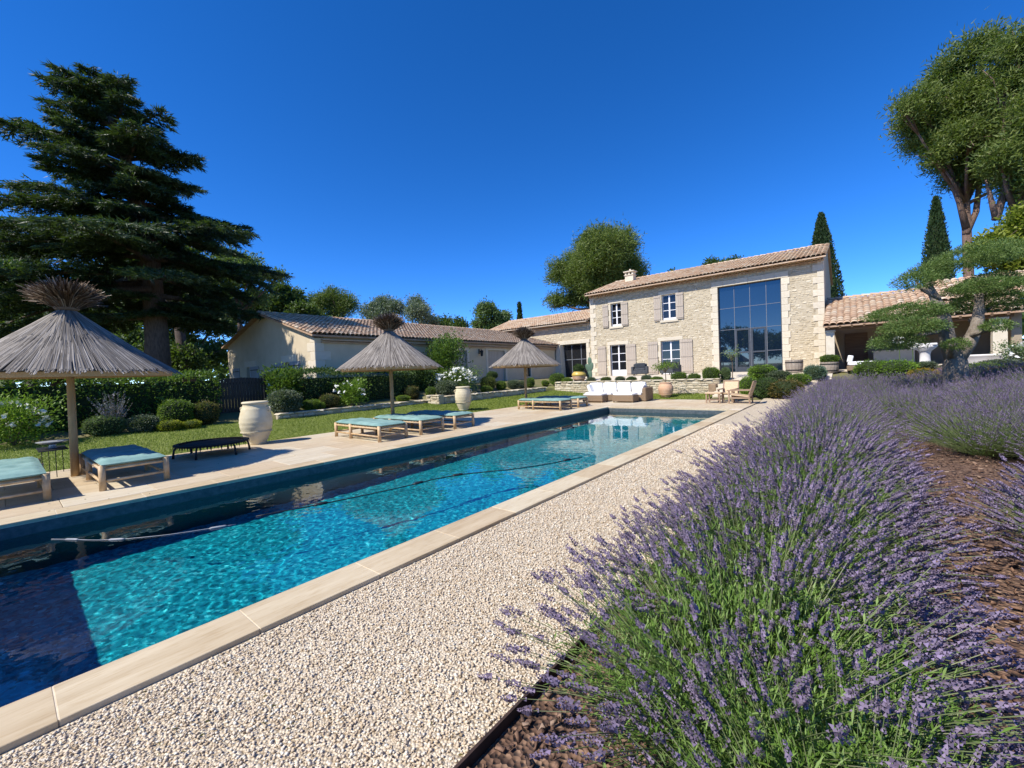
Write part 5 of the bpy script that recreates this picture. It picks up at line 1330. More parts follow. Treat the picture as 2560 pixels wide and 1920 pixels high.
# ------------------------------------------------------------------ pots
M_URN = mat_simple('pale_limewashed_clay', (0.52, 0.44, 0.28), (0.68, 0.60, 0.42), 3, 0.8, 0.25, 0.006)
M_TERRA = mat_simple('old_terracotta', (0.52, 0.30, 0.17), (0.62, 0.44, 0.30), 2.5, 0.8, 0.2, 0.006)
M_SOIL = mat_simple('soil', (0.05, 0.035, 0.02), (0.09, 0.06, 0.04), 20, 0.95, 0.4)
M_GLAZE = mat_simple('yellow_glaze', (0.50, 0.34, 0.06), (0.60, 0.45, 0.12), 5, 0.35, 0.05)
def urn(label, x, y, sc, mat, prof, groove=True, z=None, handles=True):
    e = empty('clay_urn', (x, y, gzf(x, y) - 0.005 if z is None else z)); e.scale = (sc, sc, sc); tag(e, label, 'urn')
    pts = []
    for i in range(len(prof) - 1):
        (r0, z0), (r1, z1) = prof[i], prof[i + 1]
        for k in range(4):
            f = k / 4; ff = f * f * (3 - 2 * f) if False else f
            pts.append((r0 + (r1 - r0) * ff, z0 + (z1 - z0) * ff))
    pts.append(prof[-1])
    if groove: pts = [(r_ + 0.004 * math.sin(z_ * 55), z_) for r_, z_ in pts]
    top_r, top_z = prof[-1]
    body = MB().lathe(pts + [(top_r - 0.035, top_z), (top_r - 0.05, top_z - 0.08), (top_r - 0.03, top_z - 0.3), (0.02, top_z - 0.31)], 40).build('body', mat, e, True)
    MB().lathe([(prof[-1][0] - 0.005, top_z - 0.055), (top_r + 0.022, top_z - 0.045), (top_r + 0.025, top_z - 0.008), (top_r - 0.01, top_z + 0.008), (top_r - 0.04, top_z + 0.002)], 40).build('rim', mat, e, True)
    rm = max(p[0] for p in prof); zm = [p[1] for p in prof if p[0] == rm][0]
    for dz in (-0.22, -0.24): MB().tube([((rm - 0.022) * math.cos(2 * PI * k / 40), (rm - 0.022) * math.sin(2 * PI * k / 40), zm + dz) for k in range(41)], 0.008, 6, False).build('band', mat, e, True)
    if handles:
        for s_ in (0.6, 0.6 + PI):
            c_, q_ = math.cos(s_), math.sin(s_); h = top_z - 0.17
            MB().tube([((rm - 0.06) * c_, (rm - 0.06) * q_, h + 0.05), ((rm + 0.03) * c_, (rm + 0.03) * q_, h + 0.01), ((rm + 0.02) * c_, (rm + 0.02) * q_, h - 0.07), ((rm - 0.02) * c_, (rm - 0.02) * q_, h - 0.09)], 0.018, 8).build('handle', mat, e, True)
    return e
PROF1 = [(0.20, 0.0), (0.235, 0.08), (0.31, 0.25), (0.37, 0.45), (0.385, 0.58), (0.37, 0.75), (0.325, 0.93), (0.285, 1.03), (0.275, 1.08), (0.285, 1.13)]
urn('tall pale clay urn on the deck edge beside the black trampoline', -12.28, 4.28, 1.0, M_URN, PROF1)
urn('slender pale clay urn on the lawn edge near the third lounger', -13.3, 12.9, 1.0, M_URN, [(0.19, 0), (0.22, .08), (0.29, .25), (0.345, .45), (0.36, .60), (0.35, .76), (0.315, .90), (0.285, .98), (0.285, 1.02), (0.29, 1.05)])
u3 = urn('round terracotta pot holding a small standard tree before the terrace wall', -7.42, 21.55, 1.0, M_TERRA, [(0.18, 0), (0.24, .08), (0.33, .24), (0.375, .42), (0.365, .54), (0.31, .66), (0.265, .73), (0.27, .77)], True, None, False)
u4 = urn('big two-tone jar with yellow glazed shoulder before the glazed opening', -14.3, 24.75, 1.0, M_TERRA, [(0.25, 0), (0.32, .1), (0.42, .3), (0.47, .5), (0.44, .62), (0.36, .7), (0.33, .74)], False, None, False)
MB().lathe([(0.475, 0.47), (0.477, 0.52), (0.447, 0.625), (0.367, 0.705), (0.34, 0.75)], 36).build('glazed_shoulder', M_GLAZE, u4, True)

def potted_ball(label, x, y, z, w, h, kind):
    e = empty('topiary_ball', (x, y, z)); tag(e, label, 'topiary')
    obj_from('crown', BALLS[kind][0], e, scale=(w, w, h)); obj_from('inner_twigs', CORE, e, scale=(w, w, h))
    MB().tube([(0, 0, -0.1), (0, 0, h * 0.5)], 0.03, 6).build('stem', M_TWIG, e)
potted_ball('green topiary ball growing in the yellow-shouldered jar', -14.3, 24.75, gzf(-14.3, 24.75) + 0.66, 0.78, 0.62, 'dark')
# cactus pads beside it
cp = empty('prickly_pear', (-13.75, 25.2, gzf(-13.75, 25.2))); tag(cp, 'grey-green prickly pear pads behind the yellow-shouldered jar', 'cactus')
for (dx, dz, a, s) in ((0, 0.45, 0.1, 0.30), (0.12, 0.95, 0.3, 0.27), (-0.10, 0.9, -0.35, 0.24), (0.05, 1.35, 0.0, 0.22)):
    V = SPH[0] * np.array([s * 0.72, 0.05, s * 1.25]); Rm = np.array([[math.cos(a), 0, math.sin(a)], [0, 1, 0], [-math.sin(a), 0, math.cos(a)]])
    obj_from('pad', mesh_np('pad', V @ Rm.T + [dx, 0, dz], SPH[1], LEAFM['blue'], True), cp)

def standard_tree(label, x, y, z, hs, w, h, kind, seed, n=900):
    r = np.random.default_rng(seed); e = empty('standard_tree', (x, y, z)); tag(e, label, 'small tree')
    MB().tube([(0, 0, -0.12), (0.02, 0.01, hs * 0.5), (0, 0, hs + h * 0.4)], [0.028, 0.022, 0.014], 8).build('trunk', M_TWIG, e)
    br = MB(); tips = []
    for k in range(9):
        a = 2 * PI * k / 9; q = np.array([math.cos(a) * w * 0.42, math.sin(a) * w * 0.42, hs + h * r.uniform(0.3, 0.75)])
        br.tube([(0, 0, hs * 0.92), tuple(q * [0.5, 0.5, 1] + [0, 0, -0.02]), tuple(q)], [0.012, 0.009, 0.004], 5); tips.append(q); tips.append(q * [0.55, 0.55, 1])
    br.build('limbs', M_TWIG, e); tips = np.array(tips)
    P = tips[r.integers(0, len(tips), n)] + r.normal(0, 1, (n, 3)) * [w * 0.12, w * 0.12, h * 0.16]
    V, F = leaf_quads(P, r.normal(size=(n, 3)) + [0, 0, 0.2], 0.08 * r.uniform(0.6, 1.2, n), 0.035, r); obj_from('crown', mesh_np('crown', V, F, LEAFM[kind]), e)
standard_tree('small spreading tree rising from the round terracotta pot', -7.42, 21.55, gzf(-7.42, 21.55) + 0.6, 0.75, 1.15, 0.55, 'green', 71)
standard_tree('slender young tree before the great glazed bay', -5.0, 24.9, gzf(-5, 24.9), 1.05, 0.75, 0.75, 'pale', 72, 420)

# half barrels
M_BARREL = mat_simple('weathered_oak', (0.26, 0.21, 0.16), (0.38, 0.32, 0.26), 6, 0.8, 0.2, stretch=(4, 4, 0.6))
def barrel(label, x, y, r0, r1, h):
    z = gzf(x, y); e = empty('barrel_planter', (x, y, z)); tag(e, label, 'planter')
    n = 18; mbs = MB()
    for k in range(n):
        a0, a1 = 2 * PI * k / n + 0.01, 2 * PI * (k + 1) / n - 0.01
        V = [[rr * math.cos(a), rr * math.sin(a), zz] for zz, ro in ((0, r0), (h * .5, (r0 + r1) / 2 + 0.02), (h, r1)) for rr in (ro, ro - 0.03) for a in (a0, a1)]
        F = [[0, 1, 5, 4], [4, 5, 9, 8], [3, 2, 6, 7], [7, 6, 10, 11], [8, 9, 11, 10], [1, 3, 7, 5], [5, 7, 11, 9], [2, 0, 4, 6], [6, 4, 8, 10]]
        obj_from('stave', mesh_np('stave', np.array(V), F, M_BARREL), e)
    for zz, ro in ((h * 0.18, r0 + (r1 - r0) * 0.2 + 0.014), (h * 0.8, r0 + (r1 - r0) * 0.8 + 0.014)):
        MB().lathe([(ro - 0.01, zz - 0.025), (ro + 0.006, zz - 0.025), (ro + 0.008, zz + 0.025), (ro - 0.01, zz + 0.025)], 24).build('hoop', M_IRON, e)
    MB().lathe([(r1 - 0.035, h - 0.09), (0.01, h - 0.08)], 18).build('soil', M_SOIL, e)
    return z + h
barrel('weathered oak barrel planter against the stone wall right of the glazed bay', -2.38, 26.6, 0.36, 0.40, 0.66)
zt = barrel('oak barrel planter with a clipped topiary at the house corner', -0.88, 26.2, 0.33, 0.38, 0.52)
potted_ball('flat-topped dark green topiary in the oak barrel at the house corner', -0.88, 26.2, zt - 0.06, 0.82, 0.46, 'green')

# ------------------------------------------------------------------ seating
t = NT('woven_wicker'); v = t.coord('Object', (1, 1, 1))
w1 = t.n('TexWave', Scale=22.0, Distortion=0.6); w1.bands_direction = 'Z'; t.l(v, w1.inputs['Vector'])
c = t.ramp(w1.outputs[0], [(0.2, (0.16, 0.105, 0.06)), (0.7, (0.33, 0.235, 0.145))])
t.pbr(c, 0.6, t.bump(w1.outputs[0], 0.5, 0.01), 0.3); M_WICKER = t.m
M_CUSHION = mat_simple('white_cushion', (0.74, 0.73, 0.71), (0.80, 0.79, 0.77), 4, 0.9, 0.25, 0.02)
M_GREYCUSH = mat_simple('dark_grey_fabric', (0.045, 0.05, 0.058), (0.075, 0.08, 0.09), 8, 0.9, 0.2)
def cushion(parent, c, s, rot=(0, 0, 0), mat=None, name='cushion'):
    """puffy box cushion centred at c with size s"""
    n = 9; us = np.linspace(-1, 1, n); V = []; F = []
    for ax in range(3):
        for sd in (-1, 1):
            b0 = len(V)
            for i in us:
                for j in us:
                    p = np.zeros(3); p[ax] = sd; p[(ax + 1) % 3] = i; p[(ax + 2) % 3] = j
                    q = p / (np.sum(np.abs(p) ** 7) ** (1 / 7)); V.append(q)
            for i in range(n - 1):
                for j in range(n - 1):
                    f = [b0 + i * n + j, b0 + (i + 1) * n + j, b0 + (i + 1) * n + j + 1, b0 + i * n + j + 1]; F.append(f if sd > 0 else f[::-1])
    V = np.array(V) * np.array(s) / 2
    return obj_from(name, mesh_np(name, V, F, mat or M_CUSHION, True), parent, c, rot)
sf = empty('wicker_sofa', (-9.3, 19.9, 0)); tag(sf, 'long brown wicker outdoor sofa with white cushions beyond the pool', 'sofa')
X0, X1 = -1.65, 1.55
MB().bevbox((X0, -0.45, 0.03), (X1, 0.45, 0.30), 0.02).build('base', M_WICKER, sf)
MB().bevbox((X0, 0.34, 0.302), (X1, 0.45, 0.68), 0.02).build('back', M_WICKER, sf)
MB().bevbox((X1 - 0.06, -0.48, 0.02), (X1 + 0.12, 0.47, 0.66), 0.03).build('arm', M_WICKER, sf)
for k in range(4):
    w = (X1 - X0 - 0.1) / 4; xc = X0 + (k + .5) * w
    cushion(sf, (xc, -0.06, 0.37), (w - 0.01, 0.80, 0.16), name='seat_cushion')
    cushion(sf, (xc, 0.22, 0.66), (w - 0.03, 0.20, 0.52), (0.22, 0, rng.normal(0, 0.03)), name='back_cushion')
cushion(sf, (X0 + 0.16, 0.0, 0.62), (0.16, 0.50, 0.44), (0, -0.4, 0), name='throw_cushion')
cushion(sf, (X1 - 0.20, 0.0, 0.60), (0.15, 0.46, 0.40), (0, 0.35, 0), name='throw_cushion')
for i, (x, y, w, d, lb) in enumerate([(-9.95, 18.75, 1.1, 0.66, 'wicker footstool with white pad before the sofa, lounger end'), (-8.45, 18.95, 1.05, 0.70, 'wicker footstool with white pad before the sofa, terracotta pot end')]):
    e = empty('footstool', (x, y, 0)); tag(e, lb, 'footstool', 'wicker footstools of the sofa')
    MB().bevbox((-w / 2, -d / 2, 0.05), (w / 2, d / 2, 0.34), 0.02).build('base', M_WICKER, e)
    for sx in (-1, 1):
        for sy in (-1, 1): MB().box((sx * (w / 2 - 0.06) - 0.025, sy * (d / 2 - 0.06) - 0.025, 0), (sx * (w / 2 - 0.06) + 0.025, sy * (d / 2 - 0.06) + 0.025, 0.05)).build('foot', M_WICKER, e)
    cushion(e, (0, 0, 0.39), (w - 0.02, d - 0.02, 0.10), name='seat_cushion')
# wooden armchairs with woven seats by the end of the pool
M_TEAK = mat_simple('weathered_teak', (0.24, 0.155, 0.10), (0.36, 0.26, 0.18), 5, 0.65, 0.15, stretch=(0.6, 4, 4), obj_var=0.2)
M_RATTAN = mat_simple('pale_rattan', (0.52, 0.37, 0.22), (0.64, 0.49, 0.32), 30, 0.7, 0.4, 0.01)
def wooden_chair(label, x, y, rz):
    """low slatted armchair facing -X before turning"""
    e = empty('wooden_armchair', (x, y, 0), rz); tag(e, label, 'armchair')
    for sy in (-0.30, 0.30):
        MB().box((-0.42, sy - 0.03, 0), (-0.36, sy + 0.03, 0.52)).build('leg', M_TEAK, e)
        MB().tube([(0.36, sy, 0), (0.34, sy, 0.35), (0.50, sy, 0.88)], [0.032, 0.032, 0.026], 6).build('back_post', M_TEAK, e)
        MB().box((-0.46, sy - 0.045, 0.52), (0.38, sy + 0.045, 0.555)).build('armrest', M_TEAK, e)
        MB().box((-0.36, sy - 0.02, 0.20), (0.34, sy + 0.02, 0.26)).build('side_rail', M_TEAK, e)
    V = np.array([[-0.44, -0.27, 0.36], [0.34, -0.27, 0.26], [0.34, 0.27, 0.26], [-0.44, 0.27, 0.36]]); V = np.concatenate([V, V + [0, 0, 0.045]])
    obj_from('seat', mesh_np('seat', V, [[3, 2, 1, 0], [4, 5, 6, 7], [0, 1, 5, 4], [1, 2, 6, 5], [2, 3, 7, 6], [3, 0, 4, 7]], M_RATTAN), e)
    V = np.array([[0.33, -0.27, 0.33], [0.50, -0.27, 0.86], [0.50, 0.27, 0.86], [0.33, 0.27, 0.33]]); V = np.concatenate([V, V + [0.035, 0, -0.01]])
    obj_from('backrest', mesh_np('backrest', V, [[0, 1, 2, 3], [7, 6, 5, 4], [0, 4, 5, 1], [1, 5, 6, 2], [2, 6, 7, 3], [3, 7, 4, 0]], M_RATTAN), e)
    MB().tube([(0.50, -0.32, 0.885), (0.50, 0.32, 0.885)], 0.028, 6).build('top_rail', M_TEAK, e)
wooden_chair('wooden armchair with woven seat, side-on at the gravel end of the deck', -3.55, 19.2, 0.0)
wooden_chair('wooden armchair with woven back turned to face the pool', -4.2, 20.1, PI / 2 * 0.98)
tl = empty('wooden_stool', (-4.55, 19.15, 0)); tag(tl, 'low wooden stool table with a pale woven top beside the armchairs', 'stool')
for (a, b) in ((-1, -1), (1, -1), (1, 1), (-1, 1)): MB().box((a * 0.26 - 0.025, b * 0.24 - 0.025, 0), (a * 0.26 + 0.025, b * 0.24 + 0.025, 0.40)).build('leg', M_TEAK, tl)
for b in (-0.24, 0.24): MB().box((-0.24, b - 0.014, 0.12), (0.24, b + 0.014, 0.16)).build('stretcher', M_TEAK, tl)
MB().bevbox((-0.31, -0.29, 0.40), (0.31, 0.29, 0.455), 0.012).build('stool_top', M_RATTAN, tl)
# dark armchairs on the terrace
def dark_chair(label, x, y, rz):
    e = empty('lounge_chair', (x, y, gzf(x, y)), rz); tag(e, label, 'armchair', 'dark armchairs on the terrace')
    MB().bevbox((-0.45, -0.42, 0.10), (0.45, 0.42, 0.36), 0.03).build('base', M_GREYCUSH, e)
    MB().bevbox((-0.45, 0.28, 0.362), (0.45, 0.44, 0.80), 0.04).build('backrest', M_GREYCUSH, e)
    for s_ in (-1, 1): MB().bevbox((s_ * 0.46 - 0.08, -0.42, 0.10), (s_ * 0.46 + 0.08, 0.44, 0.62), 0.03).build('arm', M_GREYCUSH, e)
    cushion(e, (0, -0.06, 0.42), (0.74, 0.68, 0.14), mat=M_GREYCUSH, name='seat_cushion'); cushion(e, (0, 0.20, 0.64), (0.7, 0.16, 0.42), (0.15, 0, 0), M_GREYCUSH, 'back_cushion')
    for sx in (-0.38, 0.38):
        for sy in (-0.36, 0.36): MB().box((sx - 0.02, sy - 0.02, 0), (sx + 0.02, sy + 0.02, 0.1)).build('leg', M_IRON, e)
dark_chair('dark grey armchair on the terrace between the two french doors', -11.2, 27.6, 0.3)
dark_chair('dark grey armchair on the terrace before the second french door', -9.2, 27.7, -0.4)
# by the pool house
e = empty('outdoor_daybed', (0.35, 26.2, gzf(0.35, 26.2))); tag(e, 'white cushioned outdoor daybed under the pool house eave', 'daybed')
MB().bevbox((-0.55, -0.4, 0.06), (0.65, 0.4, 0.30), 0.02).build('base', M_WICKER, e); cushion(e, (0.05, 0, 0.40), (1.15, 0.78, 0.20), name='seat_cushion'); cushion(e, (-0.42, 0, 0.62), (0.22, 0.7, 0.36), (0, 0.2, 0), name='back_cushion')
e = empty('stone_trough', (3.95, 22.6, gzf(3.95, 22.6) - 0.02)); tag(e, 'long white stone trough with a rounded rim before the pool house', 'trough')
V = []; n = 28
for (sx, sy, z) in ((0.80, 0.34, 0.0), (0.86, 0.38, 0.18), (0.95, 0.43, 0.32), (1.0, 0.46, 0.36), (0.98, 0.44, 0.40), (0.86, 0.36, 0.38), (0.78, 0.30, 0.20)):
    for k in range(n):
        a = 2 * PI * k / n; c_, s_ = math.cos(a), math.sin(a); V.append([sx * math.copysign(abs(c_) ** 0.45, c_), sy * math.copysign(abs(s_) ** 0.6, s_), z])
F = [[j * n + k, j * n + (k + 1) % n, (j + 1) * n + (k + 1) % n, (j + 1) * n + k] for j in range(6) for k in range(n)] + [[6 * n + k for k in range(n)]]
M_WSTONE = mat_simple('white_stone', (0.60, 0.57, 0.53), (0.70, 0.67, 0.63), 4, 0.8, 0.2)
obj_from('basin', mesh_np('basin', np.array(V), F, M_WSTONE, True), e)
MB().box((-0.7, -0.28, 0.21), (0.7, 0.28, 0.30)).build('water', M_PANE, e)
e = empty('millstone', (4.75, 22.3, gzf(4.75, 22.3))); tag(e, 'upright round grey millstone at the end of the white trough', 'millstone')
o = MB().lathe([(0.06, -0.08), (0.40, -0.08), (0.42, -0.06), (0.42, 0.06), (0.40, 0.08), (0.06, 0.08)], 30).build('disc', mat_simple('grey_stone', (0.30, 0.29, 0.27), (0.40, 0.38, 0.36), 6, 0.85, 0.3), e); o.rotation_euler = (PI / 2 - 0.08, 0, 0.4); o.location = (0, 0, 0.40)
e = empty('stone_pedestal', (2.35, 24.3, gzf(2.35, 24.3))); tag(e, 'carved pale stone pedestal with a flat cap beyond the olive tree', 'pedestal')
MB().bevbox((-0.30, -0.3, 0), (0.30, 0.3, 0.14), 0.02).build('plinth', M_WSTONE, e); MB().lathe([(0.22, 0.14), (0.17, 0.2), (0.16, 0.6), (0.2, 0.72), (0.36, 0.86), (0.38, 0.94)], 16).build('shaft', M_WSTONE, e, True); MB().bevbox((-0.34, -0.34, 0.942), (0.34, 0.34, 1.03), 0.02).build('cap', M_WSTONE, e)
def allium(label, x, y, h, s):
    r = np.random.default_rng(int(h * 100)); e = empty('white_allium', (x, y, gzf(x, y))); tag(e, label, 'flower')
    MB().tube([(0, 0, 0), (0.02, 0, h * .5), (0, 0, h)], 0.012, 5).build('stem', LEAFM['green'], e)
    d = r.normal(size=(300, 3)); d /= np.linalg.norm(d, axis=1)[:, None]; V, F = leaf_quads(d * s * 0.75 + [0, 0, h], d + r.normal(0, .4, d.shape), s * 0.4, s * 0.22, r); obj_from('flower_head', mesh_np('flower_head', V, F, M_PETAL), e)
allium('tall white globe flower beyond the bright green dome', 1.45, 22.6, 1.30, 0.17); allium('shorter white globe flower beside the stone pedestal', 1.85, 22.8, 1.05, 0.15)

# ------------------------------------------------------------------ floating hoses on the water
M_HOSE = mat_simple('black_hose', (0.01, 0.012, 0.015), (0.02, 0.022, 0.026), 10, 0.5, 0)
M_HOSEW = mat_simple('pale_hose', (0.24, 0.25, 0.26), (0.34, 0.35, 0.36), 10, 0.4, 0)
def hose(label, pts, mat, floats, rad=0.009, fr=0.028):
    e = empty('floating_hose', (*pts[0], WATER_Z)); tag(e, label, 'hose')
    P = np.array([[x, y, WATER_Z + 0.006] for x, y in pts]); tt = np.linspace(0, len(P) - 1, len(P) * 6)
    Q = np.stack([np.interp(tt, np.arange(len(P)), P[:, k]) for k in range(3)], 1)
    for _ in range(6): Q[1:-1] = (Q[:-2] + 2 * Q[1:-1] + Q[2:]) / 4
    o = MB().tube(Q, rad, 7).build('tube', mat, None, True); at_parent(o, e)
    for f in floats:
        i = int(f * (len(Q) - 3)); d = Q[i + 2] - Q[i]; d /= np.linalg.norm(d); c_ = Q[i + 1]
        o = MB().tube([c_ - d * 0.10, c_ - d * 0.07, c_ + d * 0.07, c_ + d * 0.10], [rad, fr, fr, rad], 10).build('float', mat, None, True); at_parent(o, e)
hose('thin black cleaner hose with floats lying across the pool water', [(-6.25, 2.11), (-6.01, 2.87), (-5.86, 3.42), (-5.7, 4.22), (-5.66, 4.77), (-5.45, 5.3), (-4.96, 5.9), (-4.59, 6.64), (-4.35, 7.54)], M_HOSE, (0.12, 0.42, 0.6, 0.97))
hose('thin pale hose with clear connectors floating near the loungers', [(-7.56, 0.33), (-7.32, 0.48), (-7.0, 0.66), (-6.74, 0.87), (-6.42, 1.25), (-6.13, 1.84)], M_HOSEW, (0.2, 0.56, 0.97), 0.004, 0.014)
# ------------------------------------------------------------------ trees
M_TRUNK = mat_simple('tree_bark', (0.075, 0.055, 0.042), (0.16, 0.12, 0.095), 6, 0.95, 0.8, 0.04, stretch=(3, 3, 0.7))
M_PINEBARK = mat_simple('pine_bark', (0.13, 0.085, 0.065), (0.27, 0.18, 0.14), 5, 0.95, 0.8, 0.05, stretch=(3, 3, 0.8))
M_OLIVEBARK = mat_simple('olive_bark', (0.15, 0.12, 0.09), (0.33, 0.28, 0.22), 5, 0.95, 0.9, 0.04, stretch=(3, 3, 0.8))
lm('cedar', (0.008, 0.024, 0.009), (0.022, 0.050, 0.018), (0.055, 0.095, 0.036), 0.12, 0.25)
lm('pine', (0.045, 0.075, 0.013), (0.11, 0.15, 0.028), (0.21, 0.245, 0.06), 0.25, 0.5)
lm('oak', (0.02, 0.045, 0.012), (0.05, 0.09, 0.022), (0.11, 0.16, 0.04), 0.25, 0.3)
lm('silver', (0.09, 0.12, 0.085), (0.16, 0.20, 0.14), (0.25, 0.29, 0.21), 0.2, 0.5)
lm('aspen', (0.05, 0.09, 0.03), (0.10, 0.16, 0.055), (0.17, 0.23, 0.09), 0.3, 0.5)
lm('cypress', (0.012, 0.028, 0.010), (0.026, 0.055, 0.018), (0.06, 0.10, 0.03), 0.1, 0.6)
lm('golden', (0.09, 0.12, 0.012), (0.18, 0.22, 0.02), (0.30, 0.33, 0.05), 0.35, 0.5)
lm('olive', (0.045, 0.09, 0.018), (0.115, 0.18, 0.042), (0.23, 0.30, 0.10), 0.25, 0.8)

def needle_tris(P, D, L, W, r):
    n = len(P); D, U_, W_ = frames(D); a = r.uniform(0, 2 * PI, n)[:, None]; S = U_ * np.cos(a) + W_ * np.sin(a)
    L = np.broadcast_to(L, (n,))[:, None]; V = np.stack([P - S * W * 0.5, P + S * W * 0.5, P + D * L], 1).reshape(-1, 3)
    return V, np.arange(3 * n).reshape(-1, 3)
def blob_tree(name, label, cat, blobs, kind, base, trunk_r, leaf, dens, bark=None, seed=1, group=None, sparse=0.8, limbs=True, fine=0.5, extra=()):
    """trunk and limbs reaching into crown masses; leaves gathered in sprays on each mass"""
    r = np.random.default_rng(seed); base = np.array(base, float)
    e = empty(name, tuple(base)); tag(e, label, cat, group)
    B = np.array(blobs, float); B = B.copy()
    off = r.normal(0, 1, (len(B), 1)) * B[:, 3:4] * 0.9; view = base[:2] / np.linalg.norm(base[:2]); B[:, :2] += off * view   # spread through depth
    top = B[:, 2].max(); cen = (B[:, :3] * B[:, 3:4]).sum(0) / B[:, 3].sum()
    split = np.array([base[0] * 0.6 + cen[0] * 0.4, base[1] * 0.6 + cen[1] * 0.4, base[2] + (B[:, 2].min() - base[2]) * 0.85 + 0.2])
    tr = MB().tube([base - [0, 0, 0.3], base * 0.55 + split * 0.45 + r.normal(0, trunk_r * 0.6, 3) * [1, 1, 0], split, split * 0.5 + (cen + [0, 0, 0.3]) * 0.5], [trunk_r * 1.25, trunk_r, trunk_r * 0.8, trunk_r * 0.5], 9)
    o = tr.build('trunk', bark or M_TRUNK, None, True); at_parent(o, e)
    for p_, r_ in extra: o = MB().tube(p_, r_, 8).build('limb', bark or M_TRUNK, None, True); at_parent(o, e)
    if limbs:
        lb = MB()
        for b in B:
            mid = (split + b[:3]) / 2 + [0, 0, -0.15 * b[3]] + r.normal(0, 0.15, 3) * b[3]
            lb.tube([split, mid, b[:3]], [trunk_r * 0.5, trunk_r * 0.32, trunk_r * 0.12], 6)
            for _ in range(5):
                q = b[:3] + r.normal(0, 0.55, 3) * b[3]; lb.tube([(mid + b[:3]) / 2, (b[:3] + q) / 2, q], [trunk_r * 0.18, trunk_r * 0.1, 0.012], 4)
        o = lb.build('limbs', bark or M_TRUNK, None, True); at_parent(o, e)
    sub = []
    for b in B:
        d = r.normal(size=(7, 3)); d /= np.linalg.norm(d, axis=1)[:, None]; d[:, 2] = d[:, 2] * 0.8 + 0.1
        k_ = r.uniform(0.38, 0.60, 7); sub += [(*(b[:3] + d[i] * b[3] * r.uniform(0.4, 0.75)), b[3] * k_[i]) for i in range(7)] + [(*b[:3], b[3] * 0.72)]
    P = []; D = []
    for b in np.array(sub):
        n_sp = max(5, int(dens * b[3] ** 2 * 1.55)); d = r.normal(size=(n_sp, 3)); d /= np.linalg.norm(d, axis=1)[:, None]; d[:, 2] = np.where(d[:, 2] < -0.45, -d[:, 2] * 0.6, d[:, 2])
        c = b[:3] + d * b[3] * (sparse + (1.08 - sparse) * r.random((n_sp, 1)) ** 0.7) * (1 + 0.20 * r.normal(size=(n_sp, 1)))
        m_ = 12 if kind == 'pine' else 9
        pp = c[:, None] + r.normal(0, 1, (n_sp, m_, 3)) * (0.30 if kind == 'pine' else fine * leaf * 1.5); dd = d[:, None] * 0.8 + r.normal(0, 0.8, (n_sp, m_, 3)); dd[:, :, 2] += 0.15
        P.append(pp.reshape(-1, 3)); D.append(dd.reshape(-1, 3))
    P = np.concatenate(P); D = np.concatenate(D); n = len(P)
    if kind == 'pine': V, F = needle_tris(P, D, leaf * r.uniform(0.7, 1.4, n), leaf * 0.26, r)
    else: V, F = leaf_quads(P, D, leaf * r.uniform(0.6, 1.3, n), leaf * (0.22 if kind == 'pine' else 0.30 if kind in ('silver', 'olive') else 0.5), r)
    o = obj_from('crown', mesh_np('crown', V, F, LEAFM[kind])); at_parent(o, e)
    return e
def G(x, y): return gzf(x, y)
far = 'trees beyond the wing'
blob_tree('umbrella_pine', 'broad dark umbrella pine rising behind the link building', 'pine tree', [(-23.0, 43.7, 14.7, 2.07), (-20.8, 45.4, 14.6, 2.07), (-24.8, 42.2, 13.4, 1.84), (-19.1, 46.8, 12.6, 1.61), (-22.3, 44.1, 12.3, 2.52), (-25.8, 41.2, 12.5, 1.61), (-20.2, 45.8, 10.9, 2.07), (-24.1, 42.6, 10.1, 2.0), (-26.4, 40.7, 9.6, 1.2), (-21.9, 44.6, 16.2, 0.92), (-22.9, 43.9, 15.6, 1.2), (-19.9, 46.1, 13.9, 1.5), (-22.0, 44.4, 13.0, 3.0), (-23.8, 42.9, 11.6, 2.5), (-20.6, 45.4, 12.6, 2.5), (-22.2, 44.3, 10.6, 2.2)], 'pine', (-22.6, 44.0, 1.0), 0.38, 0.34, 38, M_PINEBARK, 101)
blob_tree('pine_tree', 'tall pine with a forked trunk behind the pool house', 'pine tree', [(3.4, 38.1, 16.9, 1.16), (4.3, 38.9, 18.6, 1.29), (5.3, 39.7, 19.6, 1.42), (6.5, 40.8, 20.0, 1.45), (5.6, 40.0, 17.5, 1.55), (4.2, 38.7, 16.1, 1.16), (6.9, 41.0, 18.2, 1.68), (7.6, 41.5, 15.9, 1.81), (6.0, 40.1, 14.9, 1.16), (8.3, 42.2, 19.2, 1.7), (5.0, 39.3, 14.4, 0.8), (2.9, 37.7, 17.2, 0.65), (3.7, 38.3, 17.8, 0.9), (4.6, 39.0, 15.0, 0.77), (6.39, 40.43, 13.63, 1.16), (5.28, 39.5, 12.91, 0.72), (7.59, 41.38, 13.05, 1.29), (4.5, 38.9, 14.11, 0.77), (4.02, 38.56, 15.56, 0.98), (7.01, 40.96, 14.63, 1.29), (5.83, 40.04, 15.98, 1.16)], 'pine', (5.9, 39.9, 1.1), 0.27, 0.27, 60, M_PINEBARK, 102, extra=[([(5.84, 39.86, 9.8), (5.52, 39.64, 11.48), (5.21, 39.43, 12.53), (4.49, 38.88, 13.9)], [0.2, 0.15, 0.12, 0.06]), ([(5.83, 39.84, 9.4), (6.35, 40.3, 10.79), (6.54, 40.51, 12.59), (6.4, 40.45, 14.4)], [0.19, 0.16, 0.13, 0.06])])
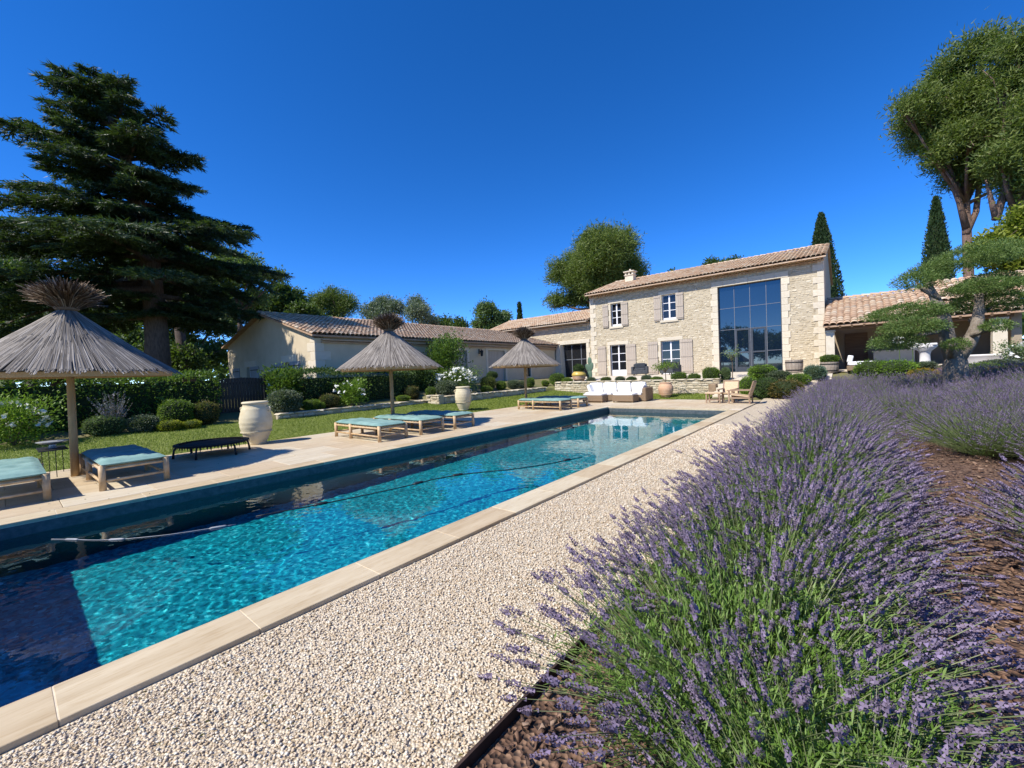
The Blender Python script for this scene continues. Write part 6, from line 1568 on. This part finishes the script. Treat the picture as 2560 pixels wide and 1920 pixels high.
blob_tree('pine_tree', 'tall leaning pine next to the forked one behind the pool house', 'pine tree', [(7.8, 37.7, 12.9, 1.5), (7.2, 37.2, 12.2, 0.9), (7.9, 37.8, 15.4, 1.84), (7.7, 37.8, 18.3, 1.2), (8.4, 38.3, 17.2, 1.84), (8.7, 38.5, 13.9, 1.84), (9.3, 39.0, 15.3, 1.84), (10.6, 40.2, 16.5, 2.0), (10.2, 39.8, 17.6, 1.8), (7.44, 37.33, 11.05, 1.03), (6.75, 36.81, 12.47, 0.92), (8.06, 37.82, 10.79, 1.15), (6.99, 37.14, 16.58, 0.92)], 'pine', (6.6, 36.55, 1.1), 0.30, 0.27, 55, M_PINEBARK, 103, extra=[([(6.53, 36.53, 9.3), (6.33, 36.4, 10.42), (6.11, 36.26, 11.6)], [0.16, 0.12, 0.06]), ([(6.53, 36.53, 9.3), (6.91, 36.88, 10.85), (7.28, 37.24, 12.4)], [0.2, 0.16, 0.1])])
blob_tree('shade_tree', 'yellow-green leafy tree beside the tall pines', 'tree', [(5.8, 33.3, 7.2, 0.84), (6.6, 34.0, 7.5, 1.05), (6.9, 34.2, 6.3, 1.05), (7.3, 34.5, 8.3, 1.05), (5.5, 32.9, 6.5, 0.6), (7.6, 34.7, 7.1, 1.26), (6.6, 33.9, 5.4, 1.0), (8.6, 35.2, 7.6, 1.3), (8.2, 35.0, 5.8, 1.3)], 'golden', (7.4, 34.4, 1.1), 0.2, 0.22, 70, None, 104)
blob_tree('deciduous_tree', 'pale green leafy tree above the ridge where the wing meets the link building', 'tree', [(-32.5, 35.7, 8.3, 1.38), (-31.3, 36.7, 7.8, 1.28), (-33.0, 35.2, 7.2, 1.01), (-31.6, 36.3, 6.9, 1.15), (-30.4, 37.3, 6.6, 0.83), (-32.5, 35.7, 9.2, 0.69)], 'aspen', (-31.8, 36.1, 0.9), 0.18, 0.26, 60, None, 105, far)
blob_tree('olive_tree', 'silvery tree behind the wing roof, wider of a pair', 'tree', [(-38.1, 26.0, 9.0, 1.35), (-39.2, 25.0, 8.6, 1.18), (-37.1, 26.8, 8.7, 1.05), (-38.6, 25.5, 7.8, 1.26)], 'silver', (-38.4, 25.8, 0.9), 0.2, 0.28, 56, None, 106, far)
blob_tree('olive_tree', 'silvery tree behind the wing roof, taller and narrower of a pair', 'tree', [(-35.3, 28.2, 8.8, 1.1), (-35.2, 28.3, 7.6, 1.26), (-34.4, 29.0, 7.1, 0.84), (-35.3, 28.1, 9.4, 0.6)], 'silver', (-35.1, 28.4, 0.9), 0.2, 0.28, 56, None, 107, far)
blob_tree('oak_tree', 'low dark green tree between the silvery pair and the pale green one', 'tree', [(-34.7, 31.2, 7.2, 1.1), (-33.4, 32.3, 6.9, 0.97), (-35.4, 30.7, 6.9, 0.79)], 'oak', (-34.5, 31.4, 0.9), 0.18, 0.3, 50, None, 108, far)
blob_tree('umbrella_pine', 'rounded olive-green pine behind the shaded end of the wing roof', 'pine tree', [(-46.2, 24.6, 10.8, 1.47), (-44.9, 25.6, 10.3, 1.38), (-47.2, 23.7, 10.2, 1.28), (-47.6, 23.4, 9.1, 1.15), (-45.5, 25.1, 9.2, 1.15)], 'pine', (-46, 24.7, 0.9), 0.25, 0.30, 55, M_PINEBARK, 109, far)
blob_tree('oak_tree', 'broad green oak behind the gable of the wing', 'tree', [(-46.3, 16.7, 9.2, 1.61), (-44.8, 18.0, 9.3, 1.41), (-43.2, 19.3, 9.6, 1.41), (-44.4, 18.3, 10.5, 1.0), (-47.6, 15.7, 8.4, 1.5), (-42.6, 19.7, 8.2, 1.3), (-45, 17.6, 7.4, 1.6), (-41.5, 20.9, 7.2, 1.3)], 'oak', (-45, 17.8, 0.9), 0.3, 0.30, 52, None, 110, far)
blob_tree('deciduous_tree', 'light airy tree at the edge of the great cedar', 'tree', [(-37.8, 12.1, 11.1, 1.26), (-36.8, 12.9, 10.1, 1.42), (-35.9, 13.6, 9.7, 0.95), (-34.9, 14.4, 10.0, 0.57), (-37.6, 12.2, 9.2, 1.42), (-38.5, 11.5, 11.8, 0.79), (-38.8, 11.2, 9.9, 1.26), (-36.4, 13.2, 8.2, 1.2)], 'aspen', (-37.4, 12.2, 0.9), 0.2, 0.22, 34, None, 111, far, 0.55)
blob_tree('oak_tree', 'large green tree filling the gap under the cedar boughs, farthest along the hedge', 'tree', [(-62.2, 1.3, 10.9, 2.9), (-59.5, 3.4, 9.2, 2.9), (-61.4, 1.8, 6.7, 2.5), (-62.4, 1.2, 14.4, 2.4), (-60.5, 2.6, 4.4, 2.3), (-62, -1.5, 8, 3)], 'oak', (-61, 2.2, 0.9), 0.35, 0.40, 28, None, 112, far)
blob_tree('oak_tree', 'large green tree seen between the cedar trunk and the parasol tuft', 'tree', [(-59.4, 6.1, 9.9, 2.5), (-56.9, 8.1, 8.5, 2.5), (-60.7, 4.9, 6.3, 2.5), (-57.6, 7.4, 5.8, 2.2), (-58.4, 7.0, 12.6, 2.1), (-59, 6.4, 4.0, 2.2)], 'oak', (-58.6, 6.8, 0.9), 0.35, 0.40, 28, None, 113, far)
blob_tree('aspen_tree', 'bright green tree standing between the cedar trunk and the gable', 'tree', [(-48.1, 10.0, 7.7, 2.18), (-46.4, 11.5, 8.7, 2.18), (-45.0, 12.5, 6.8, 1.82), (-47.8, 10.4, 10.6, 2.18), (-45.1, 12.4, 4.6, 1.45), (-44.2, 13.3, 8.9, 1.45), (-47.5, 10.4, 5.2, 1.8)], 'aspen', (-46.8, 11.1, 0.9), 0.25, 0.30, 36, None, 114, far)
blob_tree('oak_tree', 'leaning dark-trunked tree just behind the cedar', 'tree', [(-38.6, 7.6, 9.4, 1.7), (-39.4, 6.6, 10.2, 1.6), (-38.0, 8.6, 10.6, 1.6), (-40.2, 7.2, 8.4, 1.4)], 'oak', (-36.6, 8.9, 0.9), 0.34, 0.32, 40, None, 115, far)
blob_tree('oak_tree', 'treetop showing over the house ridge', 'tree', [(-14.1, 59.9, 14.3, 1.0), (-12.0, 61.6, 14.6, 0.8), (-14.9, 59.2, 13.4, 0.9), (-13, 60.7, 13.4, 1.2)], 'oak', (-13.6, 60.3, 1.1), 0.25, 0.34, 50, None, 116, far)
blob_tree('oak_tree', 'small treetop peeping over the ridge near the chimney', 'tree', [(-18.2, 56.6, 13.5, 0.62), (-17.4, 57.2, 13.1, 0.8)], 'oak', (-17.8, 57, 1.1), 0.2, 0.34, 50, None, 117, far)

blob_tree('bay_tree', 'leafy green tree behind the laurel hedge, under the cedar boughs beside the parasol', 'tree', [(-33, -2.5, 4.2, 2.0), (-34, -5, 4.6, 2.3), (-33.5, 0.2, 3.6, 1.7), (-35, -7.5, 5.2, 2.4), (-33.5, -3.5, 2.4, 1.7)], 'oak', (-33.8, -3.5, 0.8), 0.2, 0.26, 52, None, 131, far)
blob_tree('bay_tree', 'leafy green tree behind the laurel hedge near the cedar trunk', 'tree', [(-37, 2.2, 4.0, 1.7), (-38, 4.0, 3.6, 1.6), (-38, 0.4, 4.6, 1.8), (-37.5, 2.6, 2.4, 1.5)], 'aspen', (-37.6, 2.2, 0.8), 0.18, 0.24, 46, None, 132, far)
blob_tree('bay_tree', 'small leafy tree between the leaning trunk and the gable', 'tree', [(-39, 9.2, 3.2, 1.4), (-40, 10.8, 3.6, 1.5), (-40.5, 7.0, 3.2, 1.5)], 'oak', (-39.6, 9.0, 0.8), 0.16, 0.26, 46, None, 133, far)

def cypress(label, x, y, z0, z1, rad, n, seed, leaf=0.34):
    r = np.random.default_rng(seed); e = empty('cypress_tree', (x, y, z0)); tag(e, label, 'cypress'); H = z1 - z0
    t_ = r.random(n) ** 0.8; prof = np.sin(np.clip(t_ * 0.92 + 0.08, 0, 1) ** 0.55 * PI) ** 0.75 * (1 - 0.25 * t_); prof = prof / prof.max()
    a = r.uniform(0, 2 * PI, n); rr = rad * prof * (0.86 + 0.2 * r.random(n)) * (1 + 0.10 * np.sin(5 * a + t_ * 25))
    P = np.stack([rr * np.cos(a), rr * np.sin(a), t_ * H], 1) + r.normal(0, 0.06, (n, 3))
    D = np.stack([np.cos(a) * 0.45, np.sin(a) * 0.45, np.ones(n)], 1) + r.normal(0, 0.25, (n, 3))
    V, F = leaf_quads(P, D, leaf * r.uniform(0.6, 1.2, n), leaf * 0.4, r); obj_from('crown', mesh_np('crown', V, F, LEAFM['cypress']), e)
    tt = np.linspace(0, 1, 14); pr = np.sin(np.clip(tt * 0.92 + 0.08, 0, 1) ** 0.55 * PI) ** 0.75 * (1 - 0.25 * tt)
    MB().lathe([(max(0.02, rad * p_ / pr.max() * 0.8), q_ * H) for p_, q_ in zip(pr, tt)], 12).build('inner_twigs', M_CORE, e, True)
    MB().tube([(0, 0, -1.0), (0, 0, H * 0.3)], rad * 0.2, 7).build('trunk', M_TRUNK, e)
cypress('tall dark cypress directly behind the house gable', -2.35, 56.5, 2.0, 17.3, 2.0, 12000, 121, 0.28)
cypress('pointed dark cypress behind the pool house roof', 6.75, 60.0, 2.0, 17.4, 1.5, 9000, 122, 0.28)
cypress('small cypress above the link building ridge', -33.8, 43.7, 1.5, 10.7, 0.55, 3000, 123)

# great blue cedar
def cedar():
    r = np.random.default_rng(77); B0 = np.array([-27.0, 5.1, 0.8]); e = empty('cedar_tree', tuple(B0)); tag(e, 'great dark cedar with layered boughs behind the laurel hedge', 'cedar')
    tp = [B0 - [0, 0, .3], B0 + [0, 0.05, 3.5], B0 + [-.1, 0.0, 7.5], B0 + [0, -0.5, 11], B0 + [0, -1.2, 13.8], B0 + [0, -1.7, 15.4]]
    o = MB().tube(tp, [0.62, 0.48, 0.38, 0.24, 0.12, 0.03], 12).build('trunk', M_TRUNK, None, True); at_parent(o, e)
    tz = np.array([p[2] for p in tp]); txy = np.array([p[:2] for p in tp])
    limbs = MB(); P = []; D = []; S = []
    levels = np.concatenate([np.arange(5.3, 12.5, 0.9), np.arange(12.5, 16.2, 0.75)]); bl_ = []
    for lv in levels:
        m_ = 9 if lv < 12 else 7; a0 = r.uniform(0, 6.28)
        bl_ += [(lv + r.normal(0, 0.16), a0 + 2 * PI * j / m_ + r.normal(0, 0.22)) for j in range(m_)]
    for k, (z, a) in enumerate(bl_):
        R_ = np.interp(z, [5.5, 7, 9, 10.5, 12.5, 14.5, 16], [4.9, 6.3, 5.0, 3.9, 3.0, 2.2, 0.7])
        low = z < 7.0 and math.cos(a - 0.1) > 0.45      # lower limbs on this side mostly lost
        if low and k % 3: continue
        L = R_ * r.uniform(0.5, 1.12) * (0.5 if low else 1)
        if math.sin(a) < -0.25 and z < 12.5: L *= 1.2                                 # longer on the open side
        o0 = np.array([np.interp(z, tz, txy[:, 0]), np.interp(z, tz, txy[:, 1]), z]); rise = np.interp(z, [5, 9, 13, 16], [-0.06, 0.10, 0.30, 0.55]) + r.normal(0, 0.09)
        u = np.array([math.cos(a), math.sin(a), 0]); sd = np.array([-math.sin(a), math.cos(a), 0])
        ts = np.linspace(0, 1, 7); bow = np.array([o0 + u * L * t_ + np.array([0, 0, L * (rise * t_ - 0.16 * t_ ** 2.4)]) + sd * L * 0.06 * math.sin(3 * t_ + k) for t_ in ts])
        limbs.tube(bow, np.linspace(0.11, 0.015, 7) * (0.5 + L / 7), 6)
        nbl = int(8 + L * 4.6)
        for j in range(nbl):
            t_ = 0.16 + 0.84 * (j + r.random()) / nbl; q = np.array([np.interp(t_, ts, bow[:, c]) for c in range(3)])
            sgn = 1 if j % 2 else -1; ll = L * (0.34 - 0.22 * t_) * r.uniform(0.6, 1.25) + 0.25
            dr = sd * sgn * 0.9 + u * r.uniform(0.35, 0.9) + np.array([0, 0, -0.10 + r.normal(0, 0.10)]); dr /= np.linalg.norm(dr)
            m_ = int(20 + ll * 76); tt = r.random(m_) ** 0.8
            pts = q + dr * (ll * tt)[:, None] + np.array([0, 0, -1.0]) * (0.16 * ll * tt ** 2)[:, None] + r.normal(0, 0.07, (m_, 3)) * [1, 1, 0.45]
            P.append(pts); D.append(np.tile(dr, (m_, 1)) * 0.8 + r.normal(0, 0.55, (m_, 3)) * [1, 1, 0.55] + [0, 0, -0.06]); S.append(np.full(m_, 1.0))
        tipn = 16; P.append(bow[-1] + r.normal(0, 0.14, (tipn, 3))); D.append(np.tile(u, (tipn, 1)) + r.normal(0, 0.5, (tipn, 3)) + [0, 0, -0.15]); S.append(np.full(tipn, 1.0))
    o = limbs.build('limbs', M_TRUNK, None, True); at_parent(o, e)
    P = np.concatenate(P); D = np.concatenate(D); n = len(P)
    V, F = needle_tris(P, D, 0.25 * r.uniform(0.6, 1.4, n), 0.055, r); o = obj_from('crown', mesh_np('crown', V, F, LEAFM['cedar'])); at_parent(o, e)
cedar()

# cloud-pruned olive in the lavender bed
def cloud_olive():
    r = np.random.default_rng(9); bx, by = 1.85, 14.2; bz = gzf(bx, by); e = empty('cloud_olive', (bx, by, bz)); tag(e, 'old cloud-pruned olive tree rising from the lavender', 'olive tree')
    ax = np.array([0.776, 0.630, 0.0]); dp = np.array([-0.63, 0.776, 0.0])      # across and away
    def W(l, z, d=0.0): return np.array([bx, by, 0]) + ax * l + dp * d + np.array([0, 0, z])
    tr = MB().tube([W(0.08, bz - 0.2), W(0.07, bz + 0.15), W(0.02, bz + 0.45), W(-0.02, 1.25), W(0.02, 1.45), W(0.03, 1.62)], [0.34, 0.235, 0.20, 0.175, 0.19, 0.17], 14)
    for ph in (0.3, 2.0, 3.9, 5.2):
        zz = np.linspace(bz - 0.15, 1.6, 9); tr.tube([W(0.05 + 0.14 * math.cos(ph + 2.2 * q_), z_, 0.14 * math.sin(ph + 2.2 * q_)) for q_, z_ in zip(np.linspace(0, 1, 9), zz)], [0.17, 0.12, 0.09, 0.085, 0.08, 0.08, 0.085, 0.08, 0.05], 9)
    o = tr.build('trunk', M_OLIVEBARK, None, True); at_parent(o, e)
    lim = [([W(0.02, 1.5), W(-0.12, 1.95), W(-0.22, 2.5), W(-0.30, 2.95, 0.1), W(-0.38, 3.35, 0.2)], [0.15, 0.12, 0.11, 0.08, 0.05]), ([W(0.05, 1.5), W(0.25, 1.85, -0.1), W(0.40, 2.25, -0.15), W(0.62, 2.75, 0.0), W(0.75, 3.2, 0.1)], [0.14, 0.11, 0.10, 0.07, 0.05]),
           ([W(-0.2, 2.35), W(-0.6, 2.45, -0.3), W(-1.1, 2.35, -0.4)], [0.07, 0.05, 0.025]), ([W(-0.25, 2.6), W(-0.5, 2.75, 0.2), W(-0.7, 2.8, 0.3)], [0.06, 0.04, 0.02]), ([W(-0.3, 2.95), W(-0.5, 3.2, 0.2), W(-0.65, 3.4, 0.2)], [0.05, 0.035, 0.02]),
           ([W(0.45, 2.4), W(0.9, 2.6, 0.2), W(1.3, 2.75, 0.3)], [0.06, 0.045, 0.02]), ([W(0.3, 2.0), W(0.15, 2.1, -0.5), W(0.1, 2.15, -0.8)], [0.05, 0.03, 0.02]), ([W(-0.05, 1.55), W(-0.35, 1.75, -0.3), W(-0.5, 1.85, -0.4)], [0.07, 0.04, 0.02]), ([W(-0.2, 2.2), W(-0.7, 2.1, 0.2), W(-1.1, 2.0, 0.3)], [0.05, 0.035, 0.02])]
    for p_, r_ in lim: o = MB().tube(p_, np.array(r_) * 1.2, 10).build('limb', M_OLIVEBARK, None, True); at_parent(o, e)
    pads = [(-1.35, 2.33, -0.4, 0.55, 0.20), (-1.15, 2.02, 0.2, 0.50, 0.24), (-0.85, 2.72, 0.2, 0.78, 0.20), (-0.62, 3.45, 0.2, 0.45, 0.26), (0.62, 3.95, 0.1, 0.78, 0.30), (0.45, 3.18, -0.3, 0.72, 0.17), (1.15, 2.90, 0.3, 0.85, 0.27), (1.55, 4.1, 0.3, 0.5, 0.26), (0.10, 2.22, -0.8, 0.26, 0.14), (-0.35, 1.86, -0.4, 0.24, 0.14), (-0.05, 3.7, 0.5, 0.45, 0.22), (1.5, 3.4, 0.5, 0.6, 0.25)]
    for (l, z, d, ra, rh) in pads:
        n = int(4700 * (ra / 0.6) ** 2 + 400); dd = r.normal(size=(n, 3)); dd /= np.linalg.norm(dd, axis=1)[:, None]
        q = dd * (0.55 + 0.45 * r.random((n, 1)) ** 0.5) * np.array([1, 1, 1.0]) * (1 + 0.26 * np.sin(4 * dd[:, :1] + l * 7) * np.sin(5 * dd[:, 1:2] + z * 3) + 0.16 * np.sin(9 * dd[:, :1] + 7 * dd[:, 1:2] + l) + 0.07 * r.normal(size=(n, 1)))
        P = W(l, z, d) + q * np.array([ra * 0.95, ra * 0.8, rh * 0.8]); P[:, 2] += -0.10 * ra * (np.hypot(q[:, 0], q[:, 1])) ** 2
        V, F = leaf_quads(P, dd + r.normal(0, 0.7, (n, 3)) + [0, 0, 0.25], 0.055 * r.uniform(0.6, 1.3, n), 0.015, r)
        o = obj_from('foliage_pad', mesh_np('foliage_pad', V, F, LEAFM['olive'])); at_parent(o, e)
cloud_olive()

# trees of the garden behind the photographer, seen in the big glass
for (x, y, k, s) in [(-16, -34, 'oak', 1), (-7, -38, 'oak', 2), (3, -36, 'oak', 3), (12, -40, 'oak', 4), (20, -36, 'oak', 5)]:
    rr = np.random.default_rng(200 + s)
    bl = [(x + rr.normal(0, 2.2), y + rr.normal(0, 1.5), 3.5 + rr.random() * 3.5, 1.6 + rr.random()) for _ in range(8)]
    blob_tree('oak_tree', 'dark oak in the garden mirrored in the big glass', 'tree', bl, k, (x, y, 0), 0.25, 0.5, 14, None, 200 + s, 'oaks mirrored in the glazed bay')

# distant woods closing the view
r = np.random.default_rng(300); n = 9000
a = r.uniform(math.radians(75), math.radians(200), n); rad = r.uniform(95, 125, n)
hh = 7.5 + 2.5 * np.sin(a * 9) + 2.0 * np.sin(a * 23 + 1) + 1.3 * np.sin(a * 51)
P = np.stack([rad * np.cos(a), rad * np.sin(a), hh * np.sqrt(r.random(n)) + 0.3], 1)
V, F = leaf_quads(P, r.normal(size=(n, 3)) + [0, 0, 0.3], 2.2 * r.uniform(0.6, 1.3, n), 1.4, r)
tag(obj_from('distant_woods', mesh_np('distant_woods', V, F, LEAFM['oak'])), 'hazy green woods far beyond the garden', 'woods', kind='stuff')

# leaf litter blown over gravel, deck and coping
r = np.random.default_rng(310); n = 420
x = np.where(r.random(n) < 0.6, r.uniform(-3.0, -1.3, n), r.uniform(-12.4, -8.2, n)); y = 0.3 + 15 * r.random(n) ** 1.5
P = np.stack([x, y, np.where(x > -3.05, -0.012, 0.006)], 1); D = np.stack([np.cos(x * 99), np.sin(x * 99), np.full(n, 0.12)], 1)
V, F = leaf_quads(P, D, 0.022 * r.uniform(0.6, 1.6, n), 0.009, r)
tag(obj_from('leaf_litter', mesh_np('leaf_litter', V, F, LEAFM['russet'])), 'small dry leaves fallen on gravel and paving', 'leaves', kind='stuff')
# sunlight reaches the basin through the waves
sun_data.cycles.is_caustics_light = True
water.cycles.is_caustics_caster = True
pool.cycles.is_caustics_receiver = True
